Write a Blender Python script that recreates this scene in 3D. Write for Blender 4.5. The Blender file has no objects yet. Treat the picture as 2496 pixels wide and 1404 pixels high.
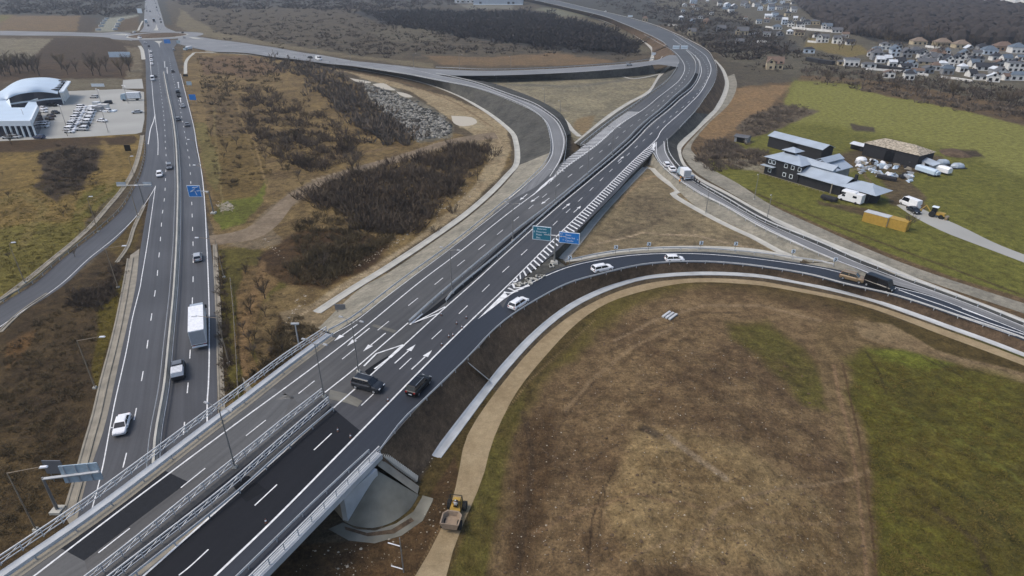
import bpy, math, random
import numpy as np
from mathutils import Vector
random.seed(7)
C = bpy.context.scene.collection
sc = bpy.context.scene
# ---------------------------------------------------------------- camera, world, sun, exposure
CAM_H, FPX, PITCH = 60.0, 1500.0, math.atan(787 / 1500)
cam_d = bpy.data.cameras.new("camera"); cam = bpy.data.objects.new("camera", cam_d); C.objects.link(cam)
cam.location = (0, 0, CAM_H); cam.rotation_euler = (math.pi / 2 - PITCH, 0, 0)
cam_d.sensor_width = 36; cam_d.lens = 36 * FPX / 2496; cam_d.clip_start = 1; cam_d.clip_end = 30000
sc.camera = cam
SUN_EL, SUN_ROT = math.radians(55), math.radians(262)
w = bpy.data.worlds.new("World"); sc.world = w; w.use_nodes = True
nt = w.node_tree; bg = nt.nodes["Background"]
sky = nt.nodes.new("ShaderNodeTexSky"); sky.sky_type = 'NISHITA'; sky.sun_disc = False
sky.sun_elevation = SUN_EL; sky.sun_rotation = SUN_ROT; sky.dust_density = 3.0; sky.air_density = 1.0; sky.ozone_density = 1.0
nt.links.new(sky.outputs[0], bg.inputs[0]); bg.inputs[1].default_value = 0.125
sun_d = bpy.data.lights.new("sun", 'SUN'); sun = bpy.data.objects.new("sun", sun_d); C.objects.link(sun)
sun_d.energy = 1.15; sun_d.angle = math.radians(22); sun_d.color = (1, 0.92, 0.8)
# sky sun_rotation 0 = +Y, clockwise; lamp points away from that direction
sdir = Vector((math.sin(SUN_ROT) * math.cos(SUN_EL), math.cos(SUN_ROT) * math.cos(SUN_EL), math.sin(SUN_EL)))
sun.rotation_euler = sdir.to_track_quat('Z', 'Y').to_euler(); sun.location = sdir * 300
sc.view_settings.view_transform = 'Standard'; sc.view_settings.look = 'None'
sc.view_settings.exposure = 0.6; sc.view_settings.gamma = 1.0
sc.cycles.volume_bounces = 0; sc.cycles.max_bounces = 6; sc.cycles.volume_step_rate = 4

# ---------------------------------------------------------------- helpers
HAZE = 0.00017
KEXP = 1.25
def lin(v):
    v /= 255.0
    return v / 12.92 if v <= 0.04045 else ((v + 0.055) / 1.055) ** 2.4
def A(r, g, b, k=None):
    k = k or KEXP
    return tuple(min(0.85, lin(c) / k) for c in (r, g, b))
_s, _c = math.sin(PITCH), math.cos(PITCH)
def P(x, y, z=0.0):
    """world point where the sight line of a photo pixel meets height z"""
    dz = -FPX * _s - (y - 702) * _c; dy = FPX * _c - (y - 702) * _s
    t = (CAM_H - z) / (-dz)
    return Vector(((x - 1248) * t, dy * t, z))
ZC = [(-300,1404,6),(0,1404,6),(300,1300,6),(600,1404,6),(500,1050,6),(800,1150,6),(750,900,5.8),(920,1060,6),(870,860,5.2),(1000,930,5.2),
      (950,780,4.6),(1130,830,4.2),(1050,700,4),(1240,740,3.4),(1180,600,3.2),(1300,600,3),(1400,680,2.8),(1300,480,2.8),(1420,470,2.6),
      (1585,640,2.2),(1800,640,2),(2000,665,2),(2250,735,2),(2496,815,2),(2800,920,2),(1520,380,2.8),(1440,340,3.4),(1370,400,3.6),(1360,330,4.8),
      (1300,262,5.4),(1200,220,5.2),(1080,190,4.4),(930,165,3.4),(800,145,2.2),(680,125,1.2),(560,108,.5),(450,100,.1),
      (1600,300,4),(1612,350,2.6),(1660,220,5.2),(1700,170,6),(1670,125,6),(1600,80,6),(1500,50,6),(1300,0,6),(1150,-26,6),
      (1600,150,5.5),(1480,160,4.6),(1350,170,4),(1200,178,4),(1640,420,1.3),(1700,460,1.0),(1764,495,.9),(1830,532,.9),(1900,570,1.0),(2000,610,1.2),(2100,650,1.6),(2250,705,1.9)]
_zp = [(P(x, y, z).x, P(x, y, z).y, z) for x, y, z in ZC]
def zf(X, Y):
    a = b = 0.0
    for cx, cy, cz in _zp:
        wgt = 1.0 / ((X - cx) ** 2 + (Y - cy) ** 2 + 700.0) ** 2.2
        a += wgt * cz; b += wgt
    return a / b
def PR(x, y, dz=0.0):
    """pixel on the raised road surface"""
    z = 4.0
    for _ in range(7):
        p = P(x, y, z); z = 0.5 * z + 0.5 * (zf(p.x, p.y) + dz)
    p = P(x, y, z); return p
def G(x, y, dz=0.0): return P(x, y, dz)
def cr(pts, n=8):
    """Catmull-Rom through world points"""
    if len(pts) < 3: 
        a, b = pts[0], pts[-1]; m = max(2, int((b - a).length / 3) + 1)
        return [a.lerp(b, i / (m - 1)) for i in range(m)]
    out = []; q = [pts[0] * 2 - pts[1]] + list(pts) + [pts[-1] * 2 - pts[-2]]
    for i in range(1, len(q) - 2):
        p0, p1, p2, p3 = q[i - 1], q[i], q[i + 1], q[i + 2]
        for k in range(n):
            t = k / n
            out.append(0.5 * ((2 * p1) + (p2 - p0) * t + (2 * p0 - 5 * p1 + 4 * p2 - p3) * t * t + (3 * p1 - p0 - 3 * p2 + p3) * t ** 3))
    out.append(pts[-1].copy()); return out
def resample(pl, step):
    out = [pl[0].copy()]; acc = 0.0
    L = sum((b - a).length for a, b in zip(pl, pl[1:])); n = max(1, round(L / step)); st = L / n; nxt = st; d = 0.0
    for a, b in zip(pl, pl[1:]):
        l = (b - a).length
        while nxt <= d + l + 1e-6 and len(out) <= n:
            out.append(a.lerp(b, (nxt - d) / max(l, 1e-9))); nxt += st
        d += l
    return out
def path(px, f=G, step=2.5, dz=0.0):
    pl = resample(cr([f(x, y) for x, y in px]), step)
    if f is PR:
        for p in pl: p.z = zf(p.x, p.y) + dz
    else:
        for p in pl: p.z += dz
    return pl
def side(pl, i):
    a = pl[max(0, i - 1)]; b = pl[min(len(pl) - 1, i + 1)]; d = (b - a); d.z = 0
    d = d.normalized() if d.length > 1e-6 else Vector((0, 1, 0)); return Vector((d.y, -d.x, 0))   # right-hand side
def offset(pl, o): return [p + side(pl, i) * o for i, p in enumerate(pl)]

class MB:
    def __init__(s): s.v = []; s.f = []; s.m = []; s.uv = None
    def add(s, vs, fs, m=0):
        o = len(s.v); s.v += [tuple(v) for v in vs]; s.f += [tuple(o + i for i in f) for f in fs]; s.m += [m] * len(fs)
    def box(s, c, sz, rz=0.0, m=0, taper=1.0, tz=0.0):
        cx, cy, cz = c; sx, sy, szz = sz[0] / 2, sz[1] / 2, sz[2] / 2; ca, sa = math.cos(rz), math.sin(rz); vs = []
        for k, zz in ((1, -szz), (taper, szz)):
            for a, b in ((-1, -1), (1, -1), (1, 1), (-1, 1)):
                x, y = a * sx * k, b * sy * k
                vs.append((cx + x * ca - y * sa, cy + x * sa + y * ca, cz + zz))
        s.add(vs, [(3, 2, 1, 0), (4, 5, 6, 7), (0, 1, 5, 4), (1, 2, 6, 5), (2, 3, 7, 6), (3, 0, 4, 7)], m)
    def prism(s, poly, z0, z1, m=0):
        n = len(poly); vs = [(p[0], p[1], z0) for p in poly] + [(p[0], p[1], z1) for p in poly]
        s.add(vs, [tuple(range(n))[::-1], tuple(range(n, 2 * n))] + [(i, (i + 1) % n, n + (i + 1) % n, n + i) for i in range(n)], m)
    def tube(s, a, b, r, r2=None, n=6, m=0):
        a, b = Vector(a), Vector(b); d = (b - a)
        if d.length < 1e-6: return
        d.normalize(); u = d.orthogonal().normalized(); v = d.cross(u); r2 = r if r2 is None else r2; vs = []
        for p, rr in ((a, r), (b, r2)):
            for i in range(n):
                t = 2 * math.pi * i / n; vs.append(p + u * math.cos(t) * rr + v * math.sin(t) * rr)
        s.add(vs, [(i, (i + 1) % n, n + (i + 1) % n, n + i) for i in range(n)] + [tuple(range(n))[::-1], tuple(range(n, 2 * n))], m)
    def loft(s, rings, m=0, closed=True, caps=True):
        n = len(rings[0]); vs = [p for r in rings for p in r]; fs = []
        for k in range(len(rings) - 1):
            for i in range(n if closed else n - 1):
                j = (i + 1) % n; fs.append((k * n + i, k * n + j, (k + 1) * n + j, (k + 1) * n + i))
        if caps and closed: fs += [tuple(range(n))[::-1], tuple((len(rings) - 1) * n + i for i in range(n))]
        s.add(vs, fs, m)
    def strip(s, L, R, m=0):
        n = min(len(L), len(R)); s.add(list(L[:n]) + list(R[:n]), [(i, n + i, n + i + 1, i + 1) for i in range(n - 1)], m)
    def build(s, name, mats, parent=None, smooth=False, fix=False):
        me = bpy.data.meshes.new(name); me.from_pydata([tuple(v) for v in s.v], [], s.f)
        if not isinstance(mats, (list, tuple)): mats = [mats]
        for mm in mats: me.materials.append(mm)
        if len(mats) > 1: me.polygons.foreach_set('material_index', s.m)
        if smooth: me.polygons.foreach_set('use_smooth', [True] * len(me.polygons))
        o = bpy.data.objects.new(name, me); C.objects.link(o)
        if parent: o.parent = parent
        return o
def tag(o, label, cat, group=None, kind=None):
    o['label'] = label; o['category'] = cat
    if group: o['group'] = group
    if kind: o['kind'] = kind
    return o
def struct(o, label=None):
    o['kind'] = 'structure'
    if label: o['label'] = label
    return o
def empty(name, loc, rz=0.0, label=None, cat=None, group=None):
    o = bpy.data.objects.new(name, None); C.objects.link(o); o.location = loc; o.rotation_euler = (0, 0, rz)
    if label: tag(o, label, cat, group)
    return o
kids = {}
def children(o): return [c for c in o.children] if not kids.get(o.name) else kids[o.name]
def copy_tree(o, parent=None):
    c = o.copy(); C.objects.link(c)
    if parent: c.parent = parent
    ch = children(o); lst = []
    for k in ch: lst.append(copy_tree(k, c))
    return c

# ---------------------------------------------------------------- materials
def new_mat(name):
    m = bpy.data.materials.new(name); m.use_nodes = True; t = m.node_tree; return m, t, t.nodes["Principled BSDF"]
def mat(name, col, rough=0.7, metal=0.0, var=0.12, scale=2.0, spec=0.5, bump=0.0, detail=4):
    """plain paint/metal/stone with a procedural tone variation in object space"""
    m, t, b = new_mat(name); N = t.nodes.new; Lk = t.links.new
    b.inputs['Roughness'].default_value = rough; b.inputs['Metallic'].default_value = metal; b.inputs['Specular IOR Level'].default_value = spec
    tc = N("ShaderNodeTexCoord"); nz = N("ShaderNodeTexNoise"); nz.inputs['Scale'].default_value = scale; nz.inputs['Detail'].default_value = detail
    Lk(tc.outputs['Object'], nz.inputs['Vector'])
    mr = N("ShaderNodeMapRange"); mr.inputs['From Min'].default_value = .3; mr.inputs['From Max'].default_value = .7
    mr.inputs['To Min'].default_value = 1 - var; mr.inputs['To Max'].default_value = 1 + var; Lk(nz.outputs[0], mr.inputs['Value'])
    vm = N("ShaderNodeVectorMath"); vm.operation = 'SCALE'; vm.inputs[0].default_value = col[:3]; Lk(mr.outputs[0], vm.inputs['Scale'])
    Lk(vm.outputs[0], b.inputs['Base Color'])
    if bump:
        bp = N("ShaderNodeBump"); bp.inputs['Strength'].default_value = bump; Lk(nz.outputs[0], bp.inputs['Height']); Lk(bp.outputs[0], b.inputs['Normal'])
    return m
def noise_fac(t, vec, scale, detail=6, rough=.6, lo=.3, hi=.7, a=0., b=1.):
    nz = t.nodes.new("ShaderNodeTexNoise"); nz.inputs['Scale'].default_value = scale; nz.inputs['Detail'].default_value = detail; nz.inputs['Roughness'].default_value = rough
    t.links.new(vec, nz.inputs['Vector']); mr = t.nodes.new("ShaderNodeMapRange")
    for k, v in (('From Min', lo), ('From Max', hi), ('To Min', a), ('To Max', b)): mr.inputs[k].default_value = v
    t.links.new(nz.outputs[0], mr.inputs['Value']); return mr.outputs[0], nz
def mul(t, a, b):
    m = t.nodes.new("ShaderNodeMath"); m.operation = 'MULTIPLY'; t.links.new(a, m.inputs[0]); t.links.new(b, m.inputs[1]); return m.outputs[0]
def soil(name, col, col2, s1=.08, s2=.9, s3=5.0, amp=.35, bump=.5, attr=False, rough=.95):
    """earth / grass: two colours mixed by large noise, broken by fine grain; attr=True takes the land colour from the mesh"""
    m, t, b = new_mat(name); N = t.nodes.new; Lk = t.links.new
    b.inputs['Roughness'].default_value = rough; b.inputs['Specular IOR Level'].default_value = .15
    tc = N("ShaderNodeTexCoord"); v = tc.outputs['Object']
    if attr:
        at = N("ShaderNodeAttribute"); at.attribute_name = 'land'; at2 = N("ShaderNodeAttribute"); at2.attribute_name = 'land2'
        c1, c2 = at.outputs['Color'], at2.outputs['Color']
    else:
        r1 = N("ShaderNodeRGB"); r1.outputs[0].default_value = (*col, 1); r2 = N("ShaderNodeRGB"); r2.outputs[0].default_value = (*col2, 1); c1, c2 = r1.outputs[0], r2.outputs[0]
    fa, _ = noise_fac(t, v, s1, 9, .72, .42, .58); fb, _ = noise_fac(t, v, s1 * 5, 8, .75, .36, .64)
    av = N('ShaderNodeMix'); av.inputs['Factor'].default_value = .42; Lk(fa, av.inputs['A']); Lk(fb, av.inputs['B']); f1 = av.outputs['Result']
    mx = N("ShaderNodeMix"); mx.data_type = 'RGBA'; Lk(f1, mx.inputs['Factor']); Lk(c1, mx.inputs['A']); Lk(c2, mx.inputs['B'])
    g1, n1 = noise_fac(t, v, s2, 6, .7, .3, .7, 1 - amp, 1 + amp)
    g2, n2 = noise_fac(t, v, s3, 4, .75, .3, .7, 1 - amp * .9, 1 + amp * .9)
    sc_ = N("ShaderNodeVectorMath"); sc_.operation = 'SCALE'; Lk(mx.outputs['Result'], sc_.inputs[0]); Lk(mul(t, g1, g2), sc_.inputs['Scale'])
    Lk(sc_.outputs[0], b.inputs['Base Color'])
    bp = N("ShaderNodeBump"); bp.inputs['Strength'].default_value = bump; bp.inputs['Distance'].default_value = .4
    ad = N("ShaderNodeMath"); ad.operation = 'ADD'; Lk(n1.outputs[0], ad.inputs[0]); Lk(n2.outputs[0], ad.inputs[1]); Lk(ad.outputs[0], bp.inputs['Height']); Lk(bp.outputs[0], b.inputs['Normal'])
    return m
def asphalt(name, col, rough=.58, spec=.42, var=.26, lane=3.6):
    """asphalt: patchy tone, worn wheel tracks running along the ribbon (UV u = metres across, v = metres along)"""
    m, t, b = new_mat(name); N = t.nodes.new; Lk = t.links.new
    b.inputs['Roughness'].default_value = rough; b.inputs['Specular IOR Level'].default_value = spec
    tc = N("ShaderNodeTexCoord"); uv = N("ShaderNodeUVMap"); uv.uv_map = 'UVMap'
    mp = N("ShaderNodeMapping"); mp.inputs['Scale'].default_value = (1.1, .012, 1); Lk(uv.outputs[0], mp.inputs[0])
    f0, _ = noise_fac(t, mp.outputs[0], 1.0, 4, .6, .3, .7, 1 - var, 1 + var)
    f1, _ = noise_fac(t, tc.outputs['Object'], .05, 4, .55, .3, .7, 1 - var * .8, 1 + var * .8)
    f2, _ = noise_fac(t, tc.outputs['Object'], 2.5, 5, .8, .3, .7, .9, 1.1)
    s = mul(t, mul(t, f0, f1), f2)
    vm = N("ShaderNodeVectorMath"); vm.operation = 'SCALE'; vm.inputs[0].default_value = col; Lk(s, vm.inputs['Scale']); Lk(vm.outputs[0], b.inputs['Base Color'])
    return m
M = {}
M['asph_h1'] = asphalt('highway_asphalt', A(74, 75, 78))
M['asph_l'] = asphalt('motorway_asphalt', A(84, 83, 81))
M['asph_r'] = asphalt('motorway_asphalt_dark', A(68, 68, 70))
M['asph_deck'] = asphalt('deck_asphalt', A(34, 36, 41), rough=.75, spec=.15, var=.1)
M['asph_lane'] = asphalt('ramp_asphalt', A(48, 52, 60), rough=.55, spec=.3, var=.14)
M['asph_old'] = asphalt('old_asphalt', A(90, 90, 89))
M['asph_new'] = asphalt('new_asphalt', A(42, 44, 48), rough=.8, spec=.15, var=.08)
M['asph_median'] = asphalt('median_asphalt', A(28, 30, 34), rough=.85, spec=.15)
M['asph_far_sheen'] = asphalt('far_sheen_asphalt', A(128, 128, 127))  # lighter grey: distant sky sheen and haze put into the base colour
M['joint'] = asphalt('deck_joint', A(118, 115, 104))
M['paint'] = mat('road_paint', A(226, 227, 226, 1.15), .7, var=.22, scale=1.5, detail=6)
M['concrete'] = mat('concrete', A(188, 186, 176), .9, var=.16, scale=.35, detail=8)
M['concrete_d'] = mat('weathered_concrete', A(150, 143, 128), .95, var=.22, scale=.5, detail=9)
M['concrete_w'] = mat('pale_concrete', A(196, 200, 202), .9, var=.15, scale=.4, detail=8)
M['cone_conc'] = mat('slope_paving', A(126, 124, 112), .95, var=.4, scale=.3, detail=9, bump=.3)
M['lot'] = mat('lot_paving', A(168, 168, 162), .9, var=.1, scale=.06, detail=9)
M['galv'] = mat('galvanised_steel', A(190, 196, 202), .45, .3, var=.15, scale=.8)
M['galv_w'] = mat('bright_guardrail', A(206, 208, 208), .5, .1, var=.12, scale=.6)
M['pole'] = mat('lamp_pole_paint', A(132, 132, 130), .5, .2)
M['pole_r'] = mat('weathered_pole', A(146, 132, 112), .7)
M['lampw'] = mat('lamp_head_white', A(238, 240, 242, 1.15), .4)
M['lampg'] = mat('lamp_head_grey', A(186, 188, 190), .4)
M['dirt'] = soil('track_dirt', A(174, 156, 124), A(148, 130, 100), amp=.16, bump=.3)
M['gravel'] = soil('embankment_gravel', A(166, 160, 144), A(128, 125, 113), s1=.15, amp=.26)
M['road_dirt'] = soil('dirt_road', A(150, 134, 112), A(118, 104, 86), s1=.15, amp=.24)
M['gravel_d'] = soil('embankment_grey', A(98, 97, 91), A(66, 66, 63), s1=.12, amp=.26)
M['earth_d'] = soil('embankment_earth', A(116, 98, 78), A(80, 68, 56), s1=.2, amp=.35)
M['ground'] = soil('land', None, None, s1=.09, s2=.55, s3=2.6, amp=.5, attr=True, bump=.9)
M['glass'] = mat('dark_glass', (.012, .014, .018), .12, var=.05, spec=.6)
M['glass_b'] = mat('showroom_glass', (.02, .028, .05), .15, var=.2, scale=.4)
M['tyre'] = mat('tyre', (.012, .012, .012), .9)
M['rim'] = mat('wheel_rim', (.35, .36, .38), .4, .5)
M['chrome'] = mat('headlight_glass', (.6, .62, .65), .2)
M['tail'] = mat('tail_light', (.25, .01, .01), .3)
for n, c in dict(white=(236, 238, 240), silver=(176, 180, 184), grey=(112, 116, 122), dark=(38, 42, 48), black=(14, 15, 18), blue=(40, 56, 96), brown=(66, 44, 30), red=(120, 30, 26), tan=(140, 120, 92)).items():
    M['car_' + n] = mat('car_paint_' + n, A(*c, 1.1), .3, .15 if n != 'white' else 0, var=.04)
M['blue_sign'] = mat('sign_blue', A(30, 128, 212), .5, var=.05)
M['teal_sign'] = mat('sign_green', A(32, 118, 142), .5, var=.05)
M['sign_w'] = mat('sign_white', A(225, 235, 242, 1.1), .5, var=.03)
M['sign_back'] = mat('sign_back', A(176, 196, 208), .5, .1)
M['yellow'] = mat('yellow_paint', A(184, 150, 66), .6, var=.12)
M['wall_dark'] = mat('dark_timber', A(34, 34, 38), .8, var=.25, scale=1.2)
M['roof_blue'] = mat('metal_roof', A(178, 190, 202), .45, .1, var=.1, scale=.3)
M['roof_white'] = mat('white_metal_roof', A(196, 214, 230, 1.15), .4, var=.06, scale=.15)
M['tarp_blue'] = mat('blue_tarp', A(60, 140, 200), .6, var=.3)
M['rust_roof'] = mat('patchy_roof', A(168, 158, 140), .9, var=.6, scale=1.6, detail=3)
for n, c in dict(wall_white=(236, 235, 230), wall_cream=(196, 180, 148), wall_grey=(150, 152, 154), wall_blue=(206, 218, 230), wall_tan=(170, 140, 110), brick=(128, 110, 96),
                 r_grey=(96, 98, 102), r_brown=(118, 98, 84), r_orange=(132, 116, 100), r_dark=(46, 48, 54), r_blue=(98, 112, 126), r_white=(214, 220, 226)).items():
    M[n] = mat('house_' + n, A(*c), .8, var=.14, scale=.5)
M['bark'] = mat('bark', (.05, .038, .028), .95, var=.3)
M['bark_g'] = mat('pale_bark', (.1, .09, .08), .95, var=.3)
def twig(name, c1, c2):
    m, t, b = new_mat(name); b.inputs['Roughness'].default_value = .95; b.inputs['Specular IOR Level'].default_value = .1
    tc = t.nodes.new("ShaderNodeTexCoord"); gi = t.nodes.new("ShaderNodeNewGeometry")
    f, _ = noise_fac(t, gi.outputs['Position'], .12, 5, .7, .35, .65)
    mx = t.nodes.new("ShaderNodeMix"); mx.data_type = 'RGBA'; mx.inputs['A'].default_value = (*c1, 1); mx.inputs['B'].default_value = (*c2, 1)
    t.links.new(f, mx.inputs['Factor']); t.links.new(mx.outputs['Result'], b.inputs['Base Color']); return m
M['twig'] = twig('bare_twigs', A(122, 108, 92), A(80, 70, 60))
M['twig_b'] = twig('brown_twigs', A(118, 104, 78), A(84, 75, 58))
M['twig_g'] = twig('grey_twigs', A(132, 120, 106), A(92, 84, 76))
M['twig_wood'] = twig('wood_twigs', A(74, 68, 64), A(54, 50, 50))
M['twig_far'] = twig('far_twigs', A(98, 88, 78), A(62, 57, 54))
M['grass_tuft'] = twig('grass_blades', A(104, 98, 46), A(128, 112, 66))
M['stone'] = mat('stones', A(176, 166, 148), .95, var=.35, scale=.3)
M['rubble'] = mat('rubble_stone', A(150, 147, 138), .95, var=.6, scale=1.2)
M['skip'] = mat('dusty_skip', A(152, 134, 114), .8)
M['clod'] = mat('earth_clods', A(96, 78, 58), .95, var=.3, scale=.2)
M['jacket'] = mat('dark_jacket', (.015, .017, .022), .9); M['vest'] = mat('hi_vis_vest', (.75, .3, .03), .8)
M['vest_w'] = mat('pale_jacket', (.6, .6, .58), .8); M['skin'] = mat('skin', (.45, .27, .19), .6); M['trousers'] = mat('trousers', (.03, .035, .05), .9)
M['cone'] = mat('cone_orange', (.17, .07, .05), .7)
M['puddle'] = mat('chalky_water', A(196, 184, 160), .4, var=.08)
# ---------------------------------------------------------------- ground sheet with land cover stored as vertex colour
def vnoise(x, y, seed=0):
    xi = np.floor(x).astype(np.int64); yi = np.floor(y).astype(np.int64); fx = x - xi; fy = y - yi
    fx = fx * fx * (3 - 2 * fx); fy = fy * fy * (3 - 2 * fy)
    def h(a, b):
        n = (a * 374761393 + b * 668265263 + seed * 974634777) & 0x7fffffff
        n = ((n ^ (n >> 13)) * 1274126177) & 0x7fffffff
        return ((n ^ (n >> 16)) & 0xffff) / 65535.0
    return (h(xi, yi) * (1 - fx) + h(xi + 1, yi) * fx) * (1 - fy) + (h(xi, yi + 1) * (1 - fx) + h(xi + 1, yi + 1) * fx) * fy
def fbm(x, y, sc_, seed=0, o=4):
    s = 0; a = 1; tt = 0
    for k in range(o): s = s + a * vnoise(x / sc_ * 2 ** k, y / sc_ * 2 ** k, seed + k); tt += a; a *= .55
    return s / tt - .5
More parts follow.
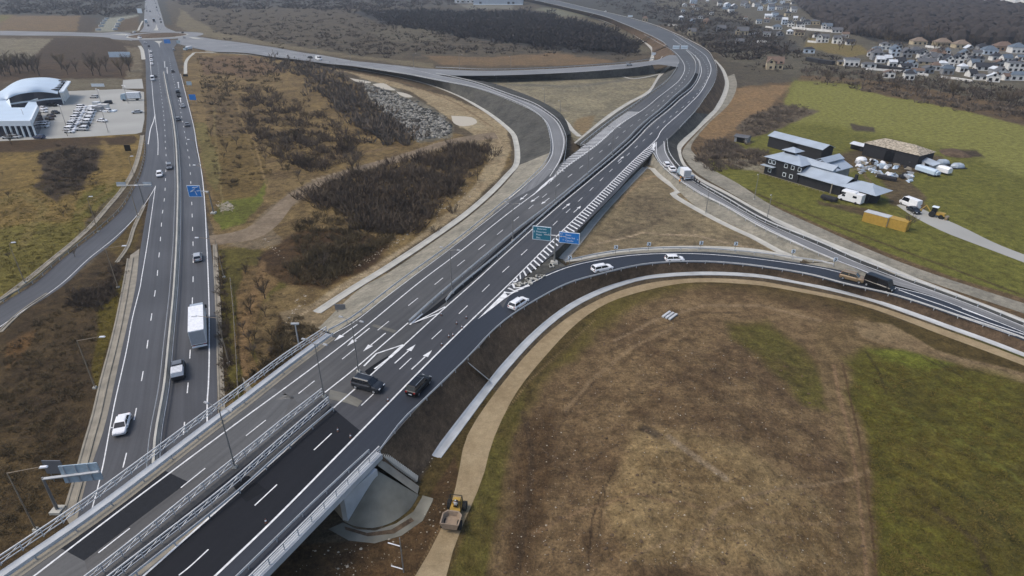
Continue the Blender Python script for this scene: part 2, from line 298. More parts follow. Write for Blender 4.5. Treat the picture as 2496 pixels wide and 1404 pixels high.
# (polygon in photo pixels, colour 1, colour 2, feather, wobble)
LAND = [
 ([(-900,-84),(3400,-84),(3400,60),(-900,60)], (84,82,80), (68,68,68), 6, 4),
 ([(400,-20),(1290,5),(1560,100),(1590,130),(1500,150),(900,142),(600,104),(480,84),(420,60)], (106,96,82), (66,60,56), 6, 6),
 ([(600,-80),(1150,-80),(1140,14),(560,20)], (88,84,80), (72,70,70), 6, 6),
 ([(850,28),(1000,22),(1300,28),(1480,70),(1550,110),(1545,132),(1430,132),(1280,112),(1120,88),(940,60)], (62,60,60), (52,52,54), 6, 5),
 ([(900,75),(1010,58),(1100,80),(1060,100),(950,100)], (112,104,90), (84,78,70), 8, 6),
 ([(1030,135),(1180,142),(1350,128),(1440,140),(1500,152),(1430,160),(1250,160),(1080,158)], (132,108,84), (108,92,74), 4, 4),
 ([(1330,18),(1390,22),(1440,40),(1380,40),(1300,24)], (130,128,112), (104,104,96), 3, 3),
 ([(1300,30),(1445,45),(1530,80),(1590,125),(1560,130),(1510,95),(1430,62)], (116,108,92), (94,88,78), 3, 3),
 ([(440,20),(470,45),(520,75),(640,100),(900,140),(1060,155),(1060,168),(850,140),(600,103),(500,90),(430,65)], (130,120,100), (104,94,80), 3, 3),
 ([(1120,10),(1250,12),(1250,22),(1140,22)], (128,124,118), (110,108,104), 3, 3),
 ([(-900,34),(195,38),(188,76),(-900,74)], (134,110,84), (104,92,76), 3, 2),
 ([(-900,34),(30,38),(-20,66),(-900,66)], (124,118,76), (104,98,66), 3, 2),
 ([(195,38),(240,45),(225,76),(188,76)], (88,78,70), (74,66,60), 3, 3),
 ([(262,45),(338,36),(336,76),(232,77)], (150,150,144), (136,136,132), 1.5, 1),
 ([(300,48),(340,38),(337,74),(276,76)], (104,88,70), (88,76,64), 2, 1),
 ([(-900,92),(130,92),(76,145),(-900,160)], (140,132,118), (112,104,92), 4, 4),
 ([(130,92),(255,92),(300,104),(338,112),(338,146),(74,146)], (82,68,56), (68,57,48), 2, 2),
 ([(-900,150),(340,146),(335,186),(300,196),(150,197),(-900,200)], (92,74,58), (66,54,46), 4, 5),
 ([(300,112),(345,118),(346,215),(300,215),(310,180),(325,150)], (134,124,108), (96,84,70), 4, 5),
 ([(150,192),(300,192),(300,220),(146,226)], (122,116,102), (98,88,76), 3, 3),
 ([(-900,340),(335,328),(352,345),(340,410),(300,455),(180,580),(60,690),(-900,1400)], (146,122,74), (100,84,50), 6, 6),
 ([(-300,350),(330,334),(330,352),(0,372),(-300,380)], (84,66,46), (70,56,42), 4, 5),
 ([(0,560),(220,540),(180,600),(60,690),(-300,950),(-300,600)], (122,112,58), (104,96,50), 12, 12),
 ([(200,470),(300,440),(290,470),(230,530),(180,560)], (120,108,56), (96,92,44), 8, 8),
 ([(100,370),(180,360),(248,365),(225,430),(190,470),(140,500),(98,450)], (76,62,48), (64,54,44), 12, 10),
 ([(370,470),(345,600),(318,640),(275,840),(190,1180),(120,1500),(-900,1900),(-900,1100),(0,800),(150,700),(290,590)], (92,76,54), (60,49,37), 3, 3),
 ([(20,830),(90,800),(60,860),(10,900)], (116,88,58), (92,72,50), 10, 10),
 ([(0,1100),(210,1060),(190,1180),(140,1300),(-300,1500)], (94,78,54), (64,52,38), 16, 16),
 ([(240,735),(288,705),(322,640),(300,720),(278,800),(250,905),(236,950),(226,900),(236,820)], (104,92,38), (88,76,34), 5, 5),
 ([(225,560),(360,510),(330,610),(290,630)], (104,88,52), (78,64,44), 8, 8),
 ([(445,118),(640,128),(800,170),(920,240),(1100,320),(1190,350),(1240,345),(1250,400),(1100,530),(780,750),(700,850),(560,1000),(540,1100),(500,1100),(540,900),(527,600),(500,470),(478,330),(450,215)], (142,121,86), (92,76,56), 3, 4),
 ([(480,140),(620,135),(700,175),(600,190),(500,180)], (128,104,80), (92,74,60), 6, 6),
 ([(500,200),(620,250),(650,330),(600,350),(520,330),(490,260)], (122,102,74), (88,74,56), 14, 12),
 ([(500,330),(600,330),(650,400),(640,470),(600,520),(540,560),(524,500)], (122,102,64), (96,80,52), 10, 10),
 ([(540,490),(620,480),(655,430),(640,490),(600,540),(540,560),(526,530)], (112,116,52), (92,92,44), 5, 6),
 ([(470,300),(500,300),(540,420),(530,470),(505,440)], (128,118,76), (104,92,60), 5, 4),
 ([(540,610),(620,600),(700,640),(700,700),(640,740),(620,820),(620,930),(570,985),(546,940)], (106,98,50), (82,74,42), 9, 9),
 ([(600,650),(660,640),(690,680),(640,740),(610,860),(640,930),(590,940),(575,840),(580,720)], (128,104,74), (104,86,60), 8, 6),
 ([(680,760),(720,800),(700,860),(640,900),(660,820)], (86,70,46), (66,54,40), 8, 8),
 ([(560,600),(600,560),(660,500),(740,448),(860,412),(960,385),(1080,345),(1190,335),(1192,350),(1090,360),(960,400),(880,425),(770,460),(700,510),(660,560),(700,590),(620,610),(520,590),(520,565)], (140,126,108), (116,100,84), 3, 4),
 ([(640,620),(720,560),(850,560),(960,600),(900,650),(780,700),(700,690),(640,660)], (88,68,46), (66,52,40), 10, 10),
 ([(880,192),(930,200),(1000,232),(1080,278),(1108,310),(1100,335),(1020,348),(960,300),(900,240)], (136,130,120), (84,78,72), 3, 3),
 ([(790,163),(860,180),(910,200),(1000,222),(1100,292),(1190,350),(1188,400),(1160,450),(1100,510),(1000,595),(800,710),(690,790),(690,850),(760,800),(780,752),(1000,605),(1130,518),(1222,430),(1244,370),(1236,318),(1180,272),(1100,238),(900,184)], (172,156,132), (142,124,102), 2, 3),
 ([(1110,285),(1160,290),(1180,310),(1120,312)], (172,158,136), (160,146,124), 3, 2),
 ([(680,760),(760,740),(870,690),(960,660),(830,800),(720,850)], (148,130,106), (120,106,88), 4, 4),
 ([(1130,176),(1600,172),(1640,160),(1600,230),(1500,300),(1405,350),(1350,270),(1220,212)], (156,146,126), (114,108,98), 3, 3),
 ([(1230,182),(1640,168),(1600,190),(1240,200)], (112,108,98), (96,94,88), 3, 3),
 ([(1375,235),(1460,240),(1480,262),(1400,262)], (160,150,130), (138,130,114), 4, 4),
 ([(1405,290),(1450,280),(1440,310),(1420,330),(1395,310)], (148,128,100), (128,112,92), 4, 3),
 ([(1580,400),(1625,405),(1960,636),(1850,622),(1600,606),(1380,640),(1360,636)], (156,140,116), (116,104,88), 2, 2),
 ([(1500,470),(1620,470),(1700,550),(1640,580),(1500,590),(1440,570)], (104,92,78), (144,130,108), 10, 10),
 ([(1720,380),(1640,360),(1660,330),(1740,260),(1780,200),(1770,150),(1730,120),(1900,120),(2600,240),(3400,360),(3400,1200),(2496,780),(2200,670),(1900,540),(1760,460),(1690,410)], (118,98,76), (96,80,64), 3, 3),
 ([(1745,125),(1900,140),(1965,172),(1940,198),(1800,212),(1770,180)], (98,90,78), (78,72,66), 5, 5),
 ([(1770,215),(1930,208),(1860,275),(1740,345),(1700,330),(1750,262)], (150,122,92), (128,106,82), 4, 4),
 ([(1935,196),(2100,208),(2250,240),(2496,288),(3400,420),(3400,1150),(2496,725),(2330,678),(2150,610),(1960,532),(1830,475),(1740,425),(1720,385),(1800,340),(1890,300)], (118,117,58), (102,100,50), 3, 2),
 ([(1935,198),(2100,210),(2250,242),(2496,290),(3400,430),(3400,560),(2496,430),(2300,360),(2180,335),(2000,300),(1895,302)], (136,134,76), (128,126,70), 24, 6),
 ([(1740,352),(1870,372),(1882,430),(1850,420),(1760,400),(1700,380)], (112,94,74), (140,128,110), 4, 4),
 ([(1770,386),(1830,390),(1880,420),(1800,412)], (148,142,130), (132,122,106), 3, 2),
 ([(2040,378),(2120,360),(2290,380),(2300,400),(2210,430),(2140,420),(2060,405)], (104,90,70), (80,70,56), 10, 8),
 ([(2120,420),(2210,430),(2260,480),(2250,530),(2170,500),(2160,450)], (108,92,70), (90,80,64), 8, 6),
 ([(1990,490),(2160,520),(2110,530),(2000,500)], (96,82,62), (80,70,56), 5, 4),
 ([(2070,300),(2130,312),(2140,325),(2080,318)], (88,78,66), (76,68,58), 4, 3),
 ([(2290,362),(2380,368),(2400,385),(2300,380)], (84,72,60), (74,64,54), 5, 4),
 ([(1790,310),(1830,280),(1900,255),(2000,270),(1960,285),(1900,315),(1830,335)], (116,104,92), (84,72,62), 4, 4),
 ([(2100,205),(2496,270),(3400,400),(3400,440),(2496,305),(2260,250),(2100,222)], (112,94,74), (86,72,60), 4, 4),
 ([(1560,-40),(1950,-30),(1990,40),(2100,85),(2300,108),(2600,120),(3400,200),(3400,330),(2496,262),(2200,205),(1950,182),(1780,150),(1640,70)], (108,102,90), (84,78,70), 4, 4),
 ([(1560,10),(1900,70),(1960,130),(1780,120),(1640,60)], (82,78,74), (66,64,64), 8, 6),
 ([(1970,92),(2100,110),(2120,130),(2070,140),(1960,115)], (132,112,78), (116,108,66), 4, 3),
 ([(2180,100),(2400,118),(2600,150),(2600,180),(2350,140),(2180,118)], (124,120,116), (110,106,104), 3, 3),
 ([(2150,140),(2600,180),(2600,230),(2150,190)], (112,106,94), (90,84,76), 4, 4),
 ([(1900,-84),(3400,-84),(3400,140),(2496,128),(2140,104),(1990,50),(1940,10)], (60,58,56), (50,48,48), 3, 3),
 ([(2330,-84),(3400,-84),(3400,60),(2496,30),(2420,20),(2350,8)], (170,176,180), (124,130,134), 2, 3),
 ([(1150,920),(1100,1060),(1060,1110),(1000,1220),(900,1320),(660,1404),(500,1500),(600,2400),(3600,2400),(3400,1250),(2496,885),(2300,815),(2100,745),(1930,702),(1720,682),(1600,690),(1450,740),(1330,855),(1240,970)], (96,82,50), (80,68,44), 2, 2),
 ([(560,1440),(740,1325),(900,1318),(1030,1240),(1110,1110),(1120,1180),(1100,1260),(1050,1340),(1000,1420),(800,1900),(500,1900)], (98,76,54), (74,60,44), 6, 6),
 ([(1100,1200),(1175,1160),(1110,1340),(1080,1410),(1040,1404)], (100,84,56), (88,76,50), 4, 4),
 ([(1215,1020),(1290,945),(1270,1050),(1215,1200),(1180,1404),(1120,1900),(1050,1900),(1090,1404),(1150,1230),(1200,1090)], (104,98,52), (90,78,46), 16, 8),
 ([(1500,725),(1640,695),(1720,690),(1700,720),(1560,770),(1440,850),(1350,940),(1290,1060),(1260,1040),(1340,900)], (108,98,52), (94,82,50), 30, 12),
 ([(1185,1404),(1225,1200),(1290,1000),(1370,900),(1480,800),(1570,740),(1700,702),(1850,715),(2000,740),(2150,800),(2300,870),(2260,880),(2100,850),(2060,880),(2110,1100),(2130,1404),(2200,2400),(1000,2400)], (134,112,86), (88,70,54), 40, 16),
 ([(1240,1180),(1300,1030),(1370,980),(1340,1150),(1290,1404),(1230,1404)], (96,76,56), (80,64,48), 40, 20),
 ([(1540,1050),(1800,1120),(2000,1230),(2060,1404),(1500,1404),(1470,1250)], (156,134,102), (108,88,64), 40, 20),
 ([(1560,760),(1700,730),(1900,740),(2050,790),(2050,860),(1980,850),(1880,790),(1750,780),(1600,800)], (138,116,90), (112,92,70), 8, 8),
 ([(1760,790),(1870,782),(1960,850),(2010,920),(2016,1000),(1960,985),(1900,920),(1850,870),(1780,830)], (98,92,48), (94,82,50), 26, 12),
 ([(1990,790),(2100,770),(2260,850),(2200,870),(2100,850),(2070,900),(2100,1060),(2120,1404),(2040,1404),(2055,1150),(2010,950),(1990,860)], (130,110,84), (106,88,64), 18, 8),
 ([(2050,715),(2150,750),(2300,815),(2496,888),(2600,940),(2600,900),(2496,868)], (92,92,46), (84,80,46), 2, 2),
 ([(2080,780),(2180,790),(2280,850),(2496,910),(2700,970),(2700,1010),(2496,935),(2300,880),(2180,850),(2100,820)], (152,132,106), (124,104,82), 5, 5),
 ([(2060,880),(2110,850),(2250,862),(2400,900),(2496,935),(3500,1300),(3500,2400),(2200,2400),(2130,1404),(2112,1100),(2075,970)], (108,104,46), (76,70,36), 34, 14),
 ([(2110,855),(2200,850),(2330,885),(2260,900),(2180,880)], (118,122,52), (98,100,44), 12, 8),
 ([(2150,1100),(2300,1060),(2380,1150),(2330,1300),(2200,1250)], (80,70,42), (108,102,46), 25, 20),
 ([(2350,1180),(2496,1120),(2600,1300),(2480,1404),(2350,1350)], (82,74,42), (96,92,44), 25, 20),
]
ys = np.concatenate([np.linspace(-79, -40, 14), np.linspace(-37, 330, 150), np.linspace(333, 1420, 300), np.linspace(1460, 2400, 24)])
xs = np.concatenate([np.linspace(-900, -60, 24), np.linspace(-40, 2536, 660), np.linspace(2580, 3400, 24)])
XX, YY = np.meshgrid(xs, ys)
DZ = -FPX * _s - (YY - 702) * _c; DY = FPX * _c - (YY - 702) * _s; T = CAM_H / (-DZ); WX = (XX - 1248) * T; WY = DY * T
n1 = fbm(WX, WY, 7.0, 3); n2 = fbm(WX, WY, 7.0, 11); n1b = fbm(WX, WY, 40.0, 5); n2b = fbm(WX, WY, 40.0, 17)
def soft_(c): return (c[0], c[1] * 1.0, c[2] * .93)
def sdist(poly, X, Y):
    n = len(poly); d2 = np.full(X.shape, 1e12); ins = np.zeros(X.shape, bool)
    for i in range(n):
        ax, ay = poly[i]; bx, by = poly[(i + 1) % n]; ex, ey = bx - ax, by - ay
        t = np.clip(((X - ax) * ex + (Y - ay) * ey) / (ex * ex + ey * ey + 1e-9), 0, 1)
        d2 = np.minimum(d2, (X - ax - t * ex) ** 2 + (Y - ay - t * ey) ** 2)
        cond = ((ay > Y) != (by > Y)); xc = ax + (Y - ay) * ex / (ey if abs(ey) > 1e-9 else 1e-9); ins ^= cond & (X < xc)
    d = np.sqrt(d2); return np.where(ins, d, -d)
c1 = np.empty(XX.shape + (3,)); c1[:] = A(104, 92, 72); c2 = np.empty_like(c1); c2[:] = A(78, 68, 54)
for poly, ca, cb, fe, wo in LAND:
    px = [q[0] for q in poly]; py = [q[1] for q in poly]; mg = (fe + wo) * 3 + 6
    j0, j1 = np.searchsorted(ys, [min(py) - mg, max(py) + mg]); i0, i1 = np.searchsorted(xs, [min(px) - mg, max(px) + mg])
    sl = (slice(j0, j1), slice(i0, i1))
    if j1 <= j0 or i1 <= i0: continue
    wx = (n1[sl] * 1.2 + n1b[sl]) * wo * 3.0; wy = (n2[sl] * 1.2 + n2b[sl]) * wo * 1.6
    sd = sdist(poly, XX[sl] + wx, YY[sl] + wy)
    a = np.clip((sd + fe * .5) / max(fe, 1e-3), 0, 1); a = (a * a * (3 - 2 * a))[..., None]
    c1[sl] = c1[sl] * (1 - a) + np.array(A(*soft_(ca))) * a; c2[sl] = c2[sl] * (1 - a) + np.array(A(*soft_(cb))) * a
# tracks, ruts and worn lines: (polyline, half width px, colour, strength)
TRAILS = [
 ([(1010,1404),(1100,1230),(1170,1080),(1290,930),(1450,780)], 1.5, (150,128,94), .5),
 ([(1660,1404),(1740,1260),(1900,1200),(2060,1170),(2110,1150)], 7, (146,124,94), .6), ([(1500,1404),(1640,1330),(1850,1290),(2080,1275)], 6, (140,118,88), .5),
 ([(1470,1200),(1440,1280),(1430,1404)], 3, (74,60,44), .8), ([(1500,1150),(1475,1200),(1462,1280),(1450,1350)], 2, (78,64,46), .8),
 ([(1620,1085),(1680,1130),(1760,1190)], 9, (150,132,106), .8), ([(1560,1060),(1590,1080)], 14, (66,58,50), .6),
 ([(2030,890),(2050,980),(2075,1100),(2095,1250),(2110,1404)], 5, (142,116,86), .8), ([(2052,885),(2075,980),(2098,1100),(2118,1250),(2135,1404)], 3, (92,72,50), .8),
 ([(1500,830),(1600,780),(1720,745),(1860,745),(2000,780)], 5, (148,126,96), .7), ([(1480,860),(1590,800),(1700,765),(1800,760)], 3, (92,76,56), .7),
 ([(1380,1000),(1440,930),(1540,850),(1640,800)], 7, (144,122,92), .5), ([(1330,1130),(1370,1030),(1450,930)], 4, (84,68,50), .5),
 ([(2110,855),(2140,900),(2160,960)], 4, (66,58,34), .6), ([(2250,870),(2320,905)], 3, (66,58,34), .6), ([(2290,880),(2350,920)], 3, (66,58,34), .6),
 ([(1300,1300),(1420,1250),(1560,1230),(1700,1260)], 8, (132,108,80), .5), ([(1280,1000),(1300,1100),(1280,1250),(1260,1404)], 8, (78,64,48), .5),
 ([(2200,1130),(2330,1200),(2496,1330)], 12, (70,66,34), .6), ([(2180,1000),(2320,1060),(2496,1180)], 10, (112,112,52), .5), ([(2280,1240),(2380,1320),(2420,1404)], 10, (78,66,46), .6),
 ([(575,250),(590,300),(620,350),(640,420),(655,470)], 2.5, (146,124,84), .8), ([(600,330),(620,390),(650,450)], 1.5, (128,110,76), .8),
 ([(520,260),(524,330),(534,420),(545,520)], 2, (136,122,80), .6), ([(600,980),(590,880),(600,780),(630,700),(650,640)], 9, (136,110,76), .7),
 ([(800,380),(900,370),(1000,350)], 3, (124,104,80), .6), ([(760,440),(860,412),(960,385),(1080,345),(1190,330)], 2, (168,152,128), .7),
 ([(30,720),(150,620),(240,540),(310,440)], 5, (126,116,62), .6), ([(0,500),(60,470),(120,520),(60,600)], 14, (134,118,70), .5), ([(250,350),(290,400),(270,460),(200,520)], 8, (140,118,72), .5),
 ([(1900,400),(2060,420),(2120,400)], 3, (132,118,92), .6), ([(2090,390),(2110,430),(2150,470),(2200,500)], 4, (118,100,76), .7), ([(1760,440),(1960,520),(2200,610),(2496,720)], 3, (80,66,46), .8),
 ([(1430,600),(1560,570),(1700,575),(1850,610)], 3, (176,156,128), .6), ([(1500,500),(1560,440),(1600,430)], 4, (166,142,110), .6),
 ([(1000,600),(900,660),(800,725),(700,790)], 2, (176,158,130), .6), ([(1210,330),(1228,370),(1215,420),(1130,500)], 2, (176,156,124), .6), ([(860,175),(1000,205),(1120,255),(1200,310)], 2, (120,98,72), .6),
 ([(1110,180),(1250,215),(1380,270)], 3, (156,146,124), .5), ([(1240,205),(1420,210),(1560,190)], 4, (98,98,92), .5),
]
for pl_, hw, co, st in TRAILS:
    px = [q[0] for q in pl_]; py = [q[1] for q in pl_]; mg = hw * 4 + 8
    j0, j1 = np.searchsorted(ys, [min(py) - mg, max(py) + mg]); i0, i1 = np.searchsorted(xs, [min(px) - mg, max(px) + mg]); sl = (slice(j0, j1), slice(i0, i1))
    X = XX[sl] + n1b[sl] * hw * 3 + n1[sl] * hw * 1.5; Y = YY[sl] + n2b[sl] * hw * 2 + n2[sl] * hw; d2 = np.full(X.shape, 1e12)
    for (ax, ay), (bx, by) in zip(pl_, pl_[1:]):
        ex, ey = bx - ax, by - ay; t = np.clip(((X - ax) * ex + (Y - ay) * ey) / (ex * ex + ey * ey), 0, 1); d2 = np.minimum(d2, (X - ax - t * ex) ** 2 + ((Y - ay - t * ey) * 1.5) ** 2)
    a = np.clip(1.4 - np.sqrt(d2) / hw, 0, 1); a = (a * a * (3 - 2 * a) * min(.95, st * 1.35))[..., None]; cc = np.array(A(*co)); c1[sl] = c1[sl] * (1 - a) + cc * a; c2[sl] = c2[sl] * (1 - a * .8) + cc * a * .8
H, W = XX.shape
RELIEF = [([(1290,1404),(1300,1150),(1390,980),(1500,850),(1600,780),(1760,760),(1900,800),(2000,900),(2050,1050),(2080,1404),(2100,2400),(1100,2400)], 60, 1.6), ([(2170,1404),(2150,1100),(2110,930),(2250,900),(2496,960),(3400,1300),(3400,2400),(2300,2400)], 25, 1.3), ([(-300,420),(200,410),(270,440),(180,540),(40,660),(-300,900)], 20, 1.4), ([(560,620),(680,640),(650,800),(570,920)], 12, 1.2), ([(520,230),(620,220),(780,330),(680,430),(590,500),(530,470)], 10, 1.6), ([(0,860),(250,680),(190,940),(120,1150),(0,1250),(-300,1300)], 20, 1.5), ([(1500,480),(1620,470),(1760,580),(1560,588),(1450,590)], 14, 1.2)]
gz = np.zeros_like(WX)
for poly, fe, am in RELIEF:
    a = np.clip(sdist(poly, XX, YY) / fe, 0, 1); gz += a * a * am * (fbm(WX, WY, 9.0, 41, 3) * .5 + fbm(WX, WY, 2.2, 47, 4) * .32)
gz += np.clip(sdist(RELIEF[0][0], XX, YY) / 260, 0, 1) ** 1.2 * 1.6
def GZ(x, y): return float(gz[min(len(ys) - 1, max(0, np.searchsorted(ys, y))), min(len(xs) - 1, max(0, np.searchsorted(xs, x)))])
me = bpy.data.meshes.new("ground"); vs = np.stack([WX, WY, gz], -1).reshape(-1, 3)
idx = np.arange(H * W).reshape(H, W); q = np.stack([idx[:-1, :-1], idx[1:, :-1], idx[1:, 1:], idx[:-1, 1:]], -1).reshape(-1, 4)
me.vertices.add(len(vs)); me.vertices.foreach_set('co', vs.ravel()); me.loops.add(q.size); me.loops.foreach_set('vertex_index', q.ravel().astype(np.int32))
me.polygons.add(len(q)); me.polygons.foreach_set('loop_start', np.arange(0, q.size, 4, dtype=np.int32)); me.update(calc_edges=True); me.validate()
for nm, cc in (('land', c1), ('land2', c2)):
    at = me.attributes.new(nm, 'FLOAT_COLOR', 'POINT'); at.data.foreach_set('color', np.concatenate([cc.reshape(-1, 3), np.ones((H * W, 1))], 1).astype(np.float32).ravel())
me.materials.append(M['ground']); go = bpy.data.objects.new("ground", me); C.objects.link(go); struct(go)

# ---------------------------------------------------------------- ribbons: road surfaces, channels, slopes
def surf(name, rungs, material, f=PR, dz=0.0, nv=6, step=3.0, parent=None, n=8, kind=True, z_l=None):
    L = cr([f(a, b) for a, b, c, d in rungs], n); R = cr([f(c, d) for a, b, c, d in rungs], n)
    # thin out to ~step metres
    keep = [0]; 
    for i in range(1, len(L)):
        if max((L[i] - L[keep[-1]]).length, (R[i] - R[keep[-1]]).length) >= step or i == len(L) - 1: keep.append(i)
    L = [L[i] for i in keep]; R = [R[i] for i in keep]; vs = []; uvs = []; vl = 0
    for i, (l, r) in enumerate(zip(L, R)):
        if i: vl += (((l + r) - (L[i - 1] + R[i - 1])) / 2).length
        for k in range(nv + 1):
            p = l.lerp(r, k / nv); p = p.copy()
            p.z = (zf(p.x, p.y) if f is PR else p.z) + dz; vs.append(p); uvs.append((k / nv * (r - l).length, vl))
    fs = [(i * (nv + 1) + k, i * (nv + 1) + k + 1, (i + 1) * (nv + 1) + k + 1, (i + 1) * (nv + 1) + k) for i in range(len(L) - 1) for k in range(nv)]
    mb = MB(); mb.add(vs, fs); o = mb.build(name, material, parent, smooth=True); me = o.data
    ul = me.uv_layers.new(name='UVMap'); li = np.empty(len(me.loops), np.int32); me.loops.foreach_get('vertex_index', li)
    ul.data.foreach_set('uv', np.array(uvs, np.float32)[li].ravel())
    if kind and not parent: struct(o)
    return o
def slope(name, pairs, material, f=PR, dz=-.03, n=6, nv=5, bulge=.0):
    """bank between a road edge (raised) and its toe on the ground"""
    T_ = cr([f(a, b) for a, b, c, d in pairs], n); B_ = cr([G(c, d, .02) for a, b, c, d in pairs], n); vs = []
    for i, (t, b) in enumerate(zip(T_, B_)):
        tt = t.copy(); tt.z = zf(t.x, t.y) + dz if f is PR else t.z + dz
        for k in range(nv + 1):
            s = k / nv; p = tt.lerp(b, s); p.z += (random.random() - .5) * .12 * (0 < k < nv); vs.append(p)
    fs = [(i * (nv + 1) + k, i * (nv + 1) + k + 1, (i + 1) * (nv + 1) + k + 1, (i + 1) * (nv + 1) + k) for i in range(len(T_) - 1) for k in range(nv)]
    mb = MB(); mb.add(vs, fs); return struct(mb.build(name, material, smooth=True))
def channel(name, px, width, material, f=G, dz=.12, depth=.35, lip=.25):
    """concrete drainage channel: two lips and a sunk floor"""
    pl = path(px, f, 3.0, dz if f is PR else 0); h = width / 2
    if f is G:
        for p in pl: p.z = dz
    prof = [(-h, -.12), (-h, 0), (-h + lip, 0), (-h * .45, -depth * .3), (h * .45, -depth * .3), (h - lip, 0), (h, 0), (h, -.12)]
    mb = MB(); rings = []
    for i, p in enumerate(pl):
        s = side(pl, i); rings.append([p + s * a + Vector((0, 0, b)) for a, b in prof])
    mb.loft(rings, closed=False, caps=False); return struct(mb.build(name, material))
def stripe(mb, pl, wd, dz=.02, raised=True, o=0.0):
    L, R = [], []
    for i, p in enumerate(pl):
        s = side(pl, i)
        for lst, k in ((L, -wd / 2), (R, wd / 2)):
            q = p + s * (k + o); q = q.copy(); q.z = (zf(q.x, q.y) if raised else 0) + dz; lst.append(q)
    mb.strip(L, R)
def line(parent, px, wd=.2, f=PR, dz=.02, name='edge_line', o=0.0):
    mb = MB(); stripe(mb, path(px, f, 2.0), wd, dz, f is PR, o); return mb.build(name, M['paint'], parent)
def dashes(parent, px, period, dash, wd=.18, f=PR, dz=.02, name='lane_marking'):
    pl = path(px, f, .5); mb = MB(); k = int(round(period / .5)); m = int(round(dash / .5))
    for i in range(0, len(pl) - m - 1, k): stripe(mb, pl[i:i + m + 1], wd, dz, f is PR)
    return mb.build(name, M['paint'], parent)
def arrow(parent, x0, y0, x1, y1, f=PR, dz=.022, wd=.22, head=(2.2, .95), bend=0):
    a, b = f(x0, y0), f(x1, y1); d = (b - a); d.z = 0; Ln = d.length; d.normalize(); s = Vector((d.y, -d.x, 0)); mb = MB()
    hl, hw = head; hl = min(hl, Ln * .45)
    def q(u, v):
        p = a + d * u + s * v; p = p.copy(); p.z = (zf(p.x, p.y) if f is PR else 0) + dz; return p
    mb.add([q(0, -wd / 2), q(0, wd / 2), q(Ln - hl, wd / 2), q(Ln - hl, -wd / 2)], [(0, 1, 2, 3)])
    mb.add([q(Ln - hl * .95, -hw / 2), q(Ln - hl * .95, hw / 2), q(Ln, 0)], [(0, 1, 2)])
    return mb.build('arrow_marking', M['paint'], parent)

# ---- motorway (raised) and its ramps
MW = [(-260,1600,420,1600),(18,1403,623,1403),(256,1237,770,1255),(508,1044,918,1106),(703,895,1020,992),(813,813,1131,880),(920,741,1190,818),(1050,641,1262,690),(1150,564,1345,622),(1240,492,1425,545),
 (1310,452,1480,487),(1355,408,1537,428),(1418,357,1600,364),(1486,302,1655,314),(1555,253,1706,256),(1616,209,1738,207),(1645,178,1746,174),(1655,155,1738,146),(1649,137,1712,117),(1605,97,1636,79),(1521,59,1572,55),(1444,33,1469,29),(1295,-1,1341,-1),(1130,-28,1190,-27)]
mw = surf('motorway', MW, M['asph_l'], nv=14)
surf('northbound_carriageway', [(330,1420,640,1392),(640,1147,918,1104),(867,948,1020,990),(980,842,1131,878),(1151,690,1262,692),(1240,614,1350,618),(1359,508,1430,540),(1456,428,1500,470),(1533,362,1560,402),(1585,310,1620,345),(1649,254,1690,272),(1687,221,1724,215)], M['asph_r'], dz=.008, nv=8, parent=mw, kind=False)
surf('ramp_lane', [(350,1620,420,1598),(526,1403,622,1402),(677,1262,790,1235),(818,1113,918,1103),(946,980,1020,989),(1120,810,1131,876),(1175,765,1192,815),(1215,735,1242,774)], M['asph_lane'], dz=.014, nv=4, parent=mw, kind=False)
surf('deck_surface', [(200,1560,420,1590),(351,1403,524,1402),(640,1147,715,1226),(751,1048,818,1112),(805,990,880,1052)], M['asph_deck'], dz=.016, nv=6, parent=mw, kind=False)
surf('asphalt_patch', [(-200,1560,150,1570),(22,1403,215,1403),(128,1326,205,1367)], M['asph_old'], dz=.008, nv=4, parent=mw, kind=False)
surf('asphalt_patch', [(128,1326,205,1367),(256,1235,330,1272),(385,1139,459,1175)], M['asph_new'], dz=.008, nv=4, parent=mw, kind=False)
surf('asphalt_patch', [(385,1139,459,1175),(508,1046,650,1080),(600,977,714,965),(655,940,735,980)], M['asph_old'], dz=.008, nv=5, parent=mw, kind=False)
surf('asphalt_patch', [(714,966,745,1010),(741,952,775,985)], M['asph_old'], dz=.009, nv=3, parent=mw, kind=False)
surf('deck_joint', [(805,950,800,972),(823,949,822,975),(884,978,872,992)], M['joint'], dz=.02, nv=2, parent=mw, kind=False)
surf('median_surface', [(1004,790,1024,786),(1120,695,1155,682),(1240,583,1243,598),(1354,494,1360,500),(1431,430,1440,436),(1528,345,1538,350),(1559,313,1588,298),(1636,246,1649,248),(1677,209,1688,214),(1695,178,1703,180)], M['asph_median'], dz=.02, nv=3, parent=mw, kind=False)
surf('median_surface', [(889,905,900,918),(925,880,950,868),(990,842,1000,836)], M['asph_median'], dz=.02, nv=3, parent=mw, kind=False)
R2 = [(1160,785,1131,882),(1215,735,1190,818),(1282,690,1240,775),(1379,648,1303,735),(1470,627,1379,695),(1545,618,1460,671),(1630,614,1575,646),(1730,614,1705,640),(1845,625,1830,649),(1984,646,1965,670),(2087,668,2061,695),(2176,696,2164,718),(2256,716,2235,739),(2343,747,2320,768),(2496,807,2475,822),(2760,915,2740,930)]
r2 = surf('exit_ramp', R2, M['asph_lane'], dz=-.012, nv=5)
R3 = [(1560,378,1630,330),(1588,355,1622,345),(1597,378,1627,376),(1612,402,1653,412),(1640,428,1690,444),(1705,472,1767,490),(1770,504,1856,541),(1848,550,1905,562),(1938,593,1990,595),(2037,635,2080,635),(2090,655,2140,663),(2170,690,2210,685),(2256,715,2270,708),(2343,748,2362,742),(2496,808,2510,800),(2760,915,2775,905)]
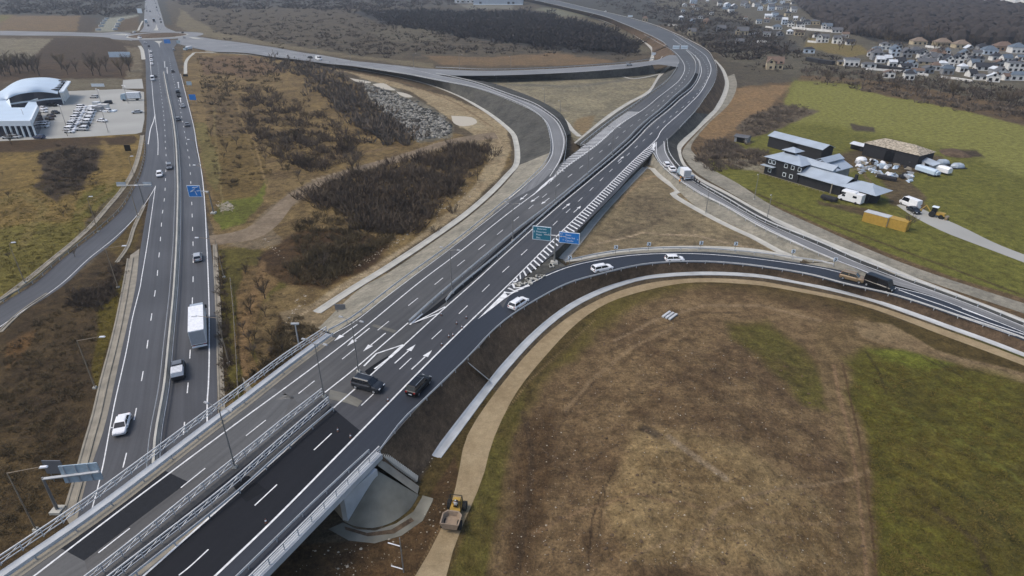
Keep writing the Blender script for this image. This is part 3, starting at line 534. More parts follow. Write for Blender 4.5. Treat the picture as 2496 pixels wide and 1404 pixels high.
r3 = surf('slip_road', R3, M['asph_far_sheen'], dz=-.02, nv=4)
R4 = [(1320,470,1200,519),(1344,430,1285,449),(1366,392,1325,407),(1377,360,1343,370),(1377,333,1341,333),(1362,300,1330,298),(1333,275,1303,273),(1290,250,1251,246),(1213,222,1190,224),(1138,197,1113,205),(1062,181,1030,189),(985,163,950,175),(900,152,880,164),(800,137,790,154),(700,121,690,141),(610,107,600,129),(540,98,530,126),(500,92,500,122),(470,87,468,116),(436,82,432,106)]
surf('gore_verge', [(1236,712,1250,716),(1268,684,1295,694),(1308,654,1340,670),(1345,624,1382,650)], M['gravel_d'], dz=-.035, nv=3)
gore = surf('gore_verge', [(1975,642,1940,643),(2037,636,1990,648),(2060,643,2035,655),(2092,657,2085,668),(2140,679,2130,682),(2172,692,2170,697)], M['gravel'], dz=-.03, nv=3)
r4 = surf('loop_ramp', R4, M['asph_far_sheen'], dz=-.006, nv=4)
r5 = surf('link_road', [(1668,138,1660,165),(1632,134,1615,158),(1600,146,1590,158),(1533,154,1533,166),(1405,164,1405,176),(1200,172,1200,184),(1062,168,1062,182),(960,158,960,172)], M['asph_far_sheen'], dz=-.03, nv=4)
for rg, mt_ in (([(556,1170,600,1225),(606,1160,650,1195)], 'asph_median'), ([(905,795,960,812),(912,790,968,806)], 'joint')):
    surf('asphalt_patch', rg, M[mt_], dz=.018, nv=3, parent=mw, kind=False)
# ---- ground-level highway, side ramp, roundabout, local roads
H1 = [(60,1600,560,1600),(140,1404,548,1404),(195,1200,541,1200),(223,1129,538,1120),(250,1050,532,1040),(272,959,530,960),(290,870,528,869),(308,793,528,793),(326,716,526,716),(344,596,513,596),(355,532,503,530),(364,480,497,475),(369,440,492,430),(366,405,487,400),(358,372,483,370),(354,340,479,340),(357,300,470,300),(358,260,460,260),(356,205,445,205),(355,159,432,159),(351,123,423,123),(345,108,430,108),(338,98,440,98)]
h1 = surf('highway', H1, M['asph_h1'], G, .03, nv=10)
r1 = surf('side_ramp', [(-200,900,-200,980),(0,746,0,800),(87,690,150,700),(159,627,218,637),(238,566,282,586),(295,514,333,525),(323,468,366,470),(344,425,372,436),(355,378,385,390),(355,345,384,350)], M['asph_h1'], G, .036, nv=4)
rc = P(385, 87); mb = MB(); ring = lambda r, z: [Vector((rc.x + r * math.cos(t * math.pi / 32), rc.y + r * math.sin(t * math.pi / 32), z)) for t in range(64)]
mb.loft([ring(25.2, .05), ring(33, .06), ring(40, .05)], caps=False); ra = struct(mb.build('roundabout', M['asph_far_sheen']))
for pp_ in ([(376,100),(396,100),(389,106),(390,118),(386,106)], [(374,74),(392,74),(384,68),(381,58),(379,68)], [(318,84),(300,86),(270,84),(300,82)], [(452,88),(470,90),(500,96),(470,94)]):
    mb = MB(); mb.add([P(x, y, .12) for x, y in pp_], [tuple(range(len(pp_)))]); mb.build('splitter_island', M['concrete'], ra)
mb = MB(); mb.loft([ring(26.6, .07), ring(26.4, .22), ring(25, .24), ring(25, .1)], caps=False); mb.build('kerb', M['concrete'], ra)
mb = MB(); mb.loft([ring(25, .15), ring(20, .9), ring(12, 1.4), ring(4, 1.6)]); isl = mb.build('central_island', M['earth_d'], ra)
surf('northern_road', [(340,78,430,78),(350,66,404,66),(351,51,398,51),(352,30,392,30),(353,10,386,10),(354,0,383,0),(355,-25,376,-25),(358,-50,369,-50)], M['asph_far_sheen'], G, .04, nv=4)
surf('western_road', [(318,80,322,99),(285,78,290,96),(240,80,245,90),(150,78,150,87),(0,75,0,86),(-500,66,-500,78)], M['asph_far_sheen'], G, .04, nv=3)
surf('northern_road_verge', [(350,51,346,51),(343,64,339,64),(340,74,334,75)], M['concrete'], G, .07, nv=1)
surf('dealership_lot', [(144,223,-700,250),(230,219,-500,290),(345,216,-200,345),(350,270,0,344),(346,323,332,326)], M['lot'], G, .02, nv=4) if False else None
mb = MB(); lotp = [P(x, y, .025) for x, y in [(-700,360),(0,344),(200,334),(332,326),(346,322),(352,290),(351,224),(300,217),(144,223),(-40,228),(-700,240)]]
mb.add(lotp, [tuple(range(len(lotp)))]); lot = struct(mb.build('dealership_lot', M['lot']))
mb = MB(); pl = [P(x, y, .04) for x, y in [(300,195),(346,192),(350,216),(298,216)]]; mb.add(pl, [(0, 1, 2, 3)]); struct(mb.build('access_slab', M['lot']))
surf('site_track', [(940,1560,1030,1560),(1012,1404,1088,1404),(1055,1330,1110,1325),(1100,1230,1150,1230),(1118,1150,1178,1160),(1140,1060,1205,1065),(1205,960,1262,952),(1300,846,1345,850),(1378,778,1410,785),(1450,735,1475,742),(1520,706,1545,716),(1600,687,1640,694),(1713,678,1720,688),(1840,684,1835,694),(1933,700,1928,708),(2112,738,2105,746),(2318,809,2305,820),(2496,875,2485,887),(2760,985,2750,995)], M['dirt'], G, .02, nv=4)
surf('dirt_road', [(505,575,505,598),(560,568,570,592),(610,552,630,580),(650,520,680,545),(700,476,722,492),(765,444,778,457),(865,408,872,421),(965,381,972,394),(1080,344,1086,355),(1150,330,1158,342),(1205,322,1215,338)], M['road_dirt'], G, .012, nv=3)
surf('farm_track', [(2185,500,2220,494),(2230,530,2270,520),(2300,565,2345,553),(2380,596,2420,590),(2496,640,2500,622),(2700,720,2700,695)], M['lot'], G, .02, nv=3)
surf('service_path', [(2520,772,2535,752),(2262,686,2275,668),(2128,638,2142,618),(1990,578,2010,560),(1860,516,1880,500),(1770,464,1800,448),(1702,424,1728,408),(1672,392,1695,378),(1665,365,1686,352),(1705,318,1728,300),(1754,266,1778,252),(1775,218,1796,210),(1774,186,1790,180)], M['gravel'], G, .012, nv=3)
# ---- concrete drainage channels
C1 = [(772,762),(868,699),(942,654),(1051,582),(1138,520),(1200,466),(1237,427),(1258,402),(1261,370),(1256,340),(1250,326),(1233,309),(1202,284),(1164,259),(1113,231),(1036,203),(933,179),(856,167),(792,158),(700,145),(600,133),(487,128),(469,133),(454,150),(452,180)]
channel('drainage_channel', C1, 2.0, M['concrete'])
channel('drainage_channel', [(1372,632),(1402,597),(1462,522),(1520,460),(1572,408)], 2.2, M['concrete'])
channel('drainage_channel', [(1572,408),(1590,412),(1610,432),(1641,455),(1654,466),(1640,474),(1650,482),(1687,504),(1738,532),(1790,558),(1840,581),(1907,617),(1956,632)], 1.9, M['concrete'])
channel('drainage_channel', [(1375,636),(1405,633),(1482,617),(1585,607),(1713,604),(1840,611),(1956,634)], 1.7, M['concrete'], dz=.14)
channel('drainage_channel', [(1062,1114),(1078,1093),(1110,1050),(1205,925),(1296,824),(1372,760),(1438,722),(1508,694),(1585,675),(1713,667),(1840,672),(1933,686),(2010,702),(2112,727),(2215,762),(2318,799),(2446,845),(2700,945)], 1.6, M['concrete_w'])
channel('drainage_channel', [(2600,830),(2496,786),(2266,697),(2215,677),(2112,632),(1984,580),(1856,521),(1764,470),(1690,430),(1660,397),(1652,368),(1662,350),(1702,310),(1748,264),(1770,218),(1769,190),(1758,166),(1740,146)], 2.4, M['concrete'])
channel('drainage_channel', [(1585,155),(1592,130),(1585,115),(1555,90),(1510,65),(1440,40),(1380,22),(1300,5)], 2.6, M['concrete'])
channel('drainage_channel', [(1645,150),(1613,179),(1585,221),(1533,251),(1482,285),(1405,350)], 2.2, M['concrete'])
channel('drainage_channel', [(1354,276),(1379,297),(1395,318),(1413,333)], 2.0, M['concrete'])
channel('drainage_channel', [(1510,184),(1540,192),(1575,188),(1613,179)], 1.6, M['concrete'])
for a, b in (((1195,930),(1142,886)), ((1562,101),(1584,88)), ((1592,128),(1624,113)), ((1438,40),(1448,34))):
    p0 = G(*a, .1); p1 = PR(*b); mb = MB(); pl = [p0.lerp(p1, i / 6) for i in range(7)]
    for p in pl: p.z += .12
    wd_ = .5 if a[1] > 500 else 1.1; L = offset(pl, -wd_); R = offset(pl, wd_); mb.strip(L, R); struct(mb.build('slope_chute', M['concrete']))
channel('highway_drain', [(524,596),(526,650),(529,700),(534,800),(537,900),(541,1000),(548,1200)], 1.0, M['concrete_d'])
surf('verge_slabs', [(318,622,340,607),(310,660,332,690),(290,775,311,790),(272,845,295,860),(248,930,278,940),(228,1010,258,1030),(210,1080,236,1100),(195,1140,212,1170),(160,1260,180,1300)], M['concrete_d'], G, .05, nv=2)
channel('highway_drain', [(318,630),(308,690),(292,775),(276,845),(254,930),(236,1010),(216,1080),(200,1140),(165,1260)], 1.3, M['concrete_d'], dz=.2)
channel('highway_drain', [(347,330),(340,370),(326,415),(298,462),(262,505),(225,548),(180,590),(131,630),(80,672),(20,718),(-100,810)], 1.4, M['concrete_d'])
channel('highway_drain', [(352,500),(338,530),(325,560),(312,600),(285,640)], .9, M['concrete_d'])
channel('highway_drain', [(340,112),(346,122),(350,145)], 2.6, M['concrete'])
channel('highway_drain', [(118,715),(80,740),(40,770),(0,810)], .9, M['concrete_d'])
# ---- banks
slope('embankment', [(813,813,775,800),(920,741,872,708),(1050,641,951,662),(1150,564,1056,590),(1240,490,1144,527),(1285,449,1206,473),(1325,407,1244,432),(1343,370,1266,402)], M['gravel'])
slope('embankment', [(1343,370,1266,402),(1341,333,1268,370),(1330,298,1262,340),(1303,273,1242,311),(1251,246,1208,285),(1190,224,1168,259),(1113,205,1115,231),(1030,189,1036,202),(950,175,933,179),(880,164,870,168)], M['gravel_d'])
slope('embankment', [(918,1106,1000,1200),(977,1031,1062,1098),(1020,990,1100,1045),(1131,882,1192,928),(1190,818,1240,868),(1240,775,1287,820),(1303,735,1355,763),(1379,695,1428,720),(1460,671,1500,692),(1575,646,1590,671),(1705,640,1713,663),(1830,649,1838,668),(1965,670,1955,688),(2061,695,2050,708),(2164,718,2150,736),(2235,739,2225,761),(2320,768,2310,792),(2475,822,2450,843),(2740,930,2700,942)], M['earth_d'])
slope('embankment', [(1262,690,1290,672),(1345,622,1372,618),(1425,545,1447,530),(1480,487,1503,470),(1537,428,1555,418),(1590,372,1572,402)], M['gravel_d'])
slope('embankment', [(1379,648,1388,644),(1470,627,1478,620),(1545,618,1550,611),(1630,614,1634,607),(1730,614,1732,607),(1845,625,1847,617),(1950,643,1950,634)], M['gravel'])
slope('embankment', [(1590,370,1580,402),(1597,385,1592,408),(1612,402,1608,424),(1640,428,1628,440),(1705,472,1690,498),(1770,504,1748,530),(1848,550,1830,570),(1938,593,1910,612),(2037,635,1975,640)], M['gravel'])
slope('embankment', [(2775,905,2790,900),(2510,800,2520,793),(2270,708,2276,702),(2140,663,2146,655),(1990,595,1996,587),(1905,562,1912,552),(1767,490,1776,477),(1690,444,1698,436),(1653,412,1664,402),(1627,376,1653,372),(1622,345,1655,350),(1655,314,1696,312),(1690,274,1728,278)], M['gravel_d'])
slope('embankment', [(1690,274,1728,278),(1706,256,1744,262),(1738,207,1766,214),(1746,174,1765,188),(1738,146,1752,160),(1712,117,1728,132)], M['earth_d'])
slope('embankment', [(1655,155,1640,158),(1649,137,1600,146),(1625,112,1590,128),(1605,97,1578,106),(1521,59,1500,62),(1444,33,1430,38),(1295,-1,1288,4),(1130,-28,1124,-25)], M['earth_d'])
slope('embankment', [(1655,155,1640,162),(1645,178,1610,186),(1616,209,1583,226),(1555,253,1532,256),(1486,302,1480,290),(1418,357,1402,350)], M['gravel_d'])
slope('embankment', [(1590,158,1600,180),(1533,166,1533,186),(1405,176,1405,194),(1200,184,1205,192),(1062,182,1090,189)], M['gravel_d'])
slope('embankment', [(1377,333,1392,325),(1362,300,1375,286),(1333,275,1348,263),(1290,250,1300,238),(1213,222,1222,209),(1138,197,1150,190),(1062,182,1080,182)], M['gravel_d'])
slope('embankment', [(880,164,870,168),(790,154,786,158),(690,141,690,144),(600,129,600,132),(530,126,530,129),(500,122,500,125)], M['gravel'])
# ---- markings
EL = [(-120,1560),(85,1403),(256,1272),(410,1156),(551,1051),(703,940),(810,860),(895,793),(1020,690),(1123,612),(1240,519),(1310,466),(1379,407),(1456,351),(1508,305),(1572,264),(1636,213),(1661,188),(1669,165),(1660,144),(1634,120),(1570,84)]
DL = [(240,1348),(326,1281),(377,1241),(505,1138),(622,1045),(656,1018),(745,946),(840,871),(927,800),(1002,740),(1068,687),(1124,641),(1176,601),(1219,566),(1259,533),(1326,478),(1358,453),(1401,419),(1451,380),(1490,348),(1533,311),(1600,262),(1650,215),(1672,188),(1681,165),(1672,146)]
ML = [(800,960),(872,893),(995,787),(1095,700),(1240,578),(1354,489),(1431,425),(1528,340),(1559,308),(1636,241),(1677,205),(1695,177),(1696,154),(1687,138),(1672,123)]
ER1 = [(230,1505),(351,1403),(640,1147),(867,947),(982,844),(1064,769),(1151,692),(1240,611),(1359,505),(1456,424),(1533,358),(1585,305),(1649,251),(1687,218),(1708,182),(1707,156),(1695,137),(1640,95)]
DR = [(436,1403),(478,1368),(609,1244),(751,1111),(868,1001),(954,919),(1037,841),(1108,775),(1168,718),(1220,668),(1267,625),(1344,553),(1376,522),(1432,470),(1479,425),(1518,389),(1551,358),(1605,309),(1640,280),(1690,238),(1716,205),(1726,178),(1720,155),(1700,130),(1640,88)]
ER2 = [(400,1520),(526,1403),(677,1258),(818,1115),(946,984),(1060,868),(1159,771),(1233,700),(1349,584),(1431,504),(1533,402),(1597,343),(1615,315),(1662,272),(1703,231),(1724,196),(1733,172),(1728,150),(1708,126),(1640,82)]
line(mw, EL, .22); line(mw, ER1, .24, dz=.03); line(mw, ER2, .26, dz=.03)
line(mw, [(792,957),(872,893),(995,787)], .22, dz=.03)
dashes(mw, DL, 9.8, 3.5, .16, dz=.026); dashes(mw, DR, 9.8, 3.5, .16, dz=.03)
line(mw, [(20,1396),(508,1042),(703,894),(813,814),(869,781),(985,691),(1240,495)], .14, dz=.03)
def zpath(px, step=.5): return path(px, PR, step)
def hatch(parent, pa, pb, period, back, wd=.8, name='hatching'):
    a = zpath(pa, .5); b = zpath(pb, .5); mb = MB(); k = max(1, int(period / .5)); n = len(a)
    for i in range(0, n - 1, k):
        p = a[i]; t = p - side(a, i).cross(Vector((0, 0, 1))) * 0
        d = (a[min(n - 1, i + 1)] - a[max(0, i - 1)]); d.z = 0; d.normalize(); tgt = p - d * back
        q = min(b, key=lambda v: abs((v - tgt).dot(d)) + (.0 if (v - p).length < 25 else 99))
        if (q - p).length < .8 or (q - p).length > 16: continue
        m_ = 6; st = [p.lerp(q, j / m_) for j in range(m_ + 1)]; hw = d * wd / 2; L = [v - hw for v in st]; R = [v + hw for v in st]
        for v in L + R: v.z = zf(v.x, v.y) + .028
        mb.strip(L, R)
    return mb.build(name, M['paint'], parent)
hatch(mw, [(1240,697),(1349,584),(1431,504),(1533,402),(1592,348)], [(1262,684),(1308,655),(1359,600),(1413,553),(1456,504),(1533,425),(1596,366)], 2.0, 2.0, .62)
hatch(mw, [(1338,448),(1379,410),(1456,354),(1508,308),(1560,272)], [(1345,436),(1362,411),(1385,385),(1420,358),(1486,303),(1540,265)], 2.0, 2.0, .75)
def fillp(parent, px, name='gore_marking', m_='paint', dz=.03):
    mb = MB(); v = [PR(x, y) for x, y in px]
    for p in v: p.z = zf(p.x, p.y) + dz
    mb.add(v, [tuple(range(len(v)))]); return mb.build(name, M[m_], parent)
fillp(mw, [(1296,479),(1330,452),(1350,430),(1340,436),(1318,455)]); fillp(mw, [(1590,353),(1597,346),(1598,356),(1592,364)])
fillp(mw, [(1164,779),(1200,742),(1230,712),(1238,722),(1205,748)], dz=.035)
for t in range(3):
    o = t * 11; line(mw, [(1228 + o, 712 - o * .9),(1236 + o, 716 - o * .55),(1262 + o * 1.3, 709 - o * .6)], .5, name='chevron_marking')
for a in [(871,791,814,832),(901,800,846,844),(940,812,885,857),(962,886,1013,840),(1003,901,1053,854),(1285,473,1267,488),(1314,478,1293,493),(1339,483,1319,498),(1371,510,1390,495),(1398,518,1416,502),(1506,394,1520,381)]: arrow(mw, *a)
for px, wd in (([(887,893),(918,862)], 0.28), ([(916,863),(982,841)], 0.28), ([(913,900),(954,869)], 0.31), ([(950,872),(984,841)], 0.56), ([(999,792),(1030,765)], 0.31), ([(1005,788),(1070,764)], 0.28), ([(1010,787),(1085,748)], 0.25)):
    line(mw, px, wd, dz=.045, name='chevron_marking')
line(r2, [(1169,783),(1215,738),(1282,696),(1379,653),(1482,630),(1585,619),(1713,619),(1840,630),(1984,650),(2056,666),(2174,698),(2256,718),(2343,749),(2496,810),(2700,895)], .22, dz=.012)
line(r2, [(985,1022),(1135,874),(1194,812),(1243,770),(1305,731),(1379,692),(1462,668),(1575,643),(1705,637),(1830,646),(1965,667),(2061,692),(2164,715),(2235,736),(2320,765),(2475,819)], .16, dz=.012)
line(r3, [(1600,346),(1601,376),(1617,402),(1645,427),(1710,470),(1775,503),(1856,548),(1945,592),(2042,635),(2095,655),(2150,680)], .22, dz=.012)
line(r3, [(1618,344),(1623,374),(1649,411),(1687,440),(1764,486),(1856,538),(1985,594),(2075,634),(2205,684),(2362,741),(2500,797)], .2, dz=.012)
line(r3, [(2190,706),(2256,730),(2300,745),(2400,783),(2496,815)], .3, dz=.02); dashes(r3, [(2345,752),(2410,776),(2496,808)], 12, 6, .3, dz=.02)
for i in range(4): line(r2, [(2110 + i * 5, 674 + i * 5),(2128 + i * 5, 679 + i * 5)], .5, dz=.03, name='hatching')
line(r4, [(1340,430),(1362,394),(1373,360),(1373,333),(1357,298),(1328,274),(1290,254),(1213,224),(1138,199),(1062,183),(985,165),(900,154),(800,139),(640,115)], .2, dz=.02)
line(r4, [(1240,484),(1290,443),(1329,405),(1347,371),(1345,334),(1334,300),(1305,274),(1251,248),(1190,224),(1113,204),(1030,188),(950,172),(880,161),(790,150),(640,128)], .2, dz=.02)
dashes(r4, [(940,167),(860,157),(780,147),(700,133),(620,120),(540,110)], 12, 4, .2, dz=.03)
line(r5, [(1615,137),(1600,148),(1533,156),(1405,166),(1200,175),(1062,172)], .2, dz=.02); line(r5, [(1600,157),(1533,165),(1405,175),(1200,183)], .2, dz=.02)
line(h1, [(180,1400),(244,1167),(268,1044),(282,972),(308,857),(323,775),(341,703),(346,673),(359,596),(369,525),(379,453)], .15, G, .045)
line(h1, [(385,378),(385,340),(380,300),(374,250),(370,200),(366,150),(362,120)], .2, G, .045)
line(h1, [(508,1200),(505,998),(508,940),(510,870),(510,767),(508,690),(504,596),(499,494),(491,417),(479,353),(472,308),(455,240),(440,180)], .2, G, .045)
dashes(h1, [(300,1140),(322,1048),(340,957),(355,870),(365,801),(374,739),(382,685),(386,640),(390,599),(395,529),(399,499),(402,470),(404,422),(405,383),(403,349),(402,320),(398,270),(393,230),(388,190),(384,150)], 10.6, 2.8, .16, G, .045)
dashes(h1, [(447,1060),(454,987),(461,903),(465,826),(470,705),(471,655),(471,612),(470,576),(469,543),(468,512),(467,484),(462,394),(456,358),(451,328),(436,250),(420,180),(412,140)], 10.6, 2.8, .16, G, .045)
for a in [(402,165,401,150),(408,180,407,164),(436,215,434,200),(441,250,439,238)]: arrow(h1, *a, f=G, dz=.05, wd=.3, head=(3, 1.4))
line(r1, [(379,455),(372,468),(358,490),(330,530),(282,578),(215,632),(150,692),(60,755),(0,797)], .15, G, .05); line(h1, [(378,280),(374,296),(367,315),(363,340),(361,352)], .3, G, .05)
line(lot, [(115,297),(165,295)], .2, G, .04)
# ---------------------------------------------------------------- bridge: slab edge, abutment, cone
def bridge():
    t = empty('overpass_bridge', PR(500, 1250), 0, 'concrete road bridge carrying the motorway over the straight highway', 'bridge')
    inv = -t.location
    def put(mb, name, m, **k):
        mb.v = [tuple(Vector(v) + inv) for v in mb.v]; return mb.build(name, m, t, **k)
    R = path([(380,1640),(623,1403),(770,1255),(918,1106)], PR, 2.0); L = path([(-300,1620),(18,1403),(256,1237),(508,1044),(600,975),(703,895),(806,818)], PR, 2.0)
    mb = MB()                                      # slab side + soffit on the right, and on the left
    for pl, s in ((R, 1), (L, -1)):
        rings = []
        for i, p in enumerate(pl):
            n = side(pl, i) * s; rings.append([p + n * a + Vector((0, 0, b)) for a, b in ((-.1, .02), (-.1, .3), (.9, .3), (.9, -.45), (.5, -.5), (.2, -1.5), (-1.5, -1.55), (-1.5, -.1))])
        mb.loft(rings)
    put(mb, 'parapet_beam', M['concrete_w'])
    mb = MB(); n = min(len(R), len(L)); Rr = resample(R, (R[-1] - R[0]).length / 30); Ll = resample(L, (L[-1] - L[0]).length / 30); n = min(len(Rr), len(Ll))
    mb.strip([p + Vector((0, 0, -1.3)) for p in Ll[:n]], [p + Vector((0, 0, -1.3)) for p in Rr[:n]]); put(mb, 'deck_slab', M['concrete_d'])
    mb = MB(); a, b, c = PR(905, 1130), PR(826, 1212), G(836, 1268)
    u = (b - a); u.z = 0; u.normalize(); v = Vector((u.y, -u.x, 0)); v = v if v.y > 0 else -v
    a.z -= 1.0; b = Vector((c.x, c.y, b.z - 1.4)); f = [a + Vector((0, 0, .4)), b, c, Vector((a.x, a.y, a.z - .6))]
    mb.add([*f, *[p - v * .8 for p in f]], [(0, 1, 2, 3), (7, 6, 5, 4), (0, 4, 5, 1), (1, 5, 6, 2), (2, 6, 7, 3)]); put(mb, 'wing_wall', M['concrete_w'])
    mb = MB(); d = G(700, 1100); e = (d - c).normalized(); mb.strip([c + e * i * 6 + Vector((0, 0, 5.2)) for i in range(6)], [c + e * i * 6 for i in range(6)]); put(mb, 'abutment', M['concrete_d'])
    return t
bridge()
ap = PR(908, 1128); ap.z -= .9
arc = [G(x, y, .05) for x, y in [(838,1270),(855,1279),(875,1284),(905,1287),(935,1281),(960,1271),(982,1256),(1000,1240),(1012,1222),(1020,1206)]]
arc = cr(arc, 3); mb = MB(); rings = []
for k in range(9): rings.append([ap.lerp(p, max(.02, k / 8)) for p in arc])
mb.loft(rings, closed=False, caps=False); tag(mb.build('paved_cone', M['cone_conc']), 'grey paved quarter cone slope beside the bridge abutment', 'slope paving')
def flat(name, px, m, dz=.03, wob=0):
    mb = MB(); v = [G(x, y, dz) for x, y in px]; mb.add(v, [tuple(range(len(v)))]); return struct(mb.build(name, m))
surf('cone_walkway', [(836,1274,800,1290),(870,1290,850,1318),(908,1295,905,1326),(960,1279,972,1309),(998,1256,1018,1282),(1020,1232,1046,1248),(1030,1208,1056,1215)], M['cone_conc'], G, .04, nv=2)
surf('cone_ditch', [(840,1284,842,1292),(880,1297,880,1306),(920,1300,925,1308),(965,1287,972,1297),(1002,1262,1010,1270)], M['earth_d'], G, .06, nv=2)
tb = [ap + Vector((.5, .3, 0))]
mb = MB(); q0 = tb[0]; q1 = G(1018, 1206, .1); s_ = Vector(((q1 - q0).y, -(q1 - q0).x, 0)).normalized(); pl = [q0.lerp(q1, i / 14) for i in range(15)]
if s_.x < 0: s_ = -s_
mb.strip([p + Vector((0, 0, .15)) for p in pl], [p + s_ * 1.3 + Vector((0, 0, .15)) for p in pl]); o = mb.build('side_strip', M['concrete_d']); tag(o, 'straight concrete edge strip running down beside the paved cone', 'slope edging')
st = empty('slope_stair', q0, 0, 'narrow concrete stair going down the bank beside the paved cone', 'stair')
for i in range(22):
    p = q0.lerp(q1, (i + .5) / 24) + s_ * 2.1 - q0; b = MB(); b.box((p.x, p.y, p.z + .22), (.8, .38, .3), math.atan2(s_.y, s_.x)); b.build('step', M['concrete'], st)
mb = MB(); cc = P(905, 1108); 

# ---------------------------------------------------------------- guardrails and railings
def guardrail(px, label, f=PR, post=4.0, o=0.0, m='galv_w', base=True, h=.75, step=2.5, cat='guardrail', group='steel guardrails along the carriageways', double=False, maxposts=95):
    pl = path(px, f, step); 
    if o: pl = offset(pl, o)
    for p in pl: p.z = (zf(p.x, p.y) if f is PR else .04)
    org = pl[0].copy(); t = empty('guardrail', org, 0, label, cat, group)
    for sgn in ((-1, 1) if double else (1,)):
        mb = MB(); rings = []
        for i, p in enumerate(pl):
            s = side(pl, i) * .12 * sgn; c = p - org + s * (1 if double else 0)
            rings.append([c + s * a + Vector((0, 0, b)) for a, b in ((0, h), (.35, h - .04), (.1, h - .15), (.35, h - .27), (0, h - .31), (-.35, h - .31), (-.35, h))])
        mb.loft(rings); mb.build('rail', M[m], t)
    L = sum((b - a).length for a, b in zip(pl, pl[1:])); sp = max(post, L / maxposts); pts = resample(pl, sp)
    b = MB(); b.box((0, 0, h / 2 - .05), (.1, .14, h), 0); first = b.build('post', M['galv'], t); first.location = pts[0] - org
    for p in pts[1:]:
        c = first.copy(); C.objects.link(c); c.parent = t; c.location = p - org
    return t
guardrail([(806,813),(869,777),(985,687),(1123,585),(1238,490)], 'steel guardrail along the left gravel bank from bridge end to the loop ramp', o=-.4)
guardrail([(1238,490),(1287,445),(1325,406),(1343,371),(1341,333),(1330,299),(1303,273),(1251,247),(1190,224),(1113,205),(1030,189),(950,176),(880,165)], 'steel guardrail round the inside edge of the left loop ramp', o=-.2)
guardrail([(1372,398),(1378,360),(1377,333),(1361,299),(1333,275),(1290,250),(1213,222),(1138,197),(1062,181)], 'steel guardrail round the outside edge of the left loop ramp', o=.3)
guardrail([(999,788),(1095,702),(1240,580),(1354,491),(1431,427),(1528,342),(1559,310),(1636,243),(1677,206),(1694,178),(1695,154),(1686,138),(1672,124)], 'steel guardrail on the left side of the dark motorway median', double=True)
guardrail([(1088,737),(1118,704),(1240,602),(1358,497),(1456,416),(1533,350),(1585,298),(1649,244),(1687,213),(1704,180),(1704,155),(1694,137)], 'steel guardrail on the right side of the dark motorway median', double=True)
guardrail([(922,1104),(977,1031),(1020,990),(1131,882),(1190,819),(1240,776),(1303,736),(1379,696),(1460,672),(1575,647),(1705,641),(1830,650),(1965,671),(2061,696),(2164,719),(2235,740),(2320,769),(2475,822),(2740,932)], 'steel guardrail along the outer edge of the dark curved exit ramp', o=.3)
guardrail([(1380,641),(1482,621),(1585,611),(1713,611),(1840,621),(1984,640),(2030,650)], 'steel guardrail between the curved exit ramp and the bare triangle', o=-.2)
guardrail([(1622,341),(1627,374),(1653,410),(1690,442),(1767,487),(1856,539),(1990,594),(2080,634),(2210,684),(2362,741),(2500,797),(2760,903)], 'steel guardrail along the farm side of the descending slip road', o=-.5)
guardrail([(1596,376),(1611,401),(1638,427),(1703,472),(1768,505),(1847,551),(1936,594),(2036,637)], 'steel guardrail between the slip road and the bare triangle', o=.5)
guardrail([(1655,314),(1706,256),(1738,207),(1746,174),(1738,147),(1712,117),(1636,79),(1572,55),(1469,29),(1341,-1)], 'steel guardrail round the outside of the far motorway curve', o=.3)
guardrail([(1625,112),(1605,97),(1521,59),(1444,33),(1295,-1)], 'steel guardrail on the inside of the far motorway curve', o=-.3)
guardrail([(1418,355),(1486,300),(1555,252),(1616,208),(1645,177),(1655,155)], 'steel guardrail beside the far left carriageway above the grey hollow', o=-.4)
guardrail([(1595,145),(1533,153),(1405,163),(1200,171),(1062,166)], 'steel guardrail along the far side of the link road', o=.2)
guardrail([(-120,840),(0,745),(87,690),(159,627),(238,566),(295,514),(323,468),(344,425),(355,378),(354,345)], 'pale guardrail along the outer side of the left side ramp', G, o=-.3, m='concrete_d')
guardrail([(560,1200),(540,1000),(537,870),(534,760),(530,690)], 'thin steel guardrail beside the highway right shoulder near the bridge', G, o=2.6, m='pole_r')
# concrete barrier in the highway median
pl = path([(372,1404),(376,1180),(379,1105),(385,1050),(403,946),(413,844),(423,741),(427,690),(431,620),(433,571),(435,468),(433,404),(429,340),(421,282),(410,231),(400,177)], G, 3)
mb = MB(); rings = []
for i, p in enumerate(pl):
    s = side(pl, i); rings.append([p + s * a + Vector((0, 0, b)) for a, b in ((-.42, .03), (-.36, .15), (-.2, .4), (-.16, .85), (.16, .85), (.2, .4), (.36, .15), (.42, .03))])
mb.loft(rings); o = mb.build('median_barrier', M['concrete']); tag(o, 'long pale concrete barrier in the middle of the straight highway', 'barrier')
mb = MB()
for sgn in (-1, 1):
    rings = []
    for i, p in enumerate(pl):
        s = side(pl, i) * sgn; rings.append([p + s * a + Vector((0, 0, b)) for a, b in ((.75, .45), (.8, .45), (.8, .75), (.75, .75))])
    mb.loft(rings)
mb.build('side_rail', M['galv'], o)
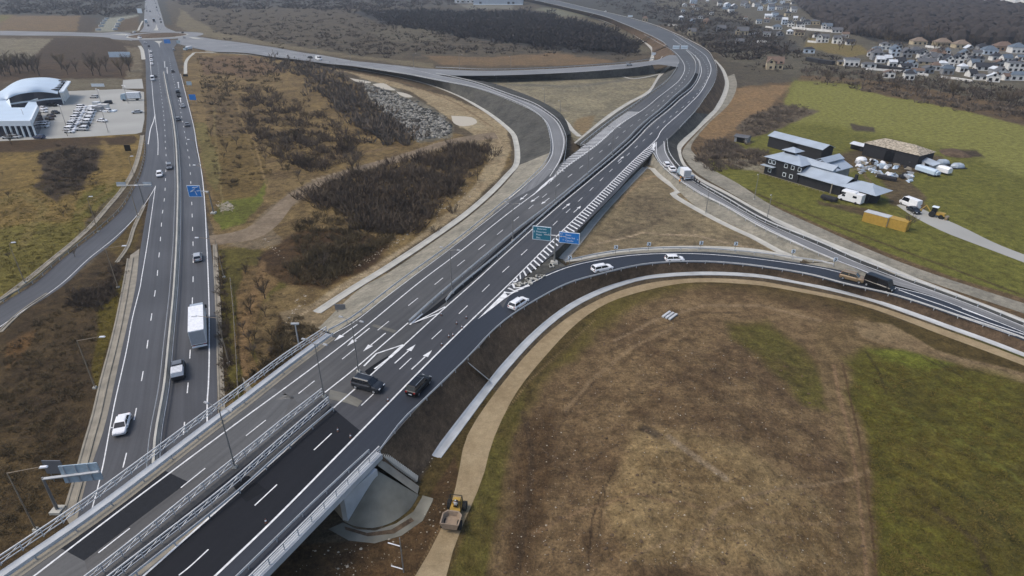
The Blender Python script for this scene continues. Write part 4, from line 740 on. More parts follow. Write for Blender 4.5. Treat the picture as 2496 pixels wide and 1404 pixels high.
def railing(px, label, o=0.0, h=1.15, dz=.3, lattice=True):
    pl = path(px, PR, 2.0); pl = offset(pl, o) if o else pl; org = pl[0].copy(); t = empty('bridge_railing', org, 0, label, 'railing', 'railings along the bridge deck')
    for p in pl: p.z = zf(p.x, p.y) + dz
    for nm, hh, r in (('top_rail', h, .07), ('middle_rail', h * .62, .04), ('lower_rail', h * .25, .04)):
        mb = MB(); rings = [[p - org + Vector((0, 0, hh)) + side(pl, i) * a + Vector((0, 0, b)) for a, b in ((-r, -r), (r, -r), (r, r), (-r, r))] for i, p in enumerate(pl)]
        mb.loft(rings); mb.build(nm, M['galv_w' if nm[0] == 't' else 'galv'], t)
    pts = resample(pl, 2.0)[:98]; b = MB(); b.box((0, 0, h / 2), (.09, .09, h)); f0 = b.build('post', M['galv'], t); f0.location = pts[0] - org
    for p in pts[1:]:
        c = f0.copy(); C.objects.link(c); c.parent = t; c.location = p - org
    if lattice:
        mb = MB()
        for i in range(len(pts) - 1): mb.tube(pts[i] - org + Vector((0, 0, .1)), pts[i + 1] - org + Vector((0, 0, h - .05)), .03, n=4)
        mb.build('diagonal_braces', M['galv'], t)
    return t
railing([(-300,1600),(0,1395),(256,1218),(508,1028),(600,960),(703,882),(802,816)], 'steel railing on the left edge of the bridge above the highway', o=-.4)
railing([(30,1560),(256,1395),(500,1196),(640,1083),(677,1052),(788,964)], 'steel railing on the left side of the bridge median gap', dz=.1)
railing([(90,1570),(300,1403),(540,1215),(660,1110),(803,985)], 'steel railing on the right side of the bridge median gap', dz=.1)
railing([(380,1638),(623,1401),(770,1253),(917,1104)], 'steel railing on the right edge of the bridge above the dark underpass', o=.6, h=1.0, lattice=False)
guardrail([(-280,1610),(18,1400),(256,1234),(508,1041),(600,972),(703,892),(804,818)], 'double steel guardrail inside the left railing of the bridge', o=.7)
guardrail([(110,1570),(320,1403),(560,1213),(678,1108),(805,1000)], 'steel guardrail beside the right railing of the bridge median gap', o=.6)
guardrail([(360,1640),(600,1403),(750,1255),(905,1108)], 'steel guardrail just inside the right parapet of the bridge', o=-.3)
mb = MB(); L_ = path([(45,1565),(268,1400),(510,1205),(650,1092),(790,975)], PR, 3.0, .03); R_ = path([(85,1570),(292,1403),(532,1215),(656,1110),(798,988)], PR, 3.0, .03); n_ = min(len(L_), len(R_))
mb.strip(L_[:n_], R_[:n_]); g_ = mb.build('gap_shade_strip', M['car_black'], mw)  # flat black strip on the deck, painted as the shade inside the median opening
mb = MB(); L_ = path([(120,1570),(326,1403),(566,1213),(684,1108),(808,1000)], PR, 3.0, .04); R_ = path([(190,1520),(346,1403),(600,1180),(690,1104),(812,998)], PR, 3.0, .04); n_ = min(len(L_), len(R_))
mb.strip(L_[:n_], R_[:n_]); mb.build('concrete_margin', M['concrete_d'], mw)
mb = MB(); L_ = path([(-270,1615),(22,1405),(258,1240),(509,1047),(601,978),(704,897),(806,821)], PR, 3.0, .035); R_ = offset(L_, 1.1); mb.strip(L_, R_); mb.build('concrete_margin', M['concrete_d'], mw)

# ---------------------------------------------------------------- street lamps
def lamp(label, base, h, arms, f=G, m='pole', head=1.0, hm='lampw', group='street lamps', base_block=True):
    """arms: list of (dx, dy, length) world directions"""
    b = f(*base); t = empty('street_lamp', b, 0, label, 'street lamp', group)
    mb = MB(); mb.tube((0, 0, 0), (0, 0, h), .11, .055, 8); mb.build('pole', M[m], t)
    if base_block: mb = MB(); mb.box((0, 0, .1), (.6, .6, .4), 0, taper=.8); mb.build('base', M['concrete'], t)
    for dx, dy, ln in arms:
        d = Vector((dx, dy, 0)).normalized(); e = d * ln + Vector((0, 0, h + .35)); mb = MB(); mb.tube((0, 0, h - .05), e, .055, .04, 6); a = mb.build('arm', M[m], t)
        mb = MB(); p = e + d * .5; mb.box((p.x, p.y, p.z), (1.2 * head, .42 * head, .16), math.atan2(d.y, d.x), taper=.8); mb.build('lamp_head', M[hm], a)
    return t
def wdir(a, b): d = P(*b) - P(*a); return d.x, d.y
acr = (-.92, .38)   # across the motorway, to the left
ac2 = (.92, -.38)
MED = [((573,1139),'nearest'),((790,968),'second nearest'),((874,907),'third nearest'),((1102,714),'fourth nearest'),((1250,587),'fifth nearest'),((1354,497),'sixth nearest'),((1432,427),'seventh nearest'),((1492,377),'farthest')]
desc = ['double armed lamp on the bridge median nearest the photo bottom','double armed lamp where the bridge median railings end','double armed lamp behind the turning dark estate car','double armed lamp at the start of the dark median strip',
 'double armed lamp in the dark median left of the green overhead sign','double armed lamp in the median near the small white road arrows','double armed lamp in the median left of the triangle tip','double armed lamp in the median beside the slip road nose']
for (b, _), d in zip(MED, desc): lamp(d, b, 9.0, [(*acr, 1.3), (*ac2, 1.3)], PR, head=.6, hm='lampg', group='double armed lamps in the motorway median')
for b, h, a, d in [((232,946),9,(1,.15,3.2),'rusty lamp on the brown verge left of the highway near the bridge'),((288,701),9,(1,.15,3.2),'rusty lamp leaning over the verge slabs left of the highway'),
  ((88,1292),9.2,(1,.15,3.4),'lamp at the lower left beside the grey overhead sign back'),((240,565),9,(1,.2,.4),'thin lamp beside the left side ramp ditch below the dark bush patch'),((61,690),9,(1,.2,.4),'thin lamp beside the left side ramp near the photo edge'),
  ((337,530),8.5,(1,.2,1.2),'lamp at the tip between the highway and the side ramp'),((333,450),8.5,(1,.3,.4),'lamp on the verge above the left double sign')]:
    lamp(d, b, h, [a], G, 'pole_r', head=.75, group='street lamps left of the highway')
for b, h, a, d in [((558,886),9,(-1,0,3.2),'lamp on the right verge reaching over the white lorry'),((546,676),9,(-1,0,3.2),'lamp on the right verge above the white car driving away'),((505,470),8,(-1,.2,1.6),'lamp on the right verge just above the blue highway sign'),((487,400),8,(-1,.2,1.6),'lamp on the right verge farther up the highway')]:
    lamp(d, b, h, [a], G, 'pole_r', head=.7, group='street lamps right of the highway')
for i, b in enumerate([(773,138),(855,149),(1009,164),(1120,168)]):
    lamp(['slim lamp beside the white van on the far ramp','slim lamp on the far ramp left of the white post','slim lamp where the link road leaves the ramp','slim lamp on the link road'][i], b, 8, [(1, -.5, 1.5)], PR, head=.5, hm='lampg', group='lamps along the far ramp')
for i, b in enumerate([(1210,220),(1327,256),(1245,168),(1365,288),(1720,520),(1838,486),(1868,540)]):
    lamp(['lamp outside the loop ramp bend','lamp above the loop ramp where it straightens','thin lamp beyond the link road','thin lamp in the grey hollow beside the loop ramp','slim lamp beside the slip road above the bare triangle','short lamp on the dirt track beyond the white truck','slim lamp along the slip road near the farm'][i], b, 7.5, [(-.5, -.8, 1.2)], G, head=.5, hm='lampg', group='slim lamps around the interchange')

# ---------------------------------------------------------------- signs
def text_lines(parent, lines, org, u, size, mt, nrm, name='lettering'):
    """white lettering as mesh on a panel: org = top-left, u = right direction, down = -Z"""
    for txt, ox, oz, s in lines:
        cu = bpy.data.curves.new(name, 'FONT'); cu.body = txt; cu.size = s; cu.extrude = .01
        tmp = bpy.data.objects.new('tmp', cu); me = bpy.data.meshes.new_from_object(tmp); bpy.data.objects.remove(tmp); me.name = name
        me.materials.clear(); me.materials.append(mt); o = bpy.data.objects.new(name, me); C.objects.link(o); o.parent = parent
        o.location = org + u * ox + Vector((0, 0, -oz)) + nrm * .09
        o.rotation_euler = (math.pi / 2, 0, math.atan2(u.y, u.x))
def panel(parent, name, c, u, wd, ht, m, nrm, border=True, back=False):
    mb = MB(); rz = math.atan2(u.y, u.x); mb.box((c.x, c.y, c.z), (wd, .12, ht), rz); o = mb.build(name, M['sign_w'] if border else M[m], parent)
    if border:
        mb = MB(); q = c + nrm * .05; mb.box((q.x, q.y, q.z), (wd - .24, .06, ht - .24), rz); mb.build('panel_face', M[m], o)
    return o
def big_gantry():
    b = PR(1351, 641); t = empty('overhead_sign', b, 0, 'overhead T shaped sign gantry with one green and one blue panel beside the hatched area', 'road sign', 'overhead road signs')
    u = Vector((.965, -.26, 0)); nrm = Vector((-.26, -.965, 0)); h = 6.4; hh = Vector((0, 0, h))
    mb = MB(); mb.tube((0, 0, 0), (0, 0, h), .2, .14, 8); mb.build('pole', M['pole'], t)
    mb = MB(); mb.tube(hh - u * 2.4, hh + u * 2.4, .12, n=6); mb.build('beam', M['galv_w'], t)
    c = hh - u * 2.9 + Vector((0, 0, .2)); panel(t, 'green_panel', c, u, 4.0, 3.1, 'teal_sign', nrm)
    o = c - u * 2.0 + Vector((0, 0, 1.55)); text_lines(t, [('Bucuresti', 1.0, .7, .52), ('0', .25, 1.4, .5), ('Motoreste', .8, 1.4, .52), ('Pitesti', .8, 2.05, .5), ('Sibiu', .8, 2.75, .5), ('1', 3.4, 1.7, .55)], o, u, 1, M['sign_w'], nrm)
    c = hh + u * 3.0 + Vector((0, 0, -.2)); panel(t, 'blue_panel', c, u, 4.4, 2.5, 'blue_sign', nrm)
    o = c - u * 2.2 + Vector((0, 0, 1.25)); text_lines(t, [('A1', .2, .65, .55), ('E', .4, 1.25, .45), ('71', .8, 1.95, .4), ('Resita', 1.4, .75, .5), ('Sebes Sud', 1.4, 1.4, .5), ('Cisnadie', 1.4, 2.05, .5), ('\u2197', 3.8, 1.6, .5)], o, u, 1, M['sign_w'], nrm)
    mb = MB(); mb.box((0, 0, .2), (1.6, 1.4, .5), taper=.85); mb.build('footing', M['concrete'], t)
big_gantry()
def cantilever(label, base, h, arm, pw, ph, m, f=G, facing=-1, back=False, drop=0.0, polem='pole', lines=None, bars=False, arm_r=.16):
    b = f(*base); t = empty('overhead_sign', b, 0, label, 'road sign', 'overhead road signs'); a = Vector(arm); ln = a.length; d = a.normalized(); nrm = Vector((-d.y, d.x, 0)); nrm = nrm if nrm.y * facing > 0 else -nrm
    u = d if (d.x > 0) else -d
    if facing > 0: u = -u
    mb = MB(); mb.tube((0, 0, 0), (0, 0, h), .2, .14, 8); mb.build('pole', M[polem], t)
    mb = MB(); mb.tube((0, 0, h - .2), a + Vector((0, 0, h + .1)), arm_r, n=6); mb.build('arm', M['galv_w'], t)
    c = d * (ln - pw * .5) + Vector((0, 0, h - drop)) + nrm * .22; p = panel(t, 'sign_panel', c, u, pw, ph, m, nrm, border=not back)
    if bars:
        mb = MB()
        for k in (-.25, .08, .38):
            q = c + d * pw * k * -1 - nrm * .12; mb.tube(q + Vector((0, 0, -ph / 2)), q + Vector((0, 0, ph / 2)), .06, n=4)
        mb.build('stiffener_bars', M['galv'], p)
    if lines: text_lines(t, lines, c - u * pw / 2 + Vector((0, 0, ph / 2)), u, 1, M['sign_w'], nrm)
    mb = MB(); mb.box((0, 0, .15), (1.3, 1.3, .5)); mb.build('footing', M['concrete'], t); return t
cantilever('large grey overhead sign seen from behind above the bridge railing', (142,1246), 5.6, (6.3, .9, 0), 4.3, 2.7, 'sign_back', back=True, facing=1, bars=True, arm_r=.18)
s = cantilever('blue direction sign hanging over the right lane of the highway', (521,520), 6.4, (-5.4, 0, 0), 3.5, 3.2, 'blue_sign')
for a, b_ in (((-5.6, 0), (-4.0, .9)), ((-4.4, 1.1), (-3.0, 1.6)), ((-4.3, .2), (-3.9, -1.4)), ((-5.8, -.2), (-4.6, .2)), ((-3.8, .1), (-2.6, .2)), ((-4.9, 1.2), (-4.2, 1.4))):
    mb = MB(); mb.tube((a[0] * .86 + .25, -.36, 6.4 + a[1] * .8), (b_[0] * .86 + .25, -.36, 6.4 + b_[1] * .8), .08, n=4); mb.build('sign_line', M['sign_w'], s)
t = empty('overhead_sign', G(351, 495), 0, 'pale T shaped sign gantry over the left side ramp with two blue grey panels', 'road sign', 'overhead road signs')
mb = MB(); mb.tube((0, 0, 0), (0, 0, 5.2), .2, .14, 8); mb.build('pole', M['pole'], t); mb = MB(); mb.tube((-6.2, 0, 5.2), (3.6, 0, 5.4), .1, n=6); mb.build('beam', M['galv_w'], t)
for x, wd in ((-5.0, 2.6), (2.4, 2.4)): panel(t, 'sign_panel', Vector((x, .2, 5.5)), Vector((1, 0, 0)), wd, 1.2, 'roof_blue', Vector((0, -1, 0)), border=False)
def board(label, base, wd, ht, z0, m, f=G, rz=0.0, legs=2, name='road_sign', cat='road sign', group=None, face=None, back='sign_back'):
    b = f(*base); t = empty(name, b, rz, label, cat, group); mb = MB(); mb.box((0, 0, z0 + ht / 2), (wd, .1, ht)); mb.build('panel', M[m], t)
    for k in range(legs):
        x = 0 if legs == 1 else (-wd * .35 + k * wd * .7 / (legs - 1)); mb = MB(); mb.tube((x, .1, 0), (x, .1, z0 + ht * .8), .07, n=6); mb.build('post', M['pole'], t)
    return t
board('small dark sign seen from behind on the brown verge below the bridge rail', (148,1176), 2.4, 2.2, 1.6, 'car_grey', legs=2)
board('dark grey sign board beside the concrete channel end left of the motorway', (832,768), 2.0, 1.2, 1.2, 'car_grey', legs=2)
board('dark rectangular board standing on the grass left of the highway', (314,372), 2.2, 2.2, .6, 'car_black', legs=2)
board('small blue and white sign right of the far highway', (464,217), 2.8, 2.0, 2.0, 'sign_back'); board('small bright blue sign right of the highway below the white one', (473,254), 3.2, 2.6, 2.0, 'blue_sign')
board('blue sign standing just below the roundabout', (410,112), 5.2, 3.2, 2.0, 'blue_sign'); board('pale blue sign at the roundabout right exit', (437,112), 3.0, 2.4, 2.0, 'sign_back'); board('white square panel beside the northern road', (342,34), 6.5, 6, 1.0, 'sign_w')
board('long white billboard standing on the ploughed field', (295,146), 15.5, 3.6, 1.8, 'roof_white', legs=4, name='billboard', cat='billboard')
board('low long white framed panel at the dealership edge', (240,214), 7.2, 1.6, .6, 'sign_w', legs=3); board('small dark panel beside the drain below the roundabout', (453,188), 3.0, 1.2, .4, 'car_black')
for x, y, d in [(1646,133,'left white sign board at the far link road junction'),(1666,133,'right white sign board at the far link road junction')]:
    t = board(d, (x, y), 4.6, 2.2, 3.6, 'sign_w', PR, legs=2); mb = MB(); mb.box((0, -.08, 4.7), (4.0, .04, .4)); mb.build('panel_band', M['sign_back'], t)
board('white panel on the verge above the far motorway', (1536,46), 5.5, 1.8, 2, 'sign_w', PR); board('small white box at the end of the far ditch', (1593,136), 3.2, 2.0, .3, 'sign_w')
def chev(x, y, f, d):
    b = f(x, y); t = empty('curve_marker', b, 0, d, 'curve marker', 'white chevron markers along the curved ramp'); mb = MB(); mb.tube((0, .08, 0), (0, .08, 1.7), .05, n=6); mb.build('post', M['pole'], t)
    mb = MB(); mb.box((0, 0, 1.75), (.85, .06, .85)); p = mb.build('panel', M['sign_w'], t)
    mb = MB(); mb.add([(-.2, -.05, 2.1), (.02, -.05, 2.1), (.26, -.05, 1.75), (.02, -.05, 1.4), (-.2, -.05, 1.4), (.04, -.05, 1.75)], [(0, 5, 2, 1), (5, 4, 3, 2)]); mb.build('chevron', M['car_black'], p)
cd = ['chevron marker at the gore beside the blue overhead panel','chevron marker first along the curved ramp verge right of the gore','chevron marker above the white estate car on the ramp','chevron marker on the ramp verge left of the fourth','chevron marker above the ramp right of the white hatchback','chevron marker near the right tip of the bare triangle','chevron marker between slip road and exit ramp beyond the triangle tip']
for (x, y), d in zip([(1388,646),(1500,620),(1580,612),(1707,609),(1791,611),(1930,630),(2032,650)], cd): chev(x, y, PR, d)
# ---------------------------------------------------------------- vehicles
SPEC = dict(  # L, W, H, belt, hood length, trunk length, hood height
 hatch=(4.1, 1.8, 1.5, .92, .95, .12, .9), sedan=(4.6, 1.82, 1.45, .92, 1.15, .8, .92), estate=(4.7, 1.84, 1.52, .95, 1.15, .12, .95), suv=(4.75, 1.92, 1.78, 1.08, 1.2, .1, 1.08),
 van=(5.6, 2.05, 2.5, 1.3, .7, .02, 1.25), minivan=(4.9, 1.95, 2.0, 1.15, .8, .04, 1.12))
def body_shape(kind):
    L, W, H, belt, hood, trunk, hh = SPEC[kind]; x0, x1 = -L / 2, L / 2; w = W / 2
    st = [(x0, .45, hh * .82, .86), (x0 + .08, .28, hh * .92, .94), (x0 + max(trunk, .2), .24, belt, 1), (0, .24, belt, 1), (x1 - hood, .24, belt, 1), (x1 - hood * .5, .25, hh, .98), (x1 - .15, .28, hh * .88, .93), (x1, .4, hh * .72, .8)]
    body = MB(); rings = []
    for x, zb, zt, k in st:
        a = w * k; rings.append([(x, -a * .92, zb), (x, -a, zb + .18), (x, -a, zt - .14), (x, -a * .88, zt), (x, a * .88, zt), (x, a, zt - .14), (x, a, zb + .18), (x, a * .92, zb)])
    body.loft(rings)
    a = w * .88; b = w * .72; rake_f = .75 if kind != 'van' else .55; rake_r = .55 if trunk > .3 else .28
    if kind in ('van', 'minivan'): rake_r = .08; b = w * .82
    bx0, bx1 = x0 + max(trunk, .06), x1 - hood + .1; tx0, tx1 = bx0 + rake_r, bx1 - rake_f
    glass = MB(); glass.loft([[(bx0, -a, belt - .02), (bx1, -a, belt - .02), (bx1, a, belt - .02), (bx0, a, belt - .02)], [(tx0, -b, H - .06), (tx1, -b, H - .06), (tx1, b, H - .06), (tx0, b, H - .06)]])
    roof = MB(); roof.loft([[(tx0 - .05, -b - .03, H - .07), (tx1 + .05, -b - .03, H - .07), (tx1 + .05, b + .03, H - .07), (tx0 - .05, b + .03, H - .07)], [(tx0 + .12, -b + .1, H), (tx1 - .15, -b + .1, H), (tx1 - .15, b - .1, H), (tx0 + .12, b - .1, H)]])
    for sx in (-1, 1):
        for (p, q) in (((bx0, sx * a, belt), (tx0, sx * b, H - .06)), ((bx1, sx * a, belt), (tx1, sx * b, H - .06)), (((bx0 + bx1) / 2 - .1, sx * (a + .005), belt), ((tx0 + tx1) / 2, sx * (b + .005), H - .06))): roof.tube(p, q, .05, n=4)
    if kind == 'van': roof.box(((bx0 + 0) / 2 - .1, 0, (belt + H) / 2 - .04), (abs(bx0) - .05, W * .955, H - belt - .02), taper=.93)
    return body, glass, roof, (L, W, H, x0, x1, w, hh)
def make_car(kind, col, label, group, detail=True):
    body, glass, roof, (L, W, H, x0, x1, w, hh) = body_shape(kind); paint = M['car_' + col]
    wheels = []
    for x in (x1 - .85, x0 + .8):
        for s in (-1, 1): wheels.append((x, s))
    if not detail:
        mb = MB(); mb.add(body.v, body.f, 0); mb.add(roof.v, roof.f, 0); mb.add(glass.v, glass.f, 1)
        for x, s in wheels: mb.tube((x, s * (w - .22), .32), (x, s * (w + .01), .32), .33, n=8, m=2)
        o = mb.build('car', [paint, M['glass'], M['tyre']]); tag(o, label, 'car', group); return o
    t = empty('car', (0, 0, 0), 0, label, 'van' if 'van' in kind else 'car', group)
    b = body.build('body', paint, t); roof.build('roof', paint, t); glass.build('windows', M['glass'], t)
    for x, s in wheels:
        mb = MB(); mb.tube((x, s * (w - .24), .33), (x, s * (w + .015), .33), .34, n=14); wh = mb.build('wheel', M['tyre'], t)
        mb = MB(); mb.tube((x, s * (w + .01), .33), (x, s * (w + .03), .33), .21, n=10); mb.build('rim', M['rim'], wh)
    for s in (-1, 1):
        mb = MB(); mb.box((x1 - .08, s * w * .62, hh * .72), (.22, .36, .16)); mb.build('headlight', M['chrome'], t)
        mb = MB(); mb.box((x0 + .05, s * w * .7, hh * .8), (.14, .28, .2)); mb.build('tail_light', M['tail'], t)
        mb = MB(); mb.box((x1 - SPEC[kind][4] - .2, s * (w + .08), SPEC[kind][3] + .05), (.14, .2, .13)); mb.build('mirror', paint, t)
    mb = MB(); mb.box((x0 + .03, 0, .55), (.08, .5, .12)); mb.build('number_plate', M['sign_w'], t)
    if kind in ('suv', 'estate', 'minivan'):
        for s in (-1, 1): mb = MB(); mb.tube((x0 + .7, s * w * .62, H + .04), (.55, s * w * .62, H + .04), .03, n=4); mb.build('roof_rail', M['galv'], t)
    return t
protos = {}
def car(kind, col, x, y, hx, hy, label, f=G, group='cars on the roads', detail=True, dz=.05):
    k = (kind, col, detail); a, b = f(x, y), f(hx, hy); rz = math.atan2(b.y - a.y, b.x - a.x)
    if k not in protos: o = make_car(kind, col, label, group, detail); protos[k] = o
    else: o = copy_tree(protos[k]); o['label'] = label; o['group'] = group
    if f is PR and abs((b - a).length) > .1: o.rotation_euler = (0, -math.atan2(zf(b.x, b.y) - zf(a.x, a.y), max(4, (b - a).length)) * .6, rz)
    else: o.rotation_euler = (0, 0, rz)
    o.location = (a.x, a.y, (zf(a.x, a.y) if f is PR else 0) + dz); return o
gh = 'cars driving on the straight highway'
car('sedan','white',300,1042,282,1100,'white saloon car driving towards the bridge in the left carriageway',group=gh)
car('hatch','white',390,429,388,460,'white hatchback coming down the highway above the tip of the side ramp',group=gh)
car('estate','grey',414,410,414,440,'grey estate car coming down the highway close to the concrete barrier',group=gh)
car('hatch','silver',483,632,482,600,'silver white hatchback driving away behind the lorry',group=gh)
car('sedan','silver',446,261,445,240,'silver car driving away level with the packed parking lot',group=gh,detail=False)
car('hatch','grey',435,293,434,270,'grey car driving away in the lane beside the concrete barrier',group=gh,detail=False)
car('sedan','grey',457,307,455,285,'grey car driving away near the right edge of the highway',group=gh,detail=False)
car('suv','dark',434,227,433,210,'dark car ahead of its twin near the small blue signs',group=gh,detail=False); car('sedan','black',436,236,434,220,'black car following a dark one near the small blue signs',group=gh,detail=False)
car('sedan','dark',422,176,421,160,'dark car driving towards the roundabout from below',group=gh,detail=False)
car('van','white',373,196,373,220,'white van coming down the highway beside the dealership entrance',group=gh,detail=False); car('sedan','dark',379,188,379,210,'dark car half hidden behind the white van',group=gh,detail=False)
qd = ['first','second','third','fourth','fifth','sixth']
for i, (x, y, c) in enumerate([(371,158,'white'),(370,149,'white'),(369,139,'white'),(368,128,'white'),(363,114,'dark'),(355,106,'silver')]):
    car('hatch',c,x,y,x + 1,y + 14,'%s car in the queue below the roundabout, counted from its lower end' % qd[i],group='cars queueing below the roundabout',detail=False)
gn = 'vehicles queueing on the northern road'
for i, (x, y, c, k) in enumerate([(355,4,'white','van'),(357,12,'white','hatch'),(357,18,'silver','hatch'),(358,23,'silver','sedan'),(358,28,'dark','sedan'),(362,64,'dark','suv'),(366,29,'black','sedan'),(377,4,'silver','hatch'),(380,9,'silver','hatch'),(382,19,'black','suv'),(383,26,'silver','sedan'),(386,34,'white','hatch'),(389,42,'white','sedan'),(391,48,'black','sedan'),(393,55,'dark','hatch'),(388,73,'white','hatch')]):
    car(k,c,x,y,x - 1 if x < 372 else x + 1,y + 16 if x < 372 else y - 10,'%s vehicle on the northern road, %s from the top, %s side' % ({'white':'white','silver':'silver','dark':'dark','black':'black'}[c], ['first','second','third','fourth','fifth','sixth','seventh','first','second','third','fourth','fifth','sixth','seventh','eighth','ninth'][i], 'left' if x < 372 else 'right'),group=gn,detail=False)
gr = 'cars on the roundabout'
for k, c, x, y, hx, hy, d in [('sedan','white',327,80,318,82,'white car at the upper left of the roundabout ring'),('hatch','white',310,89,316,92,'white car at the left entry of the roundabout'),('minivan','white',341,94,352,96,'long white car on the lower left of the roundabout ring'),('hatch','dark',445,81,438,79,'dark car at the upper right of the roundabout ring'),('sedan','silver',449,93,454,90,'silver car at the right side of the roundabout ring')]:
    car(k,c,x,y,hx,hy,d,group=gr,detail=False,dz=.08)
gm = 'cars on the motorway and its ramps'
car('suv','dark',898,946,940,957,'dark seven seat car turning across the motorway lanes',PR,gm); car('suv','black',1021,948,1048,920,'black car driving up the dark ramp lane beside the turning car',PR,gm)
car('estate','white',1264,746,1285,733,'white estate car on the curved ramp beside the painted nose',PR,gm); car('estate','white',1467,660,1490,656,'white estate car in the middle of the curved ramp',PR,gm)
car('hatch','white',1643,637,1665,637,'white hatchback on the curved ramp below the triangle',PR,gm); car('suv','tan',2076,683,2095,688,'tan off road car with loaded roof behind the black van',PR,gm)
car('van','black',2141,703,2165,712,'black van on the exit ramp just before the merging lanes',PR,gm)
car('hatch','white',1624,405,1615,390,'white car parked on the slip road nearest the nose',PR,gm); car('sedan','white',1637,416,1626,402,'white car parked on the slip road just behind another',PR,gm)
car('van','white',777,146,790,148,'white van on the far ramp beside the lamp',PR,gm,False); car('sedan','black',756,142,745,140,'black car following the white van on the far ramp',PR,gm,False)
car('hatch','silver',1533,160,1545,159,'small silver car on the link road',PR,gm,False); car('hatch','silver',424,123,423,112,'small silver car at the kerb right below the roundabout',detail=False)
car('hatch','white',1476,29,1466,27,'tiny white car on the distant motorway',PR,gm,False)
# lorry
def lorry(label, x, y, hx, hy, f=G, L=13.6, cab='sign_back', trailer='lampw', name='lorry', H=3.9, grp=None, far=False, W=2.5):
    a, b = f(x, y), f(hx, hy); t = empty(name, a, math.atan2(b.y - a.y, b.x - a.x), label, 'lorry', grp); t.location.z = (zf(a.x, a.y) if f is PR else 0) + .05
    mb = MB(); mb.box((-1.2, 0, 1.1 + (H - 1.1) / 2), (L - 2.8, W, H - 1.1)); tr = mb.build('cargo_box', M[trailer], t)
    mb = MB(); mb.box((-1.2 - (L - 2.8) / 2 - .02, 0, 1.15 + (H - 1.2) / 2), (.05, W - .16, H - 1.4)); mb.build('rear_door', M['car_silver'] if trailer == 'lampw' else M['wall_dark'], tr)
    mb = MB(); mb.loft([[(L / 2 - 2.3, -W * .48, .6), (L / 2, -W * .48, .6), (L / 2, W * .48, .6), (L / 2 - 2.3, W * .48, .6)], [(L / 2 - 2.3, -W * .48, 2), (L / 2, -W * .48, 1.9), (L / 2, W * .48, 1.9), (L / 2 - 2.3, W * .48, 2)], [(L / 2 - 2.3, -W * .45, H - .4), (L / 2 - .5, -W * .44, H - .6), (L / 2 - .5, W * .44, H - .6), (L / 2 - 2.3, W * .45, H - .4)]]); cb = mb.build('cab', M[cab], t)
    mb = MB(); mb.box((L / 2 - .2, 0, 2.25), (.3, W * .84, .8)); mb.build('windscreen', M['glass'], cb)
    mb = MB(); mb.box((-.6, 0, .85), (L - 1.6, 1.0, .3)); mb.build('chassis', M['tyre'], t)
    if not far:
        for s in (-1, 1):
            mb = MB(); mb.box((L / 2 - .3, s * (W / 2 + .2), 2.3), (.2, .3, .7)); mb.build('mirror', M['car_black'], cb)
            mb = MB(); mb.box((-L / 2 + .2, s * .9, .95), (.12, .4, .16)); mb.build('tail_light', M['tail'], t)
        mb = MB(); mb.box((-L / 2 + .12, 0, .75), (.2, W * .95, .28)); mb.build('rear_bumper', M['sign_w'], t)
    for xx in ((-L * .36, -L * .27, -L * .18, L / 2 - 1.3, L * .22) if L > 9 else (-L * .28, L / 2 - 1.1)):
        for s in (-1, 1): mb = MB(); mb.tube((xx, s * (W / 2 - .35), .5), (xx, s * (W / 2), .5), .5, n=12); mb.build('wheel', M['tyre'], t)
    return t
lorry('white box lorry driving away in the right carriageway of the highway', 489, 812, 488, 760, H=3.9, L=12.5, cab='roof_blue')
lorry('white box truck standing on the slip road among workers', 1666, 433, 1640, 405, PR, L=6.5, H=3.2, W=2.3, name='box_truck')
lorry('white lorry in the line on the northern road left side', 357, 56, 358, 75, L=10, far=True); lorry('pale blue lorry in the middle of the northern road', 376, 54, 375, 40, L=8, cab='roof_blue', trailer='roof_blue', far=True)
lorry('long white lorry with open side parked at the lot edge', 322, 245, 300, 246, L=9, far=True, W=2.4); lorry('white truck on the strip right of the roundabout', 459, 123, 452, 124, L=7, H=3, far=True)
# pickup with ribbed canopy
a = G(437, 908); b = G(438, 860); t = empty('pickup_truck', a, math.atan2(b.y - a.y, b.x - a.x), 'dark pickup with a white ribbed load cover driving away below the lorry', 'pickup truck', gh); t.location.z = .05
body, glass, roof, (L, W, H, x0, x1, w_, hh) = body_shape('suv')
mb = MB(); mb.loft([[(x, -.95 * k, zb), (x, -.97 * k, zt), (x, .97 * k, zt), (x, .95 * k, zb)] for x, zb, zt, k in ((-2.9, .45, .95, .9), (-2.8, .4, 1.05, 1), (.2, .35, 1.08, 1), (1.9, .35, 1.05, 1), (2.6, .45, .9, .9))]); mb.build('body', M['car_dark'], t)
mb = MB(); mb.loft([[(-.5, -.86, 1.06), (1.6, -.86, 1.06), (1.6, .86, 1.06), (-.5, .86, 1.06)], [(-.2, -.7, 1.75), (.9, -.7, 1.75), (.9, .7, 1.75), (-.2, .7, 1.75)]]); mb.build('windows', M['glass'], t)
mb = MB(); mb.box((.35, 0, 1.77), (1.2, 1.42, .06)); rf = mb.build('roof', M['car_grey'], t)
for k in range(4):
    mb = MB(); mb.box((-.05 + k * .27, 0, 1.83), (.06, 1.3, .06)); mb.build('roof_bar', M['galv'], rf)
mb = MB(); mb.box((-1.75, 0, 1.4), (2.2, 1.84, .75), taper=.92); cv = mb.build('load_cover', M['lampw'], t)
for k in range(5): mb = MB(); mb.box((-2.55 + k * .4, 0, 1.79), (.08, 1.55, .05)); mb.build('cover_rib', M['car_silver'], cv)
for x in (-1.8, 1.75):
    for s in (-1, 1): mb = MB(); mb.tube((x, s * .75, .38), (x, s * 1.0, .38), .38, n=12); mb.build('wheel', M['tyre'], t)
